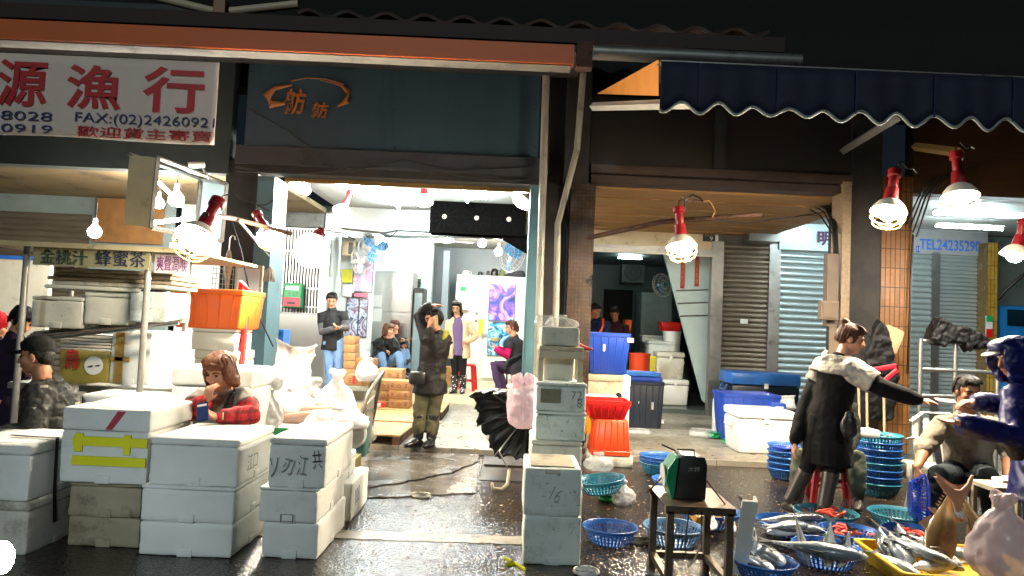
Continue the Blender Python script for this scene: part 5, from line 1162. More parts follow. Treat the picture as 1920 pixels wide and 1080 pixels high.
for k, (px, py, w, h, Yq, lab) in enumerate(((628, 800, .34, .5, 6.7, 'tall knotted white bag with a flared top on the trestle'), (645, 800, .3, .28, 6.9, 'squat white bag at the right end of the trestle'), (600, 800, .34, .32, 7.0, 'bulky white bag at the back of the trestle'), (548, 790, .4, .34, 6.9, 'white bag squeezed under the rice sack'), (632, 803, .5, .2, 6.4, 'flat white bag along the front of the trestle'))):
    bag(lab, px, py, w, h, mat('opaque_white_bag', '#ecebe8', '#e2e1de', rough=.35, bump=.5, bscale=16), Y=Yq, seed=40+k, group='white bags on the trestle')
bag('white knotted bag standing on the cartons', 684, 715, .26, .42, MATS['opaque_white_bag'], Y=11, seed=51, group='white bags on the cartons'); bag('small pinkish bag on the carton stack', 690, 712, .28, .3, M_bag, Y=10.5, seed=52)
t = thing('platform_scale', 'round dial scale half hidden under the hand truck', 'scale', W(658, 838, 6.6)); mb = MB(); mb.lathe([(.001, -.05), (.13, -.05), (.14, 0), (.12, .02), (.001, .022)], 28, Matrix.Translation((0, 0, .12)) @ Matrix.Rotation(R(90), 4, 'X')); mb.build('dial', M_white, t, smooth=40); mb = MB(); mb.rbox(-.12, .12, .05, .25, -.1, .25, .02); mb.build('body', mat('dull_teal_enamel', '#3f6f68', rough=.5), t)
# ---- black broken umbrella
um = thing('black_umbrella', 'open battered black umbrella lying beside the foam stack', 'umbrella', W(938, 905, 6.7)); L0 = um.location
um.location.z = 0; L0 = um.location.copy()
apex = V(.20, .22, .52); mouth = V(-.02, -.10, .27); ax = (mouth-apex).normalized(); e1 = V(0, 0, 1)-ax*ax.z; e1.normalize(); e2 = ax.cross(e1)
mb = MB(); rings = []; rnd = random.Random(8); sc = [rnd.uniform(.85, 1.1) for _ in range(8)]; dz = [rnd.uniform(-.06, .1) for _ in range(8)]
for j in range(10):
    v = j/9; ring = []
    for i in range(96):
        a = 2*math.pi*i/96; k = (i % 12)/12; q = i//12; s_ = sc[q]*(1-k)+sc[(q+1) % 8]*k; d_ = dz[q]*(1-k)+dz[(q+1) % 8]*k
        sag = 1-.09*math.sin(k*math.pi)*v; fold = .02*math.sin(a*19+v*5)*v+.012*math.sin(a*41)*v
        p = apex+ax*(.02+(.20+d_)*v**1.8-.035*math.sin(k*math.pi)*v**2+fold)+(e1*math.cos(a)+e2*math.sin(a))*(.40*math.sin(v*1.4)*s_*sag+.002)
        p.z = max(p.z, .012+.012*v+.01*math.sin(a*9)**2); ring.append(tuple(p))
    rings.append(ring)
mb.rings(rings, cap0=True, cap1=False); o = mb.build('canopy', mat('black_nylon', '#18191a', '#101112', rough=.38, bump=.5, bscale=16, bd=.01), um, smooth=40); modded(o, [('SOLIDIFY', dict(thickness=.003))])
mb = MB(); hd = W(938, 912, 6.55)-L0; mb.tube([apex, mouth, V(hd.x+.06, hd.y+.05, .13)], .007, 6); mb.build('shaft', M_alu, um)
mb = MB(); mb.tube([V(hd.x+.06, hd.y+.05, .14), V(hd.x+.05, hd.y, .05), V(hd.x+.01, hd.y-.02, .015), V(hd.x-.05, hd.y-.01, .016), V(hd.x-.06, hd.y, .045)], .013, 8, caps='round'); mb.build('handle', mat('ivory_handle', '#b5a88a', rough=.4), um, smooth=60)
mb = MB()
for i in range(8): mb.tube([apex+ax*.05, Vector(rings[5][i*12])+ax*.004, Vector(rings[9][i*12])+ax*.002], .004, 4)
mb.build('ribs', M_alu, um)
# bags beside
bag('white bag on the pavement behind the black umbrella', 942, 828, .34, .4, M_bag, Y=7.6, seed=61); bag('clear bag above the black umbrella', 966, 800, .3, .36, M_clear, Y=7.3, seed=62)
c = carton('plain carton half wrapped in plastic beside the pink bag', 935, 970, 735, 800, 7.9, .4, printed=False)
bag('pink striped carrier bag hanging beside the foam stack', 984, 800, .26, .36, M_pinkb, Y=6.3, seed=63, knot=False, handles=True, tilt=-4)
um.scale = (1.25,)*3
# ---- centre foam stacks
g = 'foam boxes stacked beside the umbrella'
b_ = styro('bottom foam box of the grimy pair nearest the camera', 981, 1091, 968, 1055, 4.56, .52, M_foamb, 0.0, lid=0, group=g); 
a_ = styro('top foam box of the grimy pair nearest the camera, marked 16', 981, 1091, 878, 968, 4.56, .52, M_foamb, b_['top'], lid=0, group=g)
mark(a_, '16', .44, .36, .06, .085, mat('worn_marker', '#9aa3a0'), off=-.02, rot=R(24))
MB().rbox(-.14, .14, -.21, .21, a_['ht']-.002, a_['ht']+.005, .004).build('stained_panel', M_foamo, a_, smooth=40)
strip(a_, .36, .62, .9, .985, M_foamd, name='tape')
zz = 0.0
lo = styro('lowest foam box of the stack behind the grimy pair', 1000, 1092, 905, 990, 5.35, .5, M_foamd, 0.0, lid=.15, group=g, tab=False)
zz = lo['top']; mids = (('second lowest foam box of the stack behind the grimy pair', 994, 1091, 826, M_foamd), ('foam box with clean pale front halfway up the stack', 1001, 1097, 772, M_foamb), ('foam box with a grey stained patch near the top of the stack', 1001, 1097, 718, M_foamb))
for lab, x0, x1, yt, m in mids:
    q = styro(lab, x0, x1, yt, 900, 5.33, .54, m, zz, lid=.12, group=g, tab=False); zz = q['top']
strip(q, .1, .5, .3, .78, mat('grey_grime_patch', '#7e7a68', '#696552', rough=.8, scale=30), name='label_patch'); mark(q, '72', .7, .45, .08, .06, M_inkg); mark(q, '8', .82, .18, .035, .06, M_inkg)
# stool like wooden bench on the stack
bn2 = thing('wooden_bench', 'weathered white slatted bench on top of the foam stack', 'bench', (W(1050, 700, 5.5).x, 5.6, zz)); hz = Z(1050, 650, 5.45)-zz; M_ww = mat('weathered_white_wood', '#c9bfa6', '#b5aa8f', rough=.6, dirt='#7a6a4c', dscale=6, dthr=.56)
mb = MB()
for k in range(4): mb.rbox(-.17, .17, -.16+.08*k, -.09+.08*k, hz-.03, hz, .005)
mb.build('seat', M_ww, bn2)
for sx in (-1, 1):
    for sy in (-1, 1): MB().box(sx*.15-.02, sx*.15+.02, sy*.13-.015, sy*.13+.015, 0, hz-.032).build('leg', M_ww, bn2)
MB().box(-.168, .168, -.172, -.15, hz-.09, hz-.034).build('apron', M_ww, bn2)
t = thing('foam_bin', 'whitish foam tub standing under the slatted bench', 'tub', (bn2.location.x-.01, 5.62, zz)); MB().rbox(-.115, .115, -.1, .1, 0, hz-.06, .02, tx=1.08, ty=1.05).build('body', M_foamd, t, smooth=40); MB().rbox(-.12, .12, -.11, .11, hz-.058, hz-.042, .006).build('rim', M_foam, t)
tb_ = styro('cream foam box on top of the slatted bench', 1014, 1088, 613, 650, 5.48, .32, M_foamd, zz+hz+.004, lid=0, group=g, tab=False)
bag('puffed clear bag on the left of the cream foam box', 1020, 614, .13, .1, M_clear, Y=5.6, seed=71, knot=False); bag('slumped clear bag on the right of the cream foam box', 1052, 614, .24, .09, M_clear, Y=5.62, seed=72)
rod('umbrella_handle', 'dark red furled umbrella poking out behind the slatted bench', 'umbrella', [W(1083, 648, 5.9), W(1094, 652, 5.9), W(1112, 655, 5.9)], [.03, .022, .006], mat('dark_red_cloth', '#9a1622'))
# ================================================================ right bay: crates, coolers, baskets, fish
g = 'plastic crates stacked on the pavement'
fb = styro('grubby grey foam box under the big blue crate', 1098, 1168, 702, 770, 8.75, .6, M_foamo, SW, lid=.1, group=g, tab=False)
mb = MB(); mb.lathe([(.001, 0), (.035, 0), (.035, .012), (.001, .012)], 14, Matrix.Translation((fb['wd']*.38, -fb['dp']/2-.002, fb['ht']*.72)) @ Matrix.Rotation(R(90), 4, 'X')); mb.build('plug', M_black, fb)
bc = crate('big royal blue crate beside the mosaic pillar', 1100, 1183, 624, 702, 8.7, .62, M_blue, fb['top']+.002, .84, group=g)
MB().box(.22, .29, -.312, -.30, .40, .45).build('label_patch', M_white, bc); MB().box(-.07, -.045, -.30, -.29, .28, .36).build('latch', M_white, bc)
styro('pale foam slab behind the blue crate stack', 1170, 1182, 705, 770, 9.4, .5, M_foam, SW, group=g, tab=False)
rc0 = styro('white foam lid on the road under the red crates', 1105, 1188, 855, 868, 7.85, .5, M_foamd, 0.0, lid=0, cat='foam lid', tab=False, group=g)
r1 = crate('upside down orange red crate on a foam lid', 1110, 1184, 788, 856, 7.85, .46, M_orgp, rc0['top'], .84, flip=True, group=g)
r2 = crate('bright red crate stacked on the upturned orange one', 1098, 1184, 752, 788, 7.85, .48, M_redp, r1['top']+.003, .78, group=g)
styro('white foam tray showing behind the red crate', 1098, 1160, 742, 756, 8.5, .3, M_foam, None, lid=0, group=g, tab=False)
t = thing('amber_bottle', 'amber plastic bottle squeezed beside the orange crate', 'bottle', W(1100, 812, 7.7)); mb = MB(); mb.lathe([(.001, 0), (.04, 0), (.042, .12), (.02, .17), (.018, .2), (.001, .2)], 14); mb.build('body', mat('amber_plastic', '#c87a18', rough=.2), t, smooth=50); mb = MB(); mb.lathe([(.021, .19), (.021, .215), (.001, .216)], 12); mb.build('cap', M_redp, t)
nb = crate('dark navy bin holding two blue tubs', 1177, 1246, 716, 795, 10.6, .55, M_navyp, SW, .9, 'plastic_bin', 'bin', group=g)
MB().box(.08, .11, -.26, -.25, .28, .4).build('sticker', M_white, nb); MB().box(-.11, -.09, -.26, -.25, .36, .42).build('latch', M_white, nb)
crate('lower blue tub nested in the navy bin', 1178, 1243, 707, 722, 10.62, .52, M_blue, nb['top']-.02, .95, 'plastic_tub', 'tub', ribs=3); crate('upper blue tub nested in the navy bin', 1176, 1240, 699, 710, 10.63, .52, M_bask, nb['top']+.09, .95, 'plastic_tub', 'tub', ribs=3)
# coolers
def cooler(label, px0, px1, pyt, pyb, Y, d, mb_, ml, z0=None, group='coolers', handle=True, lidh=.2):
    pm = (pyt+pyb)/2; x0, x1 = W(px0, pm, Y).x, W(px1, pm, Y).x; zt = Z((px0+px1)/2, pyt, Y); zb = Z((px0+px1)/2, pyb, Y) if z0 is None else z0; w, h = x1-x0, zt-zb
    t = thing('cooler', label, 'cooler', ((x0+x1)/2, Y+d/2, zb), 0, group)
    MB().rbox(-w*.46, w*.46, -d*.45, d*.45, 0, h*(1-lidh)-.004, .035, tx=1.07, ty=1.07).build('body', mb_, t, smooth=40)
    MB().rbox(-w/2, w/2, -d/2, d/2, h*(1-lidh), h, .03).build('lid', ml, t, smooth=40)
    MB().box(-.03, .03, -d/2-.012, -d/2+.01, h*(1-lidh)-.05, h*(1-lidh)+.03).build('latch', M_white, t, bevel=.004)
    if handle:
        for s in (-1, 1): mb = MB(); mb.tube([(s*w*.5, -d*.2, h*.72), (s*w*.54, -d*.2, h*.6), (s*w*.54, d*.2, h*.6), (s*w*.5, d*.2, h*.72)], .014, 6); mb.build('handle', ml, t, smooth=50)
    t['top'] = zt; return t
cooler('big white cooler on the pavement beside the woman in black', 1383, 1492, 770, 848, 8.75, .62, M_white, M_white, SW)
crate('royal blue tub standing behind the white cooler', 1357, 1466, 740, 826, 9.55, .6, M_blue, SW, .84, 'plastic_tub', 'tub')
ck = cooler('dark cooler with a rounded blue lid against the shutters', 1371, 1502, 700, 790, 11.2, .7, M_navyp, M_bask, None, lidh=.26); 
styro('foam box holding up the blue lidded cooler', 1375, 1500, 790, 830, 11.3, .6, M_foamd, SW, group=g, tab=False)
styro('white foam slab on edge beside the royal blue tub', 1349, 1358, 752, 802, 10.3, .4, M_foam, SW, group=g, lid=0, tab=False)
bag('white bag on top of the blue tub behind the white cooler', 1465, 770, .42, .2, M_bag, Y=9.9, seed=81, knot=False); 
t = thing('blue_box', 'little blue box beside the white bag on the cooler', 'box', W(1458, 770, 9.3)); MB().rbox(-.09, .09, -.06, .06, 0, .1, .01).build('body', M_blue, t); MB().box(-.05, .05, -.062, -.061, .03, .06).build('label', M_white, t)
for lab, px, py, w, h, m, sd_ in (('green plastic bag scrap on the tiles', 1338, 822, .2, .08, M_greenb, 1), ('green ribbon scrap under the white cooler', 1372, 832, .26, .05, M_greenb, 2), ('crumpled clear bag on the tiles beside the green scrap', 1318, 820, .34, .12, M_clear, 3), ('crumpled paper by the navy bin', 1236, 795, .18, .06, M_white, 4), ('scrap of pale paper beside the foam slab', 1345, 803, .12, .04, M_white, 5), ('flat clear plastic film on the tiles', 1190, 812, .4, .06, M_clear, 6)):
    bag(lab, px, py, w, h, m, z=SW, seed=90+sd_, name='plastic_scrap', cat='scrap', knot=False, group=None)
bag('knotted whitish bag on the wet road beside the teal baskets', 1168, 946, .19, .2, M_bag, seed=97); bag('limp grey bag on top of the teal baskets', 1122, 880, .24, .14, M_clear, Y=6.4, seed=98)
for lab, px, py, m, sd_ in (('green scrap beside the knotted bag', 1140, 938, M_greenb, 11), ('green scrap under the steel stand', 1262, 948, M_greenb, 12), ('scrap of paper beside the front blue basket', 1098, 1076, M_white, 13), ('white scrap lying on the wet road by the white line', 790, 932, M_foamd, 14), ('crumpled clear bag at the foot of the steel stand', 1232, 1078, M_clear, 15), ('fish scrap between the two front baskets', 1200, 1018, M_foamo, 16)):
    bag(lab, px, py, .15, .035, m, seed=100+sd_, name='plastic_scrap', cat='scrap', knot=False)
mb = MB(); p0 = G(945, 1046); mb.tube([G(x, y, .008)-p0 for x, y in ((945, 1046), (958, 1052), (950, 1060), (965, 1056), (985, 1068))], (.012, .004), 5, wide=(0, 0, 1)); tag(mb.build('yellow_ribbon', M_tapey, None, p0), 'curl of yellow ribbon on the wet road', 'ribbon')
# dark fish shop contents
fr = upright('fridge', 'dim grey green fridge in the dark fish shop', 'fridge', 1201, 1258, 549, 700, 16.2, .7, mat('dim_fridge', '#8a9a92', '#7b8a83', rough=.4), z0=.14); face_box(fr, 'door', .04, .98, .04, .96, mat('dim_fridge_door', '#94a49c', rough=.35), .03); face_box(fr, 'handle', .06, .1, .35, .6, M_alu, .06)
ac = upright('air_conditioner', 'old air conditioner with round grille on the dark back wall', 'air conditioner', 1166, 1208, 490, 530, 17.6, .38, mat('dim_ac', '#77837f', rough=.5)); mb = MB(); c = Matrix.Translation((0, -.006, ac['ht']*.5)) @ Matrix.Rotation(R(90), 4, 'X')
for r in (.06, .1, .14, .18, .21): mb.tube([(r*math.cos(a*R(15)), r*math.sin(a*R(15)), 0) for a in range(25)], .006, 4, M=c, caps=False)
mb.build('grille', M_blackm, ac)
wall_fan('pale standing fan beside the raking partition', 1241, 535, 14.6, .24, 80, 30, mat('teal_fan_blade', '#3f8f9a'), 'standing_fan')
for i, (x, y0, y1) in enumerate(((1280, 488, 541), (1307, 481, 537))):
    t = upright('door_couplet', ('left', 'right')[i]+' red paper couplet with gold marks on the raking partition', 'couplet', x-4, x+4, y0, y1, 13.19, .005, mat('couplet_red', '#a5202a'), 'paper', bevel=0)
    mark(t, '福\n壽\n安\n康', .18, .08, t['wd']*.6, t['ht']*.8, mat('couplet_gold', '#c99a3a'), name='lettering').location.y = -.002
np_ = upright('number_plate', 'dark door number plate on the cream header', 'number plate', 1318, 1347, 436, 453, YS-.012, .01, M_black, bevel=0); mark(np_, '9', .45, .12, .05, .07, M_white, name='lettering').location.y = -.002; face_box(np_, 'edge', .8, 1.0, 0, 1, M_white, .004); mark(np_, '街三', .1, .55, .16, .06, mat('grey_letter', '#8a8a88'), name='lettering').location.y = -.003
gi = 'goods inside the dark fish shop'
cooler('white esky with blackened hinges, upper of two in the dark fish shop', 1231, 1284, 660, 712, 13.4, .5, M_foamd, M_foamd, None)
cooler('white esky on the floor, lower of two in the dark fish shop', 1241, 1292, 712, 757, 13.3, .5, M_white, M_white, .14)
styro('pale blue foam box on top of the stacked eskies', 1216, 1266, 640, 676, 13.8, .4, M_foamb, None, lid=.16, group=gi, tab=False)
styro('pale blue foam tray at the back of the dark fish shop', 1204, 1243, 629, 642, 14.6, .4, M_foamb, None, lid=.3, group=gi, tab=False)
styro('lower pale foam stack holding the trays in the dark fish shop', 1208, 1246, 642, 735, 14.6, .4, M_foamd, .14, lid=.1, group=gi, tab=False)
crate('small red crate on the white bucket in the dark fish shop', 1240, 1280, 604, 622, 14.2, .4, M_redp, None, .85, group=gi)
def bucket(label, px, pyt, pyb, r, Y, m, name='bucket', z0=None):
    zb = Z(px, pyb, Y) if z0 is None else z0; h = Z(px, pyt, Y)-zb; t = thing(name, label, 'bucket', (X(px, Y, pyb), Y, zb), 0); mb = MB(); mb.lathe([(.001, 0), (r*.82, 0), (r, h), (r*1.06, h), (r*1.06, h-.03), (r*1.0, h-.03)], 24, cap0=True); mb.lathe([(r*.95, h-.002), (r*.78, .02), (.001, .02)], 24); mb.build('body', m, t, smooth=40)
    mb = MB(); mb.tube([(r*1.02*math.cos(a), -.04, h-.02-.08*math.sin(a)) for a in [math.pi*i/12 for i in range(13)]], .004, 5); mb.build('handle', M_alu, t); return t
bucket('white lidded bucket under the small red crate', 1256, 621, 735, .17, 14.1, M_white, z0=.14); bucket('orange bucket in the dark fish shop', 1197, 662, 735, .2, 13.5, M_orgp, z0=.14)
crate('orange tub leaning by the people in the dark fish shop', 1170, 1185, 600, 640, 14.5, .3, M_org2, None, .7, group=gi); 
t = upright('yellow_board', 'yellow plastic board beside the stacked eskies', 'board', 1218, 1229, 668, 745, 13.2, .04, mat('yellow_plastic', '#c2b32a'), 'panel', z0=.14); face_box(t, 'edge', 0, 1, .97, 1, M_tapey, .01)
stool('pale green stool in front of the orange bucket', 1205, 752, 13.2, .36, mat('pale_green_plastic', '#9fc0b4'), z=.14, group=None)
upright('grey_table', 'low steel table behind the big blue crate', 'table', 1100, 1180, 628, 636, 15, .6, M_alu, 'tabletop', bevel=.003)
# speckled pillar boxes, hanging coat, brooms
upright('fuse_box', 'tall grey brown fuse box on the speckled pillar', 'fuse box', 1551, 1572, 475, 612, 8.5, .12, mat('grey_brown_metal', '#57493c', '#473a2f', rough=.5)); f2 = upright('switch_box', 'square brown switch box low on the speckled pillar', 'switch box', 1540, 1573, 564, 600, 8.4, .1, mat('brown_switch', '#5f4f3f', '#4c3e31', rough=.5)); face_box(f2, 'cover', .08, .92, .1, .9, MATS['grey_brown_metal'], .012)
mb = MB(); ct = W(1655, 610, 8.3)
pl_ = [(W(x, y, 8.3).x-ct.x, W(x, y, 8.3).z-ct.z) for x, y in ((1650, 600), (1662, 612), (1668, 640), (1676, 675), (1684, 700), (1680, 740), (1672, 785), (1655, 792), (1640, 780), (1628, 792), (1618, 770), (1622, 720), (1618, 690), (1628, 650), (1638, 615))]
mb.prism(pl_, -.05, .06); cz = thing('hanging_coat', 'black raincoat with a red stripe hanging on the dark pillar', 'coat', ct); blob('cloth', mb, mat('black_raincoat', '#0b0a0c', '#070608', rough=.6, spec=.25), cz, .014, 3, .07, .09)
mb = MB(); q = [W(x, y, 8.1)-ct for x, y in ((1632, 694), (1680, 686), (1682, 694), (1645, 724))]; mb.tube(q, (.028, .008), 6, wide=(0, 0, 1)); mb.build('stripe', mat('crimson_stripe', '#b3122e'), cz)
t = thing('cardboard_sheet', 'torn cardboard sheet tucked on the tan tiled pillar', 'cardboard', W(1676, 640, 8.75)); mb = MB(); mb.prism([(W(x, y, 8.75).x-t.location.x, W(x, y, 8.75).z-t.location.z) for x, y in ((1656, 612), (1666, 609), (1695, 622), (1694, 630), (1680, 664), (1674, 662))], -.006, .006); mb.build('sheet', mat('stained_card', '#b39a76', '#9c825f', rough=.8, dirt='#4a3a28', dscale=14, dthr=.6), t)
for k, (x, lab) in enumerate(((1613, 'left'), (1628, 'middle'), (1660, 'right'))): rod('broom_stick', lab+' broom stick leaning on the dark pillar', 'broom', [W(x-3, 725, 8.2), (X(x, 8.0, 850), 8.0, SW)], .014, mat('pale_stick', '#a08a6a'), group='broom sticks on the dark pillar')
# rail rack and black cloth
rk = thing('steel_rack', 'aluminium rail rack in front of the corner shutters', 'rack', (X(1790, 8.3), 8.3, 0)); 
tubes(rk, 'rails', [(W(1725, 639, 8.3), W(1872, 646, 8.3)), (W(1725, 692, 8.3), W(1885, 700, 8.3)), (W(1725, 742, 8.3), W(1800, 744, 8.3))], .024, M_alu); tubes(rk, 'posts', [(W(1727, 636, 8.3), (X(1722, 8.3, 850), 8.3, SW)), (W(1792, 642, 8.3), (X(1788, 8.3, 850), 8.3, SW)), (W(1872, 646, 8.3), (X(1866, 8.3, 850), 8.3, SW))], .026, M_alu)
mb = MB(); a_ = W(1800, 640, 8.3)
pl_ = [(W(x, y, 8.27).x-a_.x, W(x, y, 8.27).z-a_.z) for x, y in ((1744, 634), (1750, 612), (1760, 596), (1772, 599), (1786, 610), (1806, 612), (1830, 622), (1850, 634), (1857, 642), (1850, 656), (1842, 646), (1834, 657), (1826, 645), (1816, 660), (1806, 644), (1780, 640), (1765, 650), (1752, 644))]
mb.prism(pl_, -.09, .09)
cl = thing('black_cloth', 'crumpled black cloth thrown over the rack rail', 'cloth', a_); blob('cloth', mb, MATS['black_raincoat'], cl, .012, 4, .06, .07)
blp = thing('blue_truck', 'bright blue truck cab side beyond the yellow tiled pillar', 'truck', (X(1915, 13, 620), 13.0, 0)); L0 = blp.location
mb = MB(); a_ = W(1868, 572, 12.8); mb.rbox(a_.x-L0.x, a_.x+2.2-L0.x, -.3, .5, .4, a_.z, .05); mb.build('body', mat('truck_blue', '#1f7fd0', '#1b73bf', rough=.35), blp, smooth=40)
mb = MB(); a_ = W(1888, 580, 12.7); b_ = W(1925, 612, 12.7); mb.box(a_.x-L0.x, b_.x+.4-L0.x, -.33, -.305, b_.z, a_.z); mb.build('window', mat('dark_glass', '#0f2a3a', rough=.05), blp)
mb = MB(); mb.lathe([(.001, -.1), (.35, -.1), (.4, 0), (.35, .1), (.001, .1)], 24, Matrix.Translation((1.0, -.3, .4)) @ Matrix.Rotation(R(90), 4, 'X')); mb.build('wheel', M_black, blp)
rod('black_hose', 'black hose slanting in front of the blue truck', 'hose', [W(1870, 562, 12.5), W(1885, 545, 12.4), W(1930, 505, 12.3)], .03, M_cable)
tg = upright('wall_tag', 'green white and red tag on the yellow tiled pillar', 'tag', 1849, 1861, 592, 632, 12.38, .015, M_white, 'card', bevel=0); face_box(tg, 'green_band', 0, 1, .72, 1, M_greenb, .004); face_box(tg, 'red_band', 0, 1, 0, .38, M_redp, .004)
ts = thing('telephone_sign', 'blue outlined telephone number on the grey board', 'sign', W(1782, 462, YS-.06)); lettering(ts, 'TEL24235290', 1724, 1838, 450, 470, YS-.056, mat('bright_blue_letter', '#2a6fd6', '#2562c0'), .012); L0 = ts.location
mb = MB(); pbox(mb, 1718, 461, 1725, 473, YS-.06, .005); mb.v = [(x-L0.x, y-L0.y, z-L0.z) for x, y, z in mb.v]; pl = mb.build('number_tag', mat('tag_blue', '#1a49c0'), ts); lettering(ts, '11', 1719.2, 1723.8, 463, 471, YS-.064, M_white)
ms = thing('shop_sign', 'single purple character on the pale sheet above the shutter', 'sign', W(1548, 447, YS-.115)); lettering(ms, '明', 1533, 1561, 434, 461, YS-.115, mat('purple_letter', '#54285c'), .03)
upright('paper_scrap', 'scrap of white paper stuck in the brown shutter', 'paper', 1388, 1402, 598, 607, YS-.05, .004, M_white, 'sheet', bevel=0)
# ---- baskets
g = 'round plastic fish baskets'
basket('empty blue basket nearest the grimy foam boxes', 1143, 1019, .19, M_bask, h=.12)
basket('pale blue empty basket behind the steel stand legs', 1262, 1020, .21, M_baskp, h=.125)
for k, (dz_, tx) in enumerate(((0, 6), (.06, -4), (.15, -9))): basket(('bottom', 'middle', 'top')[k]+' teal basket of the leaning trio beside the grimy foam boxes', 1128, 928, .20, M_baskt, z=dz_, h=.11, tilt=(0, tx)).location.z = dz_+.02
for k in range(3): basket(('bottom', 'middle', 'top')[k]+' dark blue basket of the nest by the pavement edge', 1239, 890, .225, M_bask if k else M_baskt, h=.13).location.z = .035*k
bf = basket('blue basket of upturned fish behind the scale', 1262, 918, .2, M_bask, h=.1)
basket('blue basket with a yellow box behind the steel stand', 1330, 985, .24, M_bask, h=.12)
t = thing('yellow_box', 'yellow box lying in the basket behind the stand', 'box', G(1318, 975, .06)); t.rotation_euler = (R(20), R(12), .4); MB().rbox(-.13, .13, -.08, .08, 0, .07, .01).build('body', mat('dull_yellow', '#c9952a', '#b38322', rough=.4), t); MB().rbox(-.134, .134, -.084, .084, .05, .06, .004).build('edge', M_tapet, t)
b7 = basket('blue basket heaped with fish right of the stand', 1432, 1083, .20, M_bask, h=.11); b8 = basket('shallow blue basket carrying a dark long fish', 1478, 1002, .24, M_bask, h=.1)
b9 = basket('front blue basket carrying a big silver fish', 1548, 1060, .215, M_bask, h=.13); b10 = basket('teal basket of red shrimps at the feet of the woman in black', 1548, 982, .245, M_baskt, h=.1)
b11 = basket('blue basket of red fish pieces behind the yellow tray', 1592, 1020, .22, M_bask, h=.1); b12 = basket('empty teal basket at the feet of the seated man', 1688, 985, .245, M_baskt, h=.1)
b13 = basket('blue basket with red fish partly behind the yellow tray', 1718, 1022, .24, M_bask, h=.1)
for k in range(8): basket(('lowest', 'second', 'third', 'fourth', 'fifth', 'sixth', 'seventh', 'topmost')[k]+' basket of the tall blue stack behind the woman in black', 1646, 928, .215, (M_baskt, M_bask, M_bask, M_baskt, M_bask, M_bask, M_bask, M_baskt)[k], h=.13).location.z = .065*k
for k in range(5): basket(('lowest', 'second', 'third', 'fourth', 'topmost')[k]+' basket of the short blue stack left of the woman in black', 1472, 898, .185, M_bask, h=.12).location.z = .06*k
bucket('small deep blue bucket on the short basket stack', 1469, 838, 852, .1, 7.0, M_baskn, z0=.39)
styro('white foam slab lying on the tall blue basket stack', 1612, 1652, 806, 822, 6.75, .2, M_foam, None, lid=0, tab=False)
styro('pale box seen behind the tall blue basket stack', 1700, 1730, 868, 900, 7.0, .2, M_foamd, None, lid=0, tab=False)
hb = basket('deep blue basket held on edge by the seated man', 1705, 935, .2, M_baskn, Y=5.75, h=.11); hb.rotation_euler = (R(90), R(0), R(70)); 
# ---- yellow tray
ty0 = G(1628, 1030); tr = thing('fish_tray', 'yellow plastic tray full of silver fish at the front', 'tray', (2.86, 4.66, 0)); tr.rotation_euler.z = R(-3)
def rr(hx, hy, z, r=.04):
    o = []
    for sx, sy, a0 in ((1, 1, 0), (-1, 1, 90), (-1, -1, 180), (1, -1, 270)):
        for q in (0, 30, 60, 90): th = R(a0+q); o.append((sx*(hx-r)+r*math.cos(th), sy*(hy-r)+r*math.sin(th), z))
    return o
M_ytray = mat('yellow_tray_plastic', '#e0b41a', '#d0a412', rough=.35)
mb = MB(); mb.rings([rr(.40, .30, .0), rr(.44, .34, .11), rr(.46, .36, .11), rr(.46, .36, .122), rr(.435, .335, .122), rr(.395, .295, .01)]); mb.build('body', M_ytray, tr, smooth=40)
for s in (-1, 1): mb = MB(); mb.tube([(-.40, s*.338, .07), (.40, s*.338, .07)], .009, 6); mb.build('rib', M_ytray, tr)
# ---- fish
def Fp(px, py, z): return G(px, py, z)
def F2(label, kind, tail, head, roll=80, **k): return fish(label, kind, G(*tail), G(*head), roll=roll, **k)
F2('long silver fish lying across the front blue basket', 'mackerel', (1436, 1014, .19), (1622, 1044, .17), 84, size=.64)
fish('pale fish standing tail up at the left of the front basket', 'pale', W(1492, 972, 4.65), W(1512, 1045, 4.6), roll=70, size=.36)
fish('pale fish standing tail up in the middle of the front basket', 'pale', W(1557, 985, 4.65), W(1552, 1050, 4.6), roll=70, size=.32)
fish('dark fish tail up at the right of the front basket', 'dark', W(1592, 1002, 4.6), W(1576, 1052, 4.55), roll=40, size=.28)
F2('big silver bonito heaped in the basket right of the stand', 'bonito', (1395, 1010, .13), (1470, 1058, .12), 75, size=.5)
F2('darker bonito in the basket right of the stand', 'dark', (1408, 995, .14), (1430, 1065, .09), 85, size=.42); F2('silver mackerel under the bonitos right of the stand', 'mackerel', (1380, 1030, .08), (1462, 1078, .1), 90, size=.42)
fish('slim fish tail up beside the white foam angle', 'mackerel', W(1398, 950, 4.7), W(1412, 1028, 4.55), roll=60, size=.36)
F2('dark long fish on the shallow basket behind the front ones', 'longdark', (1412, 976, .13), (1545, 970, .13), 70, size=.66); F2('silver long fish on the shallow basket behind the front ones', 'long', (1545, 985, .1), (1425, 1000, .12), 80, size=.6); F2('third fish under the dark long one', 'mackerel', (1430, 985, .1), (1530, 993, .1), 80, size=.5)
fish('white bellied fish tail up left in the basket behind the scale', 'pale', W(1272, 866, 6.45), W(1236, 905, 6.35), roll=50, size=.3); fish('white bellied fish tail up right in the basket behind the scale', 'pale', W(1285, 872, 6.4), W(1262, 908, 6.3), roll=50, size=.27); fish('small silver fish in the basket behind the scale', 'mackerel', W(1290, 885, 6.45), W(1268, 910, 6.4), roll=90, size=.22)
F2('silver fish tails sticking out behind the stand leg', 'mackerel', (1352, 945, .2), (1378, 1000, .08), 60, size=.36); F2('white fish half hidden behind the stand leg', 'pale', (1340, 960, .14), (1330, 1000, .08), 80, size=.3)
g = None
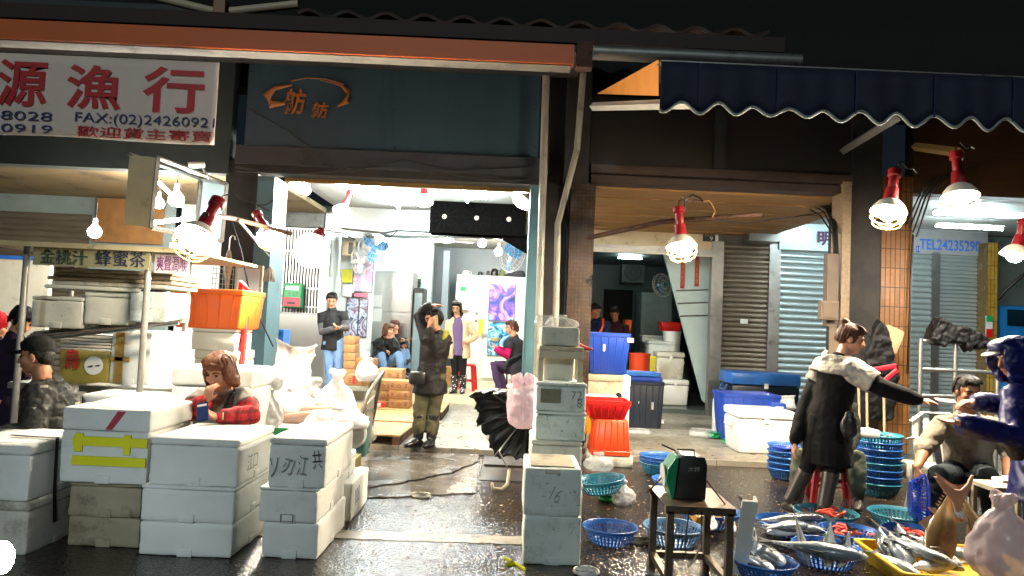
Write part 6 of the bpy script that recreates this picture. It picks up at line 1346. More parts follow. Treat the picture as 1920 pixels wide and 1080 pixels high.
F2('upper silver bonito lying across the middle of the yellow tray', 'bonito', (1690, 1018, .2), (1768, 1050, .17), 88, size=.42); F2('blue grey bonito at the right end of the yellow tray', 'bonito', (1800, 1030, .16), (1868, 1058, .13), 80, size=.42)
F2('silver bonito with its belly up in the yellow tray', 'mackerel', (1650, 1040, .12), (1712, 1072, .1), 95, size=.4); F2('plump bonito lying over the shallow blue basket', 'bonito', (1440, 990, .15), (1505, 985, .15), 85, size=.42)
F2('dark silver fish at the left of the yellow tray', 'dark', (1648, 985, .22), (1668, 1048, .10), 60, size=.42); F2('steel blue fish second from the left in the yellow tray', 'bonito', (1663, 990, .2), (1708, 1062, .11), 70, size=.5)
F2('plump silver bonito facing right in the yellow tray', 'bonito', (1668, 1006, .16), (1742, 1040, .15), 85, size=.44); F2('dark mackerel lying behind the bonito in the yellow tray', 'longdark', (1704, 1002, .17), (1800, 1058, .12), 80, size=.52)
F2('silver mackerel at the back right of the yellow tray', 'mackerel', (1715, 1008, .17), (1810, 1042, .14), 80, size=.5); F2('slender fish along the front edge of the yellow tray', 'longdark', (1835, 1052, .11), (1700, 1064, .13), 85, size=.58)
F2('fish with forked tail raised at the back of the yellow tray', 'mackerel', (1680, 975, .2), (1705, 1030, .12), 60, size=.4)
F2('silver fish deep in the yellow tray', 'mackerel', (1710, 1030, .09), (1790, 1062, .08), 85, size=.48)
fish('left golden brown fish standing on its head with a wide tail', 'amber', W(1782, 918, 4.75), W(1752, 1062, 4.5), roll=60, size=.66); fish('right golden brown fish standing on its head', 'amber', W(1806, 935, 4.7), W(1868, 1064, 4.45), roll=80, size=.62)
mb = MB(); p0 = W(1795, 935, 4.6)
mb.prism([(-.012, -.08), (-.03, -.02), (-.09, .05), (-.15, .13), (-.13, .13), (-.07, .085), (-.02, .055), (.02, .055), (.06, .095), (.085, .15), (.1, .15), (.08, .07), (.04, -.01), (.016, -.08)], -.007, .007); o = mb.build('fish_tail', M_finp, None, p0); tag(o, 'wide pinkish forked tail raised above the golden brown fish', 'fish tail')
def shrimps(parent_label, bk, n, seed, m):
    rnd = random.Random(seed)
    for k in range(n):
        a, r = rnd.uniform(0, 6.28), rnd.uniform(0, .13); c = bk.location+V(r*math.cos(a), r*math.sin(a), .075+rnd.uniform(0, .025)); mb = MB(); th = rnd.uniform(0, 6.28)
        mb.tube([(.05*math.cos(q), .05*math.sin(q), 0) for q in [i*.35 for i in range(7)]], [.004, .011, .014, .014, .012, .009, .004], 7, M=T(0, 0, 0, th, rnd.uniform(-.4, .4)))
        o = mb.build('shrimp', m, None, c, smooth=60); tag(o, parent_label, 'shrimp', parent_label)
shrimps('red shrimp in the teal basket at the woman\'s feet', b10, 16, 3, mat('red_shrimp', '#d84a32', '#c03a26', rough=.3)); shrimps('red piece in the blue basket behind the yellow tray', b11, 12, 4, MATS['red_shrimp']); shrimps('red piece in the basket right behind the yellow tray', b13, 12, 6, MATS['red_shrimp'])
bag('large pinkish white knotted bag at the front right corner', 1880, 1082, .3, .44, mat('pinkish_bag', '#e6d0ce', '#dcc0bf', rough=.3, alpha=.72, bump=.5, bscale=14), Y=4.0, seed=111)
# ---- steel stand with scale
sdm = mat('grimy_angle_steel', '#77695a', '#594d40', rough=.4, metal=.6, dirt='#2e241b', dscale=7, dthr=.54)
stn = thing('steel_stand', 'low welded steel stand carrying the weighing scale', 'stand', (1.10, 4.28, 0)); hx, hy, hh = .165, .225, .525
for sx in (-1, 1):
    for sy in (-1, 1): MB().box(sx*hx-.02, sx*hx+.02, sy*hy-.02, sy*hy+.02, 0, hh-.03).build('leg', sdm, stn, bevel=.003)
MB().box(-hx-.03, hx+.03, -hy-.03, hy+.03, hh-.004, hh).build('top_plate', mat('rusty_plate', '#6e4a2e', '#8d8478', rough=.35, metal=.4, scale=4), stn)
for s in (-1, 1): MB().box(-hx-.03, hx+.03, s*(hy+.0)-.02, s*hy+.02, hh-.045, hh-.005).build('rail', sdm, stn); mb = MB()
for s in (-1, 1): mb.box(s*hx-.018, s*hx+.018, -hy+.021, hy-.021, .10, .135)
mb.box(-hx+.021, hx-.021, hy-.018, hy+.018, .1, .135); mb.box(-hx+.021, hx-.021, -hy-.018, -hy+.018, .05, .085); mb.build('brace', sdm, stn)
mb = MB(); mb.tube([(-.07, -.26, hh-.02), (-.09, -.27, hh-.2), (-.07, -.27, hh-.33), (-.03, -.27, hh-.27), (.0, -.26, hh-.2), (.0, -.26, hh-.02)], (.012, .003), 6); mb.build('strap', M_cable, stn)
sc = thing('weighing_scale', 'green and black weighing scale facing left on the steel stand', 'scale', (1.055, 4.27, hh+.002)); M_grn = mat('green_enamel', '#1f8a62', '#1a7553', rough=.3)
mb = MB(); mb.prism([(-.07, 0), (.11, 0), (.115, .2), (.1, .245), (-.02, .25), (-.045, .24)], -.09, .09); mb.build('case', mat('black_enamel', '#12110f', '#1b1a17', rough=.4), sc, bevel=.012, smooth=40)
mb = MB(); mb.prism([(-.085, 0), (-.072, 0), (-.05, .24), (-.068, .235), (-.11, .17), (-.12, .1)], -.085, .085); mb.build('green_face', M_grn, sc, bevel=.004)
mb = MB(); mb.lathe([(.001, 0), (.065, 0), (.068, .006), (.001, .008)], 24, T(-.118, 0, .12, 0, 0, R(-95))); mb.build('dial', M_white, sc)
mb = MB(); mb.tube([(-.05, -.03, .25), (-.05, -.03, .275), (.05, -.03, .275), (.05, -.03, .25)], .005, 5); mb.build('handle', M_alu, sc)
mb = MB()
for s in (-1, 1): mb.tube([(.0, -.02, .25), (s*.2 , -.16*s if s > 0 else .05, 0)], .005, 5)
mb.tube([(-.05, 0, .26), (-.13, .02, .29)], .005, 5); mb.build('stay_wires', M_rust, sc)
text('lettering', '大秤', .07, .03, mat('faded_letter', '#8f8d83', rough=.6), sc, T(-.0, -.094, .16), .01, .001)
# white foam angle leaning on the stand
mb = MB(); mb.prism([(-.045, -.03), (.045, -.03), (.045, .03), (.03, .03), (.03, -.012), (-.045, -.012)], 0, .55, axis='z'); o = mb.build('foam_angle', M_foam, None, G(1377, 1078)+V(.02, 0, .02), bevel=.003); a_ = o.location.copy(); b_ = W(1406, 928, 4.3); o.rotation_mode = 'QUATERNION'; o.rotation_quaternion = (b_-a_).to_track_quat('Z', 'Y'); tag(o, 'white foam angle strip leaning beside the steel stand', 'foam strip')
# white plastic chair
pc = thing('plastic_chair', 'white plastic armchair under the seated man in grey', 'chair', (X(1800, 6.2, 900), 6.25, 0)); 
mb = MB(); mb.rbox(-.25, .25, -.24, .22, .40, .43, .012); mb.build('seat', M_white, pc, smooth=40)
mb = MB()
for k in range(5): x = -.2+.1*k; mb.tube([(x, .22, .43), (x*1.05, .27, .66), (x*.95, .3, .82)], (.03, .008), 6, wide=(1, 0, 0))
mb.tube([(-.23, .3, .78), (-.12, .31, .86), (.12, .31, .86), (.23, .3, .78)], (.008, .03), 6, wide=(0, 0, 1)); mb.build('backrest', M_white, pc, smooth=50)
for s in (-1, 1): mb = MB(); mb.tube([(s*.27, -.22, .43), (s*.29, -.2, .64), (s*.29, .1, .66), (s*.26, .28, .62)], (.03, .01), 6, wide=(1, 0, 0)); mb.build('armrest', M_white, pc, smooth=50)
for sx in (-1, 1):
    for sy in (-1, 1): mb = MB(); mb.tube([(sx*.29, sy*.25, 0), (sx*.24, sy*.21, .41)], .02, 6); mb.build('leg', M_white, pc)
t = thing('side_table', 'small wooden side table right of the seated man', 'table', (X(1905, 5.4, 960), 5.5, 0)); mb = MB(); mb.box(-.2, .2, -.15, .15, .42, .45); mb.build('tabletop', M_ww, t)
for sx in (-1, 1):
    for sy in (-1, 1): MB().box(sx*.17-.015, sx*.17+.015, sy*.12-.015, sy*.12+.015, 0, .419).build('leg', M_ww, t)
# ================================================================ people
M_skin = mat('skin', '#c89272', '#bd8565', rough=.5, sub=.08, scale=12)
M_skind = mat('tanned_skin', '#b07a5a', '#a26d4e', rough=.5, sub=.08, scale=12)
M_hairb = mat('black_hair', '#0c0907', '#15100c', rough=.5, scale=30, stretch=(6, 6, 1), bump=.5, bscale=60, spec=.25)
M_hairr = mat('brown_hair', '#3a1f12', '#55301c', rough=.5, scale=30, stretch=(6, 6, 1), bump=.5, bscale=60, spec=.3)
M_eye = mat('dark_eye', '#120c0a', rough=.2)
M_lip = mat('lips', '#a05a50', rough=.45)
def fabric(name, c, c2=None, rough=.85, bs=90, bump=.25, **k): return mat(name, c, c2, rough=rough, scale=2.5, bump=bump, bscale=bs, **{**dict(spec=.2), **k})
def plaid(name, c, dark, light, size=.06, plane=(0, 2)):
    m = mat(name, c, rough=.85); t, p, oc = node_edit(m); N, L = t.nodes, t.links; sx = N.new('ShaderNodeSeparateXYZ'); L.new(oc, sx.inputs[0]); col = None
    base = N.new('ShaderNodeRGB'); base.outputs[0].default_value = (*srgb(c), 1); col = base.outputs[0]
    for ax in plane:
        for ph, wd, cc in ((0, .34, dark), (.5, .1, light)):
            a = N.new('ShaderNodeMath'); a.operation = 'MULTIPLY_ADD'; a.inputs[1].default_value = 1/size; a.inputs[2].default_value = ph+20; L.new(sx.outputs[ax], a.inputs[0])
            f = N.new('ShaderNodeMath'); f.operation = 'FRACT'; L.new(a.outputs[0], f.inputs[0]); lt = N.new('ShaderNodeMath'); lt.operation = 'LESS_THAN'; lt.inputs[1].default_value = wd; L.new(f.outputs[0], lt.inputs[0])
            h = N.new('ShaderNodeMath'); h.operation = 'MULTIPLY'; h.inputs[1].default_value = .62; L.new(lt.outputs[0], h.inputs[0])
            x = N.new('ShaderNodeMix'); x.data_type = 'RGBA'; L.new(h.outputs[0], x.inputs[0]); L.new(col, x.inputs[6]); x.inputs[7].default_value = (*srgb(cc), 1); col = x.outputs[2]
    L.new(col, p.inputs['Base Color']); return m
def hand(mb, wr, d, n, curl=.5, thumb=1, s=1.0):
    d = Vector(d).normalized(); n = Vector(n); n = (n-d*n.dot(d)).normalized(); sd = d.cross(n)*thumb
    mb.tube([wr, wr+d*.03*s, wr+d*.07*s, wr+d*.092*s], [(.024*s, .018*s), (.034*s, .015*s), (.041*s, .0135*s), (.037*s, .011*s)], 12, wide=sd, caps='round')
    for i, (l, q) in enumerate(((.07, 1), (.08, 1.03), (.075, .97), (.058, .86))):
        p = wr+d*(.088-.006*abs(i-1))*s+sd*(.031-.0205*i)*s; pts = [p-d*.015*s, p]; a = curl*(.5+.08*i)
        for k in range(3):
            a2 = a*(k+1); pts.append(pts[-1]+(d*math.cos(a2)+n*math.sin(a2)+sd*(.06-.04*i))*l*s*(.42, .32, .26)[k])
        mb.tube(pts, [.0095*q*s, .0095*q*s, .009*q*s, .0083*q*s, .0075*q*s], 8, caps='round')
    p = wr+d*.03*s+sd*.03*s; t = (d*.62+sd*.62+n*.35).normalized(); t2 = (d*.85+sd*.2+n*.5).normalized()
    mb.tube([p-t*.02*s, p+t*.03*s, p+t*.03*s+t2*.028*s], [.015*s, .0115*s, .009*s], 8, caps='round')
def head_frame(c, f, tilt=0):
    f = Vector(f).normalized(); u = Vector((0, 0, 1)); r = f.cross(u).normalized(); u = r.cross(f).normalized()
    M = Matrix((r, f, u)).transposed().to_4x4(); M.translation = c; return M @ Matrix.Rotation(R(tilt), 4, 'Y')
def head_mb(mb, M, s=1.0):
    def E(c, r): mb.ell(tuple(x*s for x in c), tuple(x*s for x in r), M, 16, 10)
    E((0, -.012, .038), (.077, .094, .086)); E((0, .022, -.03), (.062, .07, .083)); E((0, .058, -.088), (.03, .026, .023)); E((0, .03, -.07), (.05, .045, .035))
    for q in (-1, 1): E((q*.037, .052, -.024), (.03, .03, .034)); E((q*.078, -.006, -.008), (.011, .02, .033)); E((q*.013, .094, -.03), (.009, .011, .009))
    mb.tube([(0, .084*s, .016*s), (0, .097*s, -.008*s), (0, .107*s, -.028*s)], [.009*s, .011*s, .013*s], 8, caps='round', M=M)
    E((0, .072, .03), (.056, .02, .013)); E((0, .084, -.058), (.024, .011, .012))
    mb.tube([(0, -.02*s, -.05*s), (0, -.03*s, -.16*s)], [.056*s, .058*s], 14, M=M)
def face_parts(o, M, s=1.0, glasses=False, brow=None):
    for q in (-1, 1):
        mb = MB(); mb.ell((q*.032*s, .080*s, .008*s), (.0135*s, .0065*s, .0062*s), M, 10, 6); mb.build('eye', M_eye, o, smooth=60)
        mb = MB(); mb.tube([(q*.015*s, .091*s, .027*s), (q*.033*s, .088*s, .034*s), (q*.052*s, .073*s, .028*s)], [.004*s, .005*s, .003*s], 6, M=M); mb.build('eyebrow', brow or M_hairb, o, smooth=60)
    mb = MB(); mb.tube([(-.024*s, .085*s, -.06*s), (0, .0965*s, -.058*s), (.024*s, .085*s, -.06*s)], [(.003*s, .004*s), (.006*s, .007*s), (.003*s, .004*s)], 6, M=M); mb.build('mouth', M_lip, o, smooth=60)
    if glasses:
        mb = MB()
        for q in (-1, 1): mb.tube([((q*.034+.024*math.cos(a))*s, .1*s, (.006+.018*math.sin(a))*s) for a in [i*R(24) for i in range(16)]], .0022*s, 5, M=M, caps=False); mb.tube([(q*.058*s, .1*s, .008*s), (q*.08*s, .0, .006*s)], .0022*s, 5, M=M)
        mb.tube([(-.01*s, .101*s, .008*s), (.01*s, .101*s, .008*s)], .0022*s, 5, M=M); mb.build('glasses', M_black, o)
def hair_mb(style, M, s=1.0):
    mb = MB()
    def E(c, r): mb.ell(tuple(x*s for x in c), tuple(x*s for x in r), M, 16, 10)
    if style == 'short': E((0, -.022, .055), (.084, .096, .08)); E((0, -.06, .0), (.076, .055, .075)); E((0, .05, .092), (.06, .04, .026)); [E((q*.07, -.02, .02), (.016, .04, .045)) for q in (-1, 1)]
    if style == 'bob':
        E((0, -.022, .055), (.092, .104, .086)); E((0, -.055, -.02), (.09, .07, .1)); E((0, .066, .076), (.075, .036, .032))
        for q in (-1, 1): E((q*.078, .0, -.01), (.028, .062, .085)); E((q*.086, -.02, -.07), (.03, .05, .045)); E((q*.095, -.03, -.1), (.025, .035, .025))
        E((0, -.07, -.1), (.075, .045, .04))
    if style == 'long':
        E((0, -.022, .055), (.088, .1, .084)); E((0, -.06, -.04), (.09, .06, .12)); E((0, .05, .09), (.06, .04, .026))
        for q in (-1, 1): E((q*.08, -.01, -.04), (.024, .045, .1)); E((q*.085, -.03, -.12), (.035, .045, .05))
    if style == 'bun': E((0, -.02, .052), (.083, .1, .083)); E((0, -.065, .0), (.074, .05, .07)); E((0, .052, .088), (.06, .04, .026)); E((0, -.085, .115), (.042, .042, .04)); E((.02, -.1, .135), (.03, .03, .025)); [E((q*.07, .005, .01), (.014, .035, .05)) for q in (-1, 1)]
    if style == 'tail': E((0, -.02, .052), (.082, .098, .082)); E((0, -.065, .0), (.074, .05, .07)); E((0, .06, .08), (.066, .034, .03)); E((0, -.12, -.02), (.03, .04, .08)); [E((q*.07, .005, .01), (.014, .035, .05)) for q in (-1, 1)]
    return mb
def add_strands(o, style, M, s):
    """loose locks laid over the hair so that its outline is uneven"""
    rnd = random.Random(len(o.data.vertices)); mb = MB(); end = {'short': -.015, 'bob': -.125, 'long': -.16, 'bun': -.04, 'tail': -.05}[style]; wide = 2.2 if style in ('bob', 'long') else 1.45
    for k in range(90 if style != 'short' else 50):
        a = rnd.uniform(-wide, wide); x, y = math.sin(a), -math.cos(a); e = end+rnd.uniform(-.02, .03); q = rnd.uniform(.98, 1.06); fl = rnd.uniform(.98, 1.16) if style == 'bob' else rnd.uniform(.95, 1.04)
        if style in ('bun', 'tail'): e = max(e, .0 if abs(a) > 1.2 else -.06)
        mb.tube([tuple(M @ (V(*p)*s)) for p in ((x*.03, y*.03-.02, .130), (x*.075*q, y*.085*q-.02, .1), (x*.09*q, y*.104*q-.02, .03), (x*.09*q*fl, y*.1*q*fl-.02, min(e, .0)*.6), (x*.088*q*fl, y*.09*q*fl-.02, e))], [.004, .008, .009, .007, .002], 5)
    for k in range(26):
        x = rnd.uniform(-.065, .065); lo = {'bob': .058, 'long': .075, 'short': .088, 'bun': .08, 'tail': .05}[style]+rnd.uniform(-.008, .012)
        mb.tube([tuple(M @ (V(*p)*s)) for p in ((x*.6, -.01, .131), (x*.9, .055, .116), (x*1.05, .088-abs(x)*.35, .095), (x*1.12, .1-abs(x)*.5, lo))], [.004, .008, .008, .002], 5)
    bm = bmesh.new(); bm.from_mesh(o.data); me = mb.mesh('locks', o.data.materials[0], 180); bm.from_mesh(me); bm.to_mesh(o.data); bm.free(); shade(o.data, 180)
class Person:
    def __init__(s, label, J, base, face, skin=None, hair='short', hairm=None, hs=1.0, voxel=.0095, hands=None, tilt=0, glasses=False, bulk=1.0, group=None, feet=True, feats=True):
        s.J = J = {k: Vector(v) for k, v in J.items()}; s.b = base = Vector(base); s.bulk = bulk; s.vox = voxel
        for k in J: J[k] = J[k]-base
        s.side = (J['shR']-J['shL']).normalized(); mb = MB(); k = bulk*.9
        s.M = head_frame(J['head'], face, tilt); s.hs = hs; head_mb(mb, s.M, hs)
        s.torso(mb, 0, 0, k); s.arms(mb, 0, 1.0); s.legs(mb, 0, 1.0, True)
        nk = J['neck']; mb.tube([nk-V(0, 0, .03), nk.lerp(J['head'], .55)], [.062*hs, .055*hs], 12)
        for q in 'LR':
            if hands and hands.get(q): d, n, c, th = hands[q]; hand(mb, J['wr'+q], d, n, c, th)
            elif 'wr'+q in J: d = J['wr'+q]-J['el'+q]; hand(mb, J['wr'+q], d, V(0, -1, -.2), .6, 1 if q == 'L' else -1)
        if feet:
            for q in 'LR':
                if 'toe'+q in J: f_ = J['toe'+q]-J['an'+q]; f_.z = 0; f_.normalize(); a_ = V(J['an'+q].x, J['an'+q].y, J['toe'+q].z); mb.tube([a_, a_+f_*.09, a_+f_*.15], [.033, .03, .02], 10, caps='round')
        s.o = o = blob('person', mb, skin or M_skin, None, voxel, 4, loc=base); tag(o, label, 'person', group)
        if feats: face_parts(o, s.M, hs, glasses, hairm)
        if hair:
            h_ = blob('hair', hair_mb('short' if hair == 'cap' else hair, s.M, hs*(.97 if hair == 'cap' else 1)), hairm or M_hairb, o, .008, 3, .012, .02)
            if hair != 'cap': add_strands(h_, hair, s.M, hs)
    def torso(s, mb, t, hem, k=1.0, flare=0, top=True):
        J = s.J; p, n = J['pel'], J['neck']; ax = (n-p); L = ax.length; d = ax/L; pts = []; rad = []
        if hem: pts.append(p-V(0, 0, hem+.05)); rad.append(((.165+flare)*k+t, (.125+flare)*k+t))
        for f, a, b in ((0, .165, .125), (.3, .145, .11), (.6, .16, .118), (.82, .165, .108), (.94, .12, .085)): pts.append(p+ax*f); rad.append((a*k+t, b*k+t))
        pts.append(n-d*.005); rad.append((.07*k+t*.6, .066*k+t*.6)); mb.tube(pts, rad, 20, wide=s.side, caps='end' if hem else 'round')
        if not hem: mb.ell(tuple(p-V(0, 0, .03)), (.16*k+t, .13*k+t, .1))
    def arms(s, mb, t, frac=1.0, cuff=0, which='LR'):
        J = s.J; k = s.bulk
        for q in which:
            sh, el, wr = J['sh'+q], J['el'+q], J['wr'+q]; inn = J['neck'].lerp(sh, .55)-V(0, 0, .05)
            pts = [inn, sh, sh.lerp(el, .5), el]; rad = [.07*k+t, .062*k+t, .05*k+t, .043*k+t]
            if frac > .5:
                e = el.lerp(wr, min(1, (frac-.5)*2)); pts += [el.lerp(e, .5), e]; rad += [.04*k+t*.95, (.028 if frac >= .99 else .034)*k+t*.7+cuff]
            else: pts[-1] = sh.lerp(el, frac*2)
            mb.tube(pts, rad, 14, caps='round')
    def legs(s, mb, t, frac=1.0, hips=True, flare=0):
        J = s.J; k = s.bulk
        for q in 'LR':
            if 'kn'+q not in J: continue
            h, kn, an = J['hip'+q], J['kn'+q], J['an'+q]; pts = [h+V(0, 0, .04), h.lerp(kn, .4), kn]; rad = [.088*k+t, .078*k+t, .058*k+t]
            e = kn.lerp(an, frac); pts += [kn.lerp(e, .4), e]; rad += [.055*k+t, (.04 if frac > .9 else .048)*k+t+flare]; mb.tube(pts, rad, 14, caps='round')
        if hips: mb.ell(tuple(J['pel']-V(0, 0, .02)), (.16*k+t, .125*k+t, .11))
    # garments
    def top(s, name, m, t=.02, hem=.12, frac=1.0, flare=0, wr=.02, ws=.08, cuff=0, collar=0, which='LR', sm=4, body=True, extra=None):
        mb = MB()
        if body: s.torso(mb, t, hem, s.bulk, flare)
        if frac: s.arms(mb, t, frac, cuff, which)
        if collar: n = s.J['neck']; mb.tube([n-V(0, 0, .04), n+V(0, 0, collar)], [.085+t, .074], 14)
        if extra: extra(mb)
        return blob(name, mb, m, s.o, .0105, sm, wr, ws)
    def trousers(s, name, m, t=.014, frac=.97, wr=.016, ws=.09, flare=0):
        mb = MB(); s.legs(mb, t, frac, True, flare); return blob(name, mb, m, s.o, .0105, 4, wr, ws)
    def boots(s, m, h=.9, t=.014, names='boot', tall=.25):
        J = s.J
        for q in 'LR':
            if 'an'+q not in J: continue
            mb = MB(); an, kn, to = J['an'+q], J['kn'+q], J['toe'+q]; up = an+(kn-an).normalized()*tall; ft = (to-an); ft.z = 0; fd = ft.normalized() if ft.length > .01 else V(0, -1, 0)
            zf = min(an.z, to.z)
            if tall > .08: mb.tube([an, an.lerp(up, .5), up], [.043+t, .048+t, .058+t], 14)
            b0 = V(an.x, an.y, to.z); sd = V(-fd.y, fd.x, 0)
            mb.tube([b0-fd*.045+V(0, 0, .0), b0+fd*.05+V(0, 0, .012), b0+fd*.14, b0+fd*.195-V(0, 0, .004)], [(.04, .036), (.046, .05), (.048, .038), (.03, .024)], 12, wide=sd, caps='round'); mb.ell(tuple(V(an.x, an.y, (an.z+to.z)/2)), (.048, .048, .06))
            b = blob(names, mb, m, s.o, .009, 3)
            mb = MB(); mb.tube([b0-fd*.075-V(0, 0, .031), b0+fd*.05-V(0, 0, .031), b0+fd*.2-V(0, 0, .031)], [(.036, .008), (.05, .008), (.034, .008)], 12, wide=sd, caps='round'); mb.build('sole', M_black, b)
    def piece(s, name, m, mb, voxel=.0095, wr=0, ws=.06, sm=3): return blob(name, mb, m, s.o, voxel, sm, wr, ws)
def Jp(Y, **k):
    """joints from picture positions at their own depth: (px, py, depth offset)"""
    return {n: W(v[0], v[1], Y+(v[2] if len(v) > 2 else 0)) for n, v in k.items()}
def gr(px, py, z=0): return G(px, py, z)
# --- woman in black handing over money
Y = 6.1
J = Jp(Y, head=(1597, 636, .0), neck=(1573, 676, .02), shL=(1545, 690, .13), shR=(1598, 694, -.12), elL=(1510, 765, .18), wrL=(1490, 828, .1), elR=(1655, 728, -.25), wrR=(1722, 750, -.3),
       pel=(1553, 782, .05), hipL=(1537, 790, .05), hipR=(1572, 790, .02), knL=(1516, 872, .05), anL=(1480, 952, .1), toeL=(1500, 968, .0), knR=(1560, 876, -.05), anR=(1545, 955, -.1), toeR=(1572, 972, -.2))
base = V(J['pel'].x, Y, 0)
for q in 'LR': J['an'+q].z = .09; J['toe'+q].z = .04
P = Person('woman with a hair bun in long black cardigan reaching out with money', J, base, (.9, -.42, -.28), M_skin, 'bun', M_hairr, 1.0, .008, {'R': ((1, -.02, -.03), (0, .3, -1), .35, -1), 'L': ((-.1, 0, -1), (1, 0, 0), .6, 1)})
M_blk = fabric('black_knit', '#0d0c0c', '#080707', bs=140, bump=.3)
P.top('cardigan', M_blk, .03, .34, .97, .03, .022, .1)
mb = MB(); nb_ = P.J['neck']
def sh_extra(mb):
    n = P.J['neck']; L, R_ = P.J['shL'], P.J['shR']; mb.tube([n+V(-.06, .1, .0), n+V(-.05, 0, .035), n+V(.05, -.08, -.02)], .05, 12, caps='round')
mb = MB(); n = P.J['neck']; L, R_ = P.J['shL'], P.J['shR']; eR = P.J['elR']
mb.tube([n+V(0, 0, .045), n+V(-.01, 0, -.02), n+V(-.02, 0, -.075), n+V(-.03, 0, -.125)], [(.09, .085), (.14, .125), (.215, .175), (.235, .2)], 20, wide=P.side)
mb.tube([n-V(0, 0, .06), R_, R_.lerp(eR, .42), R_.lerp(eR, .72)], [.115, .112, .1, .102], 14); mb.tube([n-V(0, 0, .06), L, L.lerp(P.J['elL'], .35)], [.115, .112, .104], 14)
P.piece('shrug', fabric('pale_grey_shrug', '#b3aca0', '#9e978b', bs=40, bump=.5), mb, .0095, .03, .07)
mb = MB(); mb.tube([n+V(-.09, .06, .05), n+V(-.11, .0, .0), n+V(-.03, -.11, -.02)], [.035, .05, .04], 10, caps='round'); P.piece('hood', MATS['pale_grey_shrug'], mb, .0095, .03, .05)
P.trousers('leggings', fabric('black_leggings', '#121112', '#0c0b0c'), .006, .8); P.boots(mat('worn_rubber_boot', '#37302a', '#292420', rough=.4, dirt='#5a4c3c', dthr=.6), t=.012, tall=.3)
P.o.matrix_world
bgm = MB(); c = W(1592, 800, Y-.28)-P.b; bgm.ell(tuple(c), (.07, .05, .1)); bgm.ell(tuple(c+V(0, 0, .08)), (.04, .03, .05)); o = blob('waist_bag', bgm, M_black, None, .01, 2, .02, .04, loc=P.b); tag(o, 'small black bag hanging at the hip of the woman in black', 'bag')
mnt = thing('banknotes', 'folded banknotes passed between two hands', 'banknotes', W(1775, 752, Y-.55)); mb = MB(); mb.box(-.09, .05, -.03, .03, -.002, .002, T(0, 0, 0, .1, .3, .1)); mb.build('note', mat('pinkish_note', '#c9b0a8', '#a98c86', rough=.7), mnt); mb = MB(); mb.box(-.07, .06, -.03, .03, .003, .006, T(0, 0, 0, -.1, .35, .05)); mb.build('note', MATS['pinkish_note'], mnt)
# --- man behind her on a stool
Y = 6.75
J = Jp(Y, head=(1560, 722), neck=(1560, 752), shL=(1527, 765), shR=(1594, 765), elL=(1508, 815, -.1), elR=(1600, 818, -.1), wrL=(1512, 842, -.3), wrR=(1592, 845, -.3), pel=(1558, 860, .05), hipL=(1536, 858), hipR=(1580, 858), knL=(1500, 858, -.35), knR=(1606, 860, -.35), anL=(1496, 925, -.3), anR=(1608, 930, -.3), toeL=(1490, 940, -.42), toeR=(1608, 946, -.42))
for q in 'LR': J['an'+q].z = .09; J['toe'+q].z = .04
P = Person('person in grey green trousers seated on the red stool behind the woman in black', J, V(J['pel'].x, Y, 0), (0, -1, -.1), M_skind, 'short', M_hairb)
P.top('jacket', fabric('dark_green_jacket', '#23261f', '#191b16'), .02, .06); P.trousers('trousers', fabric('grey_green_trousers', '#5f6353', '#4c5043', bs=50, bump=.5), .022, .75, .025); P.boots(MATS['worn_rubber_boot'], tall=.25)
stool('dark red stool under the person behind the woman in black', 1556, 945, 6.72, .44, mat('dark_red_plastic', '#8c1420', rough=.35), z=0)
# --- seated man in grey sweater
Y = 6.15
J = Jp(Y, head=(1815, 735, -.12), neck=(1815, 776, -.02), shL=(1765, 797, 0), shR=(1868, 800, 0), elL=(1735, 838, -.1), wrL=(1720, 876, -.3), elR=(1893, 852, -.1), wrR=(1890, 893, -.35), pel=(1815, 892, .08), hipL=(1792, 893, .05), hipR=(1838, 893, .05), knL=(1758, 890, -.38), knR=(1852, 892, -.38), anL=(1750, 975, -.32), anR=(1862, 980, -.32), toeL=(1742, 985, -.5), toeR=(1868, 990, -.5))
for q in 'LR': J['an'+q].z = .09; J['toe'+q].z = .04
P = Person('seated stocky man in grey sweater holding a blue basket', J, V(J['pel'].x, Y, 0), (-.1, -1, -.22), M_skind, 'short', M_hairb, 1.05, .0085, {'L': ((-.1, -.1, -1), (1, 0, 0), .75, 1), 'R': ((.1, -.5, -.6), (-.2, -.5, -.3), .4, -1)}, bulk=1.12)
P.top('sweater', fabric('grey_marl_sweater', '#8d8577', '#7a7365', bs=120, bump=.3), .024, .1, .6, .02, .032, .07, .012); P.trousers('trousers', fabric('blue_grey_jeans', '#333c42', '#272e33', bs=110), .016, .95, .022); P.boots(M_black, tall=.05, names='shoe')
t = thing('foam_tray', 'white foam tray with wrapped fish beside the seated man', 'tray', W(1898, 905, 5.6)); MB().rbox(-.12, .12, -.07, .07, 0, .03, .01).build('base', M_foam, t, smooth=40); mb = MB(); mb.ell((0, 0, .03), (.1, .05, .025)); mb.build('wrap', M_bag, t, smooth=60)
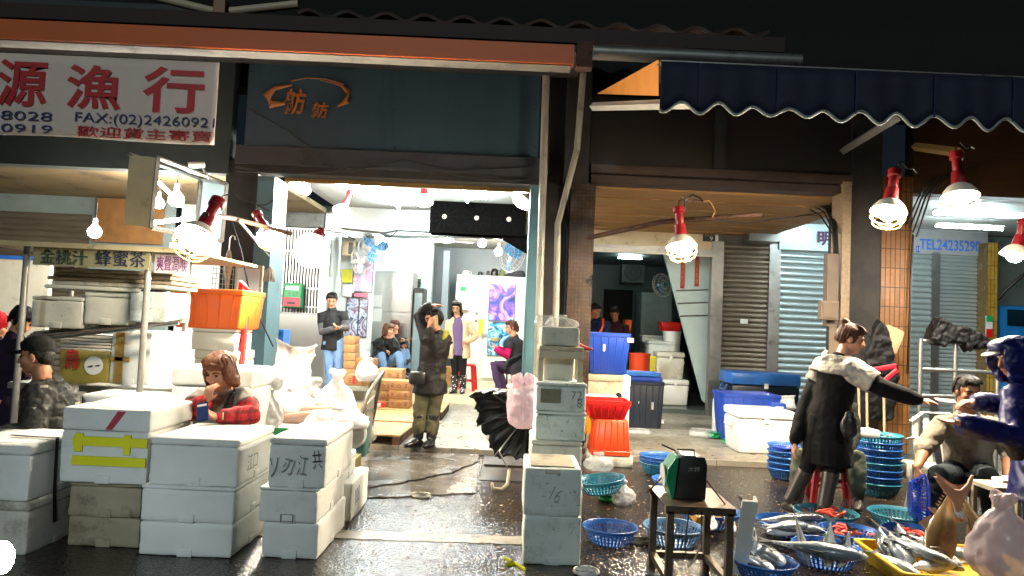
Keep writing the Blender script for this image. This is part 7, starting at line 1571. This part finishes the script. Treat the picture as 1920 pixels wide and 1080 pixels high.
# --- person in blue raincoat at the right edge
Y = 5.0
J = Jp(Y, head=(1898, 672, 0), neck=(1925, 722, .0), shL=(1905, 745, -.14), shR=(1935, 742, .2), elL=(1900, 818, -.32), wrL=(1800, 793, -.42), elR=(1915, 770, .2), wrR=(1828, 752, .1), pel=(1955, 930), hipL=(1945, 932, -.06), hipR=(1965, 932, .1), knL=(1940, 1030, -.1), knR=(1962, 1020, .1), anL=(1945, 1085, -.1), anR=(1965, 1075, .1), toeL=(1915, 1095, -.15), toeR=(1930, 1085, .05))
for q in 'LR': J['an'+q].z = .09; J['toe'+q].z = .04; J['kn'+q].z = .5
J['pel'].z = .92; J['hipL'].z = J['hipR'].z = .88
P = Person('person in shiny blue hooded raincoat taking the money at the right edge', J, V(J['pel'].x, Y, 0), (-1, -.1, -.3), M_skind, None, None, 1.0, .008, {'R': ((-1, -.05, -.15), (0, .2, -1), .55, 1), 'L': ((-1, -.05, .04), (0, -.1, 1), .25, -1)})
M_rain = mat('blue_raincoat', '#10155a', '#0c1048', rough=.42, coat=.0, scale=5, bump=.3, bscale=12)
P.top('raincoat', M_rain, .035, .42, .95, .05, .03, .1, .012)
mb = MB(); Mh = P.M
for c, r in (((0, -.03, .05), (.105, .12, .11)), ((0, -.06, -.05), (.1, .09, .12)), ((0, .02, .1), (.085, .085, .06)), ((.08, .05, .0), (.03, .085, .11)), ((-.08, .05, .0), (.03, .085, .11)), ((0, .06, .11), (.085, .075, .045)), ((.055, .05, -.1), (.045, .06, .06)), ((-.055, .05, -.1), (.045, .06, .06)), ((0, -.05, -.16), (.12, .1, .07))): mb.ell(c, r, Mh)
P.piece('hood', M_rain, mb, .0095, .025, .06); P.trousers('trousers', fabric('navy_rain_trousers', '#141838', '#0f122b', rough=.5), .02, .9); P.boots(M_black, tall=.25)
mb = MB(); mb.ell((0, .15, .07), (.062, .06, .012), Mh); P.piece('cap_brim', mat('cream_cap', '#c9bfae'), mb, .006)
mb = MB(); c = W(1900, 832, 4.75); mb.ell((0, 0, 0), (.07, .06, .07)); mb.ell((.02, 0, -.05), (.06, .06, .06)); o = blob('shoulder_bag', mb, M_black, None, .01, 2, .02, .04, loc=c); tag(o, 'black bag hanging by the blue raincoat', 'bag')
# --- man on the phone in the doorway
Y = 8.3
J = Jp(Y, head=(812, 601, 0), neck=(820, 627, .02), shL=(800, 634, -.10), shR=(838, 637, .1), elL=(785, 592, .0), wrL=(806, 573, .02), elR=(812, 655, -.1), wrR=(805, 617, -.16), pel=(808, 703, .02), hipL=(797, 708, -.02), hipR=(820, 708, .04), knL=(787, 768, -.05), knR=(813, 772, .0), anL=(784, 826, -.05), anR=(808, 832, -.05), toeL=(763, 832, -.2), toeR=(790, 844, -.3))
fz = SW
for q in 'LR': J['an'+q].z = fz+.09; J['toe'+q].z = fz+.04
P = Person('man in black jacket on the phone with one hand on his head', J, V(J['pel'].x, Y, 0), (-.85, -.5, -.12), M_skind, 'short', M_hairb, 1.0, .0085, {'L': ((.9, .1, .15), (.1, .1, -1), .35, -1), 'R': ((.05, .0, 1), (.6, .5, .1), .7, 1)})
P.top('jacket', fabric('black_jacket', '#1a1716', '#120f0f', rough=.6, bs=40), .024, .16, .97, .03, .026, .09); 
mb = MB(); n = P.J['neck']; mb.tube([n+V(-.07, .03, .01), n+V(.0, .09, .03), n+V(.09, .05, .0), n+V(.07, -.06, -.04)], [.03, .045, .055, .03], 10, caps='round'); P.piece('hood', fabric('mustard_hood', '#8f8a2e', '#7a7526'), mb, .0095, .02, .05)
P.trousers('trousers', fabric('olive_trousers', '#514e3a', '#413e2d', bs=60, bump=.5), .016, .72, .03, .08, .012); P.boots(mat('black_rubber', '#141314', '#0f0e0f', rough=.3), t=.016, tall=.27)
mb = MB(); c = W(782, 708, Y-.18)-P.b; mb.rbox(-.09, .09, -.05, .05, -.08, .07, .03, T(*c, .3)); o = mb.build('waist_bag', M_black, None, P.b, smooth=40); tag(o, 'black waist bag on the man with the phone', 'bag')
ph = thing('phone', 'pale gold phone held to the ear of the man in the doorway', 'phone', W(817, 603, Y-.13)); MB().rbox(-.005, .005, -.036, .036, -.07, .07, .004, Euler((.35, .15, -.6)).to_matrix().to_4x4()).build('body', mat('gold_phone', '#c9b08a', rough=.3, metal=.4), ph); MB().rbox(-.0062, -.005, -.033, .033, -.06, .06, .0005, Euler((.35, .15, -.6)).to_matrix().to_4x4()).build('screen', M_black, ph)
# --- standing man by the door frame
Y = 12.3
J = Jp(Y, head=(622, 563), neck=(623, 582, .04), shL=(604, 592), shR=(645, 592), elL=(604, 622, -.02), elR=(649, 615, -.05), wrL=(628, 617, -.24), wrR=(640, 614, -.26), pel=(625, 644, .03), hipL=(616, 646), hipR=(635, 646), knL=(618, 690, -.02), knR=(637, 688, -.06), anL=(618, 730), anR=(637, 728), toeL=(614, 738, -.2), toeR=(640, 738, -.22))
fz = min(J['anL'].z, .35)-.08
P = Person('standing man in grey and black jacket and blue jeans looking at his hands', J, V(J['pel'].x, Y, SW), (.25, -1, -.5), M_skin, 'short', M_hairb, 1.0, .0095, {'L': ((.9, -.2, .1), (.2, -.2, 1), .7, 1), 'R': ((-.9, -.2, .15), (0, -.2, 1), .7, -1)})
P.top('sleeves', fabric('grey_jacket_sleeve', '#5c5c5e', '#4b4b4d'), .024, 0, .97, body=False); P.top('jacket', fabric('black_zip_jacket', '#1f1e20', '#171618', rough=.6), .032, .06, .12, .01, .016); P.trousers('jeans', fabric('blue_jeans', '#7f9cc4', '#6484b0', bs=120), .022, .97, .024); P.boots(M_black, tall=.05, names='shoe')
# --- crouching pair
Y = 13.3
J = Jp(Y, head=(729, 619, -.1), neck=(722, 636), shL=(707, 644, .08), shR=(736, 646, -.1), elL=(712, 672, -.1), elR=(745, 664, -.25), wrL=(724, 662, -.3), wrR=(738, 637, -.28), pel=(712, 684, .1), hipL=(705, 684), hipR=(722, 686), knL=(716, 667, -.4), knR=(748, 665, -.35), anL=(722, 705, -.35), anR=(752, 703, -.3), toeL=(728, 710, -.5), toeR=(762, 708, -.4))
P = Person('crouching person in black puffer jacket and jeans eating with a hand at the mouth', J, V(J['pel'].x, Y, FL), (.8, -.55, -.12), M_skin, 'bob', M_hairr, .95, .0095)
P.top('puffer_jacket', fabric('black_puffer', '#181818', '#101010', rough=.5, bs=20, bump=.8, bd=.012), .045, .08, .97, .0, .04, .07); P.trousers('jeans', fabric('mid_blue_jeans', '#6f88a8', '#58728f', bs=120), .018, .95); P.boots(M_black, tall=.05, names='shoe')
Y = 13.9
J = Jp(Y, head=(740, 612), neck=(742, 632), shL=(728, 640), shR=(757, 640), elL=(735, 662, -.2), elR=(762, 660, -.1), wrL=(752, 652, -.3), wrR=(757, 642, -.3), pel=(745, 682, .1), hipL=(738, 682), hipR=(752, 682), knL=(752, 660, -.35), knR=(762, 660, -.3), anL=(756, 695, -.3), anR=(764, 692, -.25), toeL=(764, 702, -.45), toeR=(772, 698, -.35))
P = Person('person with short brown hair crouching behind the puffer jacket, holding chopsticks', J, V(J['pel'].x, Y, FL), (.6, -.8, -.1), M_skin, 'bob', M_hairr, .95, .0095)
P.top('jacket', fabric('dark_jacket', '#1d1c1f', '#151417'), .03, .06); P.trousers('jeans', MATS['mid_blue_jeans'], .014, .9); P.boots(M_black, tall=.2)
ck_ = thing('chopsticks', 'pair of chopsticks held out by the crouching person', 'chopsticks', W(757, 638, 13.4)); mb = MB(); mb.tube([(-.05, 0, -.02), (.16, 0, .05)], .006, 5); mb.tube([(-.05, .02, -.03), (.16, .03, .03)], .006, 5); mb.build('sticks', M_wood, ck_)
for (nm, lab, px, py, Yq, zz_) in (('low_stool', 'low wooden stool under the person in the puffer jacket', 710, 700, 13.4, .24), ('low_stool', 'low stool under the person holding chopsticks', 746, 696, 14.0, .24)):
    t = thing(nm, lab, 'stool', (X(px, Yq), Yq, FL)); MB().rbox(-.13, .13, -.11, .11, zz_-.03, zz_, .006).build('seat', M_wood, t)
    for sx in (-1, 1): MB().box(sx*.1-.012, sx*.1+.012, -.09, .09, 0, zz_-.031).build('leg', M_wood, t)
# --- woman in cream coat
Y = 13.2
J = Jp(Y, head=(856, 577, -.03), neck=(859, 596, .02), shL=(843, 605), shR=(878, 605), elL=(838, 634, .05), elR=(892, 632, .02), wrL=(841, 655, -.05), wrR=(875, 640, -.14), pel=(860, 655, .03), hipL=(852, 656), hipR=(868, 656), knL=(853, 693, -.02), knR=(868, 692), anL=(853, 722), anR=(868, 724), toeL=(846, 730, -.15), toeR=(866, 732, -.22))
for q in 'LR': J['an'+q].z = FL+.09; J['toe'+q].z = FL+.04
P = Person('woman in cream coat with glasses and spotted black boots', J, V(J['pel'].x, Y, FL), (-.15, -1, -.35), M_skin, 'long', M_hairb, 1.0, .0095, None, 0, True)
P.top('shirt', fabric('purple_shirt', '#6a5577', '#574563'), .012, .06, 0); 
M_coat = fabric('cream_coat', '#cbb594', '#b8a280', bs=50)
mb = MB(); p, n, sd = P.J['pel'], P.J['neck'], P.side
for q, sg_ in (('L', -1), ('R', 1)):
    mb.tube([n+sd*sg_*.06+V(0, .01, -.01), n+sd*sg_*.125+V(0, .01, -.12), p.lerp(n, .4)+sd*sg_*.125, p+sd*sg_*.13, p+sd*sg_*.14-V(0, 0, .16)], [(.05, .08), (.075, .125), (.07, .13), (.085, .15), (.09, .155)], 14, wide=sd)
mb.tube([n+V(0, .07, -.03), p.lerp(n, .5)+V(0, .1, 0), p+V(0, .12, 0), p+V(0, .12, -.16)], [(.1, .05), (.15, .05), (.15, .05), (.16, .05)], 14, wide=sd); P.arms(mb, .024, .97); P.piece('coat', M_coat, mb, .0105, .02, .08, 4)
P.trousers('leggings', MATS['black_leggings'], .006, .6)
m_sp = mat('spotted_boot', '#151416', rough=.3); t_, p_, oc = node_edit(m_sp); v = t_.nodes.new('ShaderNodeTexVoronoi'); v.inputs['Scale'].default_value = 22; t_.links.new(oc, v.inputs['Vector']); lt_ = t_.nodes.new('ShaderNodeMath'); lt_.operation = 'LESS_THAN'; lt_.inputs[1].default_value = .3; t_.links.new(v.outputs['Distance'], lt_.inputs[0]); x_ = t_.nodes.new('ShaderNodeMix'); x_.data_type = 'RGBA'; t_.links.new(lt_.outputs[0], x_.inputs[0]); x_.inputs[6].default_value = (.012, .011, .013, 1); x_.inputs[7].default_value = (.7, .68, .66, 1); t_.links.new(x_.outputs[2], p_.inputs['Base Color'])
P.boots(m_sp, t=.02, tall=.24)
# --- seated woman with magenta sleeves
Y = 12.9
J = Jp(Y, head=(958, 614, -.05), neck=(965, 634, 0), shL=(954, 644, -.16), shR=(975, 644, .12), elL=(950, 668, -.25), elR=(960, 665, .05), wrL=(929, 655, -.4), wrR=(934, 652, -.1), pel=(966, 690, .0), hipL=(958, 690, -.06), hipR=(970, 690, .06), knL=(925, 684, -.3), knR=(932, 682, -.1), anL=(940, 720, -.25), anR=(948, 720, -.1), toeL=(926, 728, -.35), toeR=(934, 728, -.2))
for q in 'LR': J['an'+q].z = FL+.1; J['toe'+q].z = FL+.05
P = Person('seated woman with magenta sleeves and dark vest holding a yellow bowl', J, V(J['pel'].x, Y, FL), (-.95, -.35, -.12), M_skin, 'tail', M_hairr, 1.0, .0095, {'L': ((-.8, -.2, .4), (.5, 0, .8), .5, 1), 'R': ((-.8, -.2, .4), (.5, 0, .8), .5, -1)}, 0, True)
P.top('sleeves', fabric('magenta_knit', '#c21a62', '#a8134f'), .018, 0, .97, body=False, collar=0); P.top('vest', fabric('charcoal_vest', '#2c2b2e', '#202022'), .035, .06, .1, 0, .025); P.trousers('trousers', fabric('plum_trousers', '#43304a', '#35253b'), .018, .95); P.boots(mat('dark_red_shoe', '#4a1a1a', rough=.4), tall=.05, names='shoe')
t = thing('bowl', 'yellowish bowl held by the seated woman with magenta sleeves', 'bowl', W(928, 640, 12.5)); mb = MB(); mb.lathe([(.001, 0), (.05, .0), (.1, .06), (.094, .06), (.045, .01), (.001, .01)], 20); mb.build('body', mat('cream_bowl', '#e0cf94'), t, smooth=50); mb = MB(); mb.lathe([(.1, .055), (.105, .062), (.097, .062)], 20); mb.build('rim', M_white, t)
# --- woman in red plaid behind the boxes
Y = 5.28
J = Jp(Y, head=(411, 697, -.06), neck=(416, 738, .02), shL=(375, 752, 0), shR=(458, 752, .02), elL=(356, 806, -.1), wrL=(386, 752, -.2), elR=(470, 808, -.1), wrR=(410, 797, -.28), pel=(418, 880, .1), hipL=(395, 885), hipR=(440, 885), knL=(385, 880, .3), knR=(455, 880, .3), anL=(390, 975, .25), anR=(455, 978, .25), toeL=(388, 990, .1), toeR=(456, 992, .1))
for q in 'LR': J['an'+q].z = .09; J['toe'+q].z = .04
J['elL'].z = max(J['elL'].z, TOP3+.055); J['elR'].z = max(J['elR'].z, TOP3+.055); J['wrR'].z = max(J['wrR'].z, TOP3+.05)
P = Person('woman in red plaid shirt and grey vest looking at a phone', J, V(J['pel'].x, Y, 0), (-.22, -1, -.42), M_skin, 'bob', mat('auburn_hair', '#4c2712', '#66381c', rough=.5, scale=30, stretch=(6, 6, 1), bump=.5, bscale=60, spec=.3), 1.06, .008, {'L': ((.32, -.25, 1), (.35, .9, 0), .85, -1), 'R': ((-.85, -.3, .35), (.3, -.3, 1), .8, -1)})
P.top('plaid_shirt', plaid('red_plaid', '#b81a22', '#3a0c10', '#701018', .065), .03, .06, .95, 0, .026, .07, collar=.0)
P.top('vest', fabric('grey_quilted_vest', '#9a948a', '#857e74', bs=30, bump=.5), .042, .05, .1, 0, .025, .06); P.trousers('trousers', MATS['black_leggings'], .015, .95); P.boots(M_black, tall=.05, names='shoe')
mb = MB(); s_ = P.J['shR'].lerp(P.J['neck'], .35); mb.tube([s_+V(0, .05, .075), s_+V(0, -.1, .05), s_+V(-.01, -.175, -.05), s_+V(-.02, -.19, -.2), s_+V(-.03, -.17, -.3)], (.022, .004), 6, wide=(1, 0, 0)); P.piece('bag_strap', M_cable, mb, .005, sm=1)
mb = MB(); c = P.J['wrR']; mb.tube([(.024+0*i, .036*math.cos(i*R(24)), .036*math.sin(i*R(24))) for i in range(16)], .006, 6, M=T(*c, .35)); mb.build('bracelet', mat('jade_beads', '#c9b58a', rough=.3), P.o)
st_ = thing('plastic_stool', 'stool hidden under the woman in red plaid', 'stool', (J['pel'].x+P.b.x, Y+.1, 0), 0, 'red plastic stools'); MB().rbox(-.15, .15, -.15, .15, .36, .4, .02).build('seat', M_redp, st_); 
for sx in (-1, 1):
    for sy in (-1, 1): mb = MB(); mb.tube([(sx*.16, sy*.16, 0), (sx*.12, sy*.12, .37)], .02, 6); mb.build('leg', M_redp, st_)
ph = thing('phone', 'dark blue phone held by the woman in red plaid', 'phone', W(380, 774, Y-.38)); Mp = Euler((R(-28), R(-12), R(12))).to_matrix().to_4x4(); MB().rbox(-.038, .038, -.005, .005, -.06, .075, .004, Mp).build('body', mat('navy_phone', '#1c2c5e', rough=.25), ph); MB().box(-.033, .033, -.0062, -.0052, -.05, .065, Mp).build('screen', mat('phone_glass', '#2b3a66', rough=.08), ph); MB().box(-.03, .03, -.0072, -.0064, .045, .06, Mp).build('label', M_white, ph)
# --- man in black cap in profile
Y = 5.15
J = Jp(Y, head=(68, 668, -.05), neck=(88, 715, .02), shL=(70, 738, -.16), shR=(120, 738, .14), elL=(62, 812, -.25), wrL=(10, 812, -.3), elR=(140, 812, .05), wrR=(90, 830, -.05), pel=(110, 905), hipL=(100, 908, -.08), hipR=(120, 908, .08), knL=(40, 900, -.15), knR=(50, 900, .1), anL=(45, 985, -.15), anR=(55, 985, .1), toeL=(15, 995, -.2), toeR=(25, 995, .05))
for q in 'LR': J['an'+q].z = .09; J['toe'+q].z = .04
P = Person('man in black cap seen in profile looking left', J, V(J['pel'].x, Y, 0), (-.97, -.22, -.12), M_skind, 'cap', M_hairb, 1.06, .008)
P.top('quilted_jacket', fabric('dark_quilted', '#2b2c29', '#1c1d1b', rough=.55, bs=16, bump=.8), .04, .08, .45, 0, .035, .06, collar=.05)
mb = MB(); P.arms(mb, .036, .97, 0, 'LR'); P.piece('sleeves', plaid('grey_plaid', '#2c2c2a', '#131312', '#b9b3a4', .14, (2,)), mb, .0105, .022, .07)
mb = MB(); Mh = P.M
for c, r in (((0, -.015, .075), (.092, .108, .075)), ((0, -.03, .045), (.09, .095, .06))): mb.ell(c, r, Mh, 20, 12)
cp = P.piece('cap', fabric('black_cap_cloth', '#121212', '#0b0b0b'), mb, .007)
mb = MB(); mb.grid(lambda u, v: tuple(Mh @ V((u-.5)*.15*(1-.35*v*v), .07+.105*v*(1-.35*(2*u-1)**2), .058-.012*v-.02*(2*u-1)**2)), 12, 6); o = mb.build('cap_brim', MATS['black_cap_cloth'], P.o, smooth=60); modded(o, [('SOLIDIFY', dict(thickness=.006))])
P.trousers('trousers', MATS['black_leggings'], .016, .95); P.boots(M_black, tall=.05, names='shoe')
# --- two people at the far left edge
Y = 6.5
J = Jp(Y, head=(42, 602, 0), neck=(28, 632), shL=(0, 650, .1), shR=(45, 652, -.1), elL=(-15, 700), wrL=(-5, 740, -.1), elR=(45, 700, -.2), wrR=(35, 690, -.35), pel=(15, 780), hipL=(5, 785), hipR=(28, 785), knL=(10, 860), knR=(30, 860), anL=(10, 930), anR=(30, 930), toeL=(20, 935, -.1), toeR=(45, 938, -.1))
for q in 'LR': J['an'+q].z = .09; J['toe'+q].z = .04
P = Person('person with dark hair in purple top at the juice stall counter', J, V(J['pel'].x, Y, 0), (.75, -.4, -.55), M_skin, 'tail', M_hairb, 1.0, .0095, {'R': ((.9, -.3, -.1), (0, 0, -1), .5, -1)})
P.top('top', fabric('dark_purple_top', '#2a1c30', '#1f1424'), .025, .1); P.trousers('trousers', MATS['black_leggings'], .015); P.boots(M_black, tall=.05, names='shoe')
Y = 6.9
J = Jp(Y, head=(-8, 612), neck=(-12, 640), shL=(-45, 655), shR=(20, 655), elL=(-55, 705), wrL=(-50, 750), elR=(22, 705, -.1), wrR=(10, 745, -.2), pel=(-12, 780), hipL=(-25, 785), hipR=(0, 785), knL=(-25, 850), knR=(0, 850), anL=(-25, 910), anR=(0, 910), toeL=(-25, 918, -.15), toeR=(5, 918, -.15))
for q in 'LR': J['an'+q].z = .09; J['toe'+q].z = .04
P = Person('person in bright red hood at the far left edge', J, V(J['pel'].x, Y, 0), (.6, .7, -.3), M_skin, 'short', M_hairb, 1.0, .01)
M_rhood = fabric('red_jacket', '#a8121c', '#8f0e17'); mb = MB()
for c, r in (((0, -.03, .05), (.11, .12, .11)), ((0, -.05, -.05), (.11, .1, .12)), ((0, -.04, -.16), (.15, .12, .08))): mb.ell(c, r, P.M)
P.piece('hood', M_rhood, mb, .01, .02); P.top('jacket', fabric('plum_jacket', '#2c1622', '#201019'), .03, .1); P.trousers('trousers', MATS['black_leggings'], .015); P.boots(M_black, tall=.05, names='shoe')
# --- two people in the dark fish shop
for Y, hx_, hy_, lab, fm, jm in ((13.4, 1117, 582, 'person in navy jacket with orange strap in the dark fish shop', (.7, -.6, -.5), fabric('navy_work_jacket', '#1a2440', '#131b32')), (14.0, 1152, 588, 'person in dark clothes bending beside the orange tub', (-.3, -.8, -.6), fabric('maroon_jacket', '#3a1820', '#2a1118'))):
    J = Jp(Y, head=(hx_, hy_), neck=(hx_+3, hy_+18, .04), shL=(hx_-15, hy_+27), shR=(hx_+20, hy_+27), elL=(hx_-15, hy_+52, -.05), elR=(hx_+22, hy_+50, -.1), wrL=(hx_+2, hy_+58, -.3), wrR=(hx_+18, hy_+50, -.32), pel=(hx_+3, hy_+85, .05), hipL=(hx_-5, hy_+87), hipR=(hx_+11, hy_+87), knL=(hx_-5, hy_+125), knR=(hx_+12, hy_+125), anL=(hx_-5, hy_+160), anR=(hx_+12, hy_+160), toeL=(hx_-5, hy_+165, -.2), toeR=(hx_+12, hy_+165, -.2))
    for q in 'LR': J['an'+q].z = .14+.09; J['toe'+q].z = .14+.04
    P = Person(lab, J, V(J['pel'].x, Y, .14), fm, M_skind, 'short', M_hairb, 1.0, .0105); P.top('jacket', jm, .03, .1); P.trousers('trousers', MATS['black_leggings'], .02); P.boots(M_black, tall=.2)
    if hx_ == 1117: mb = MB(); n = P.J['neck']; mb.tube([n+V(.1, -.05, .03), n+V(.09, -.16, -.1), n+V(.02, -.17, -.28)], (.02, .006), 6, wide=(1, 0, 0)); mb.build('strap', M_orgp, P.o)
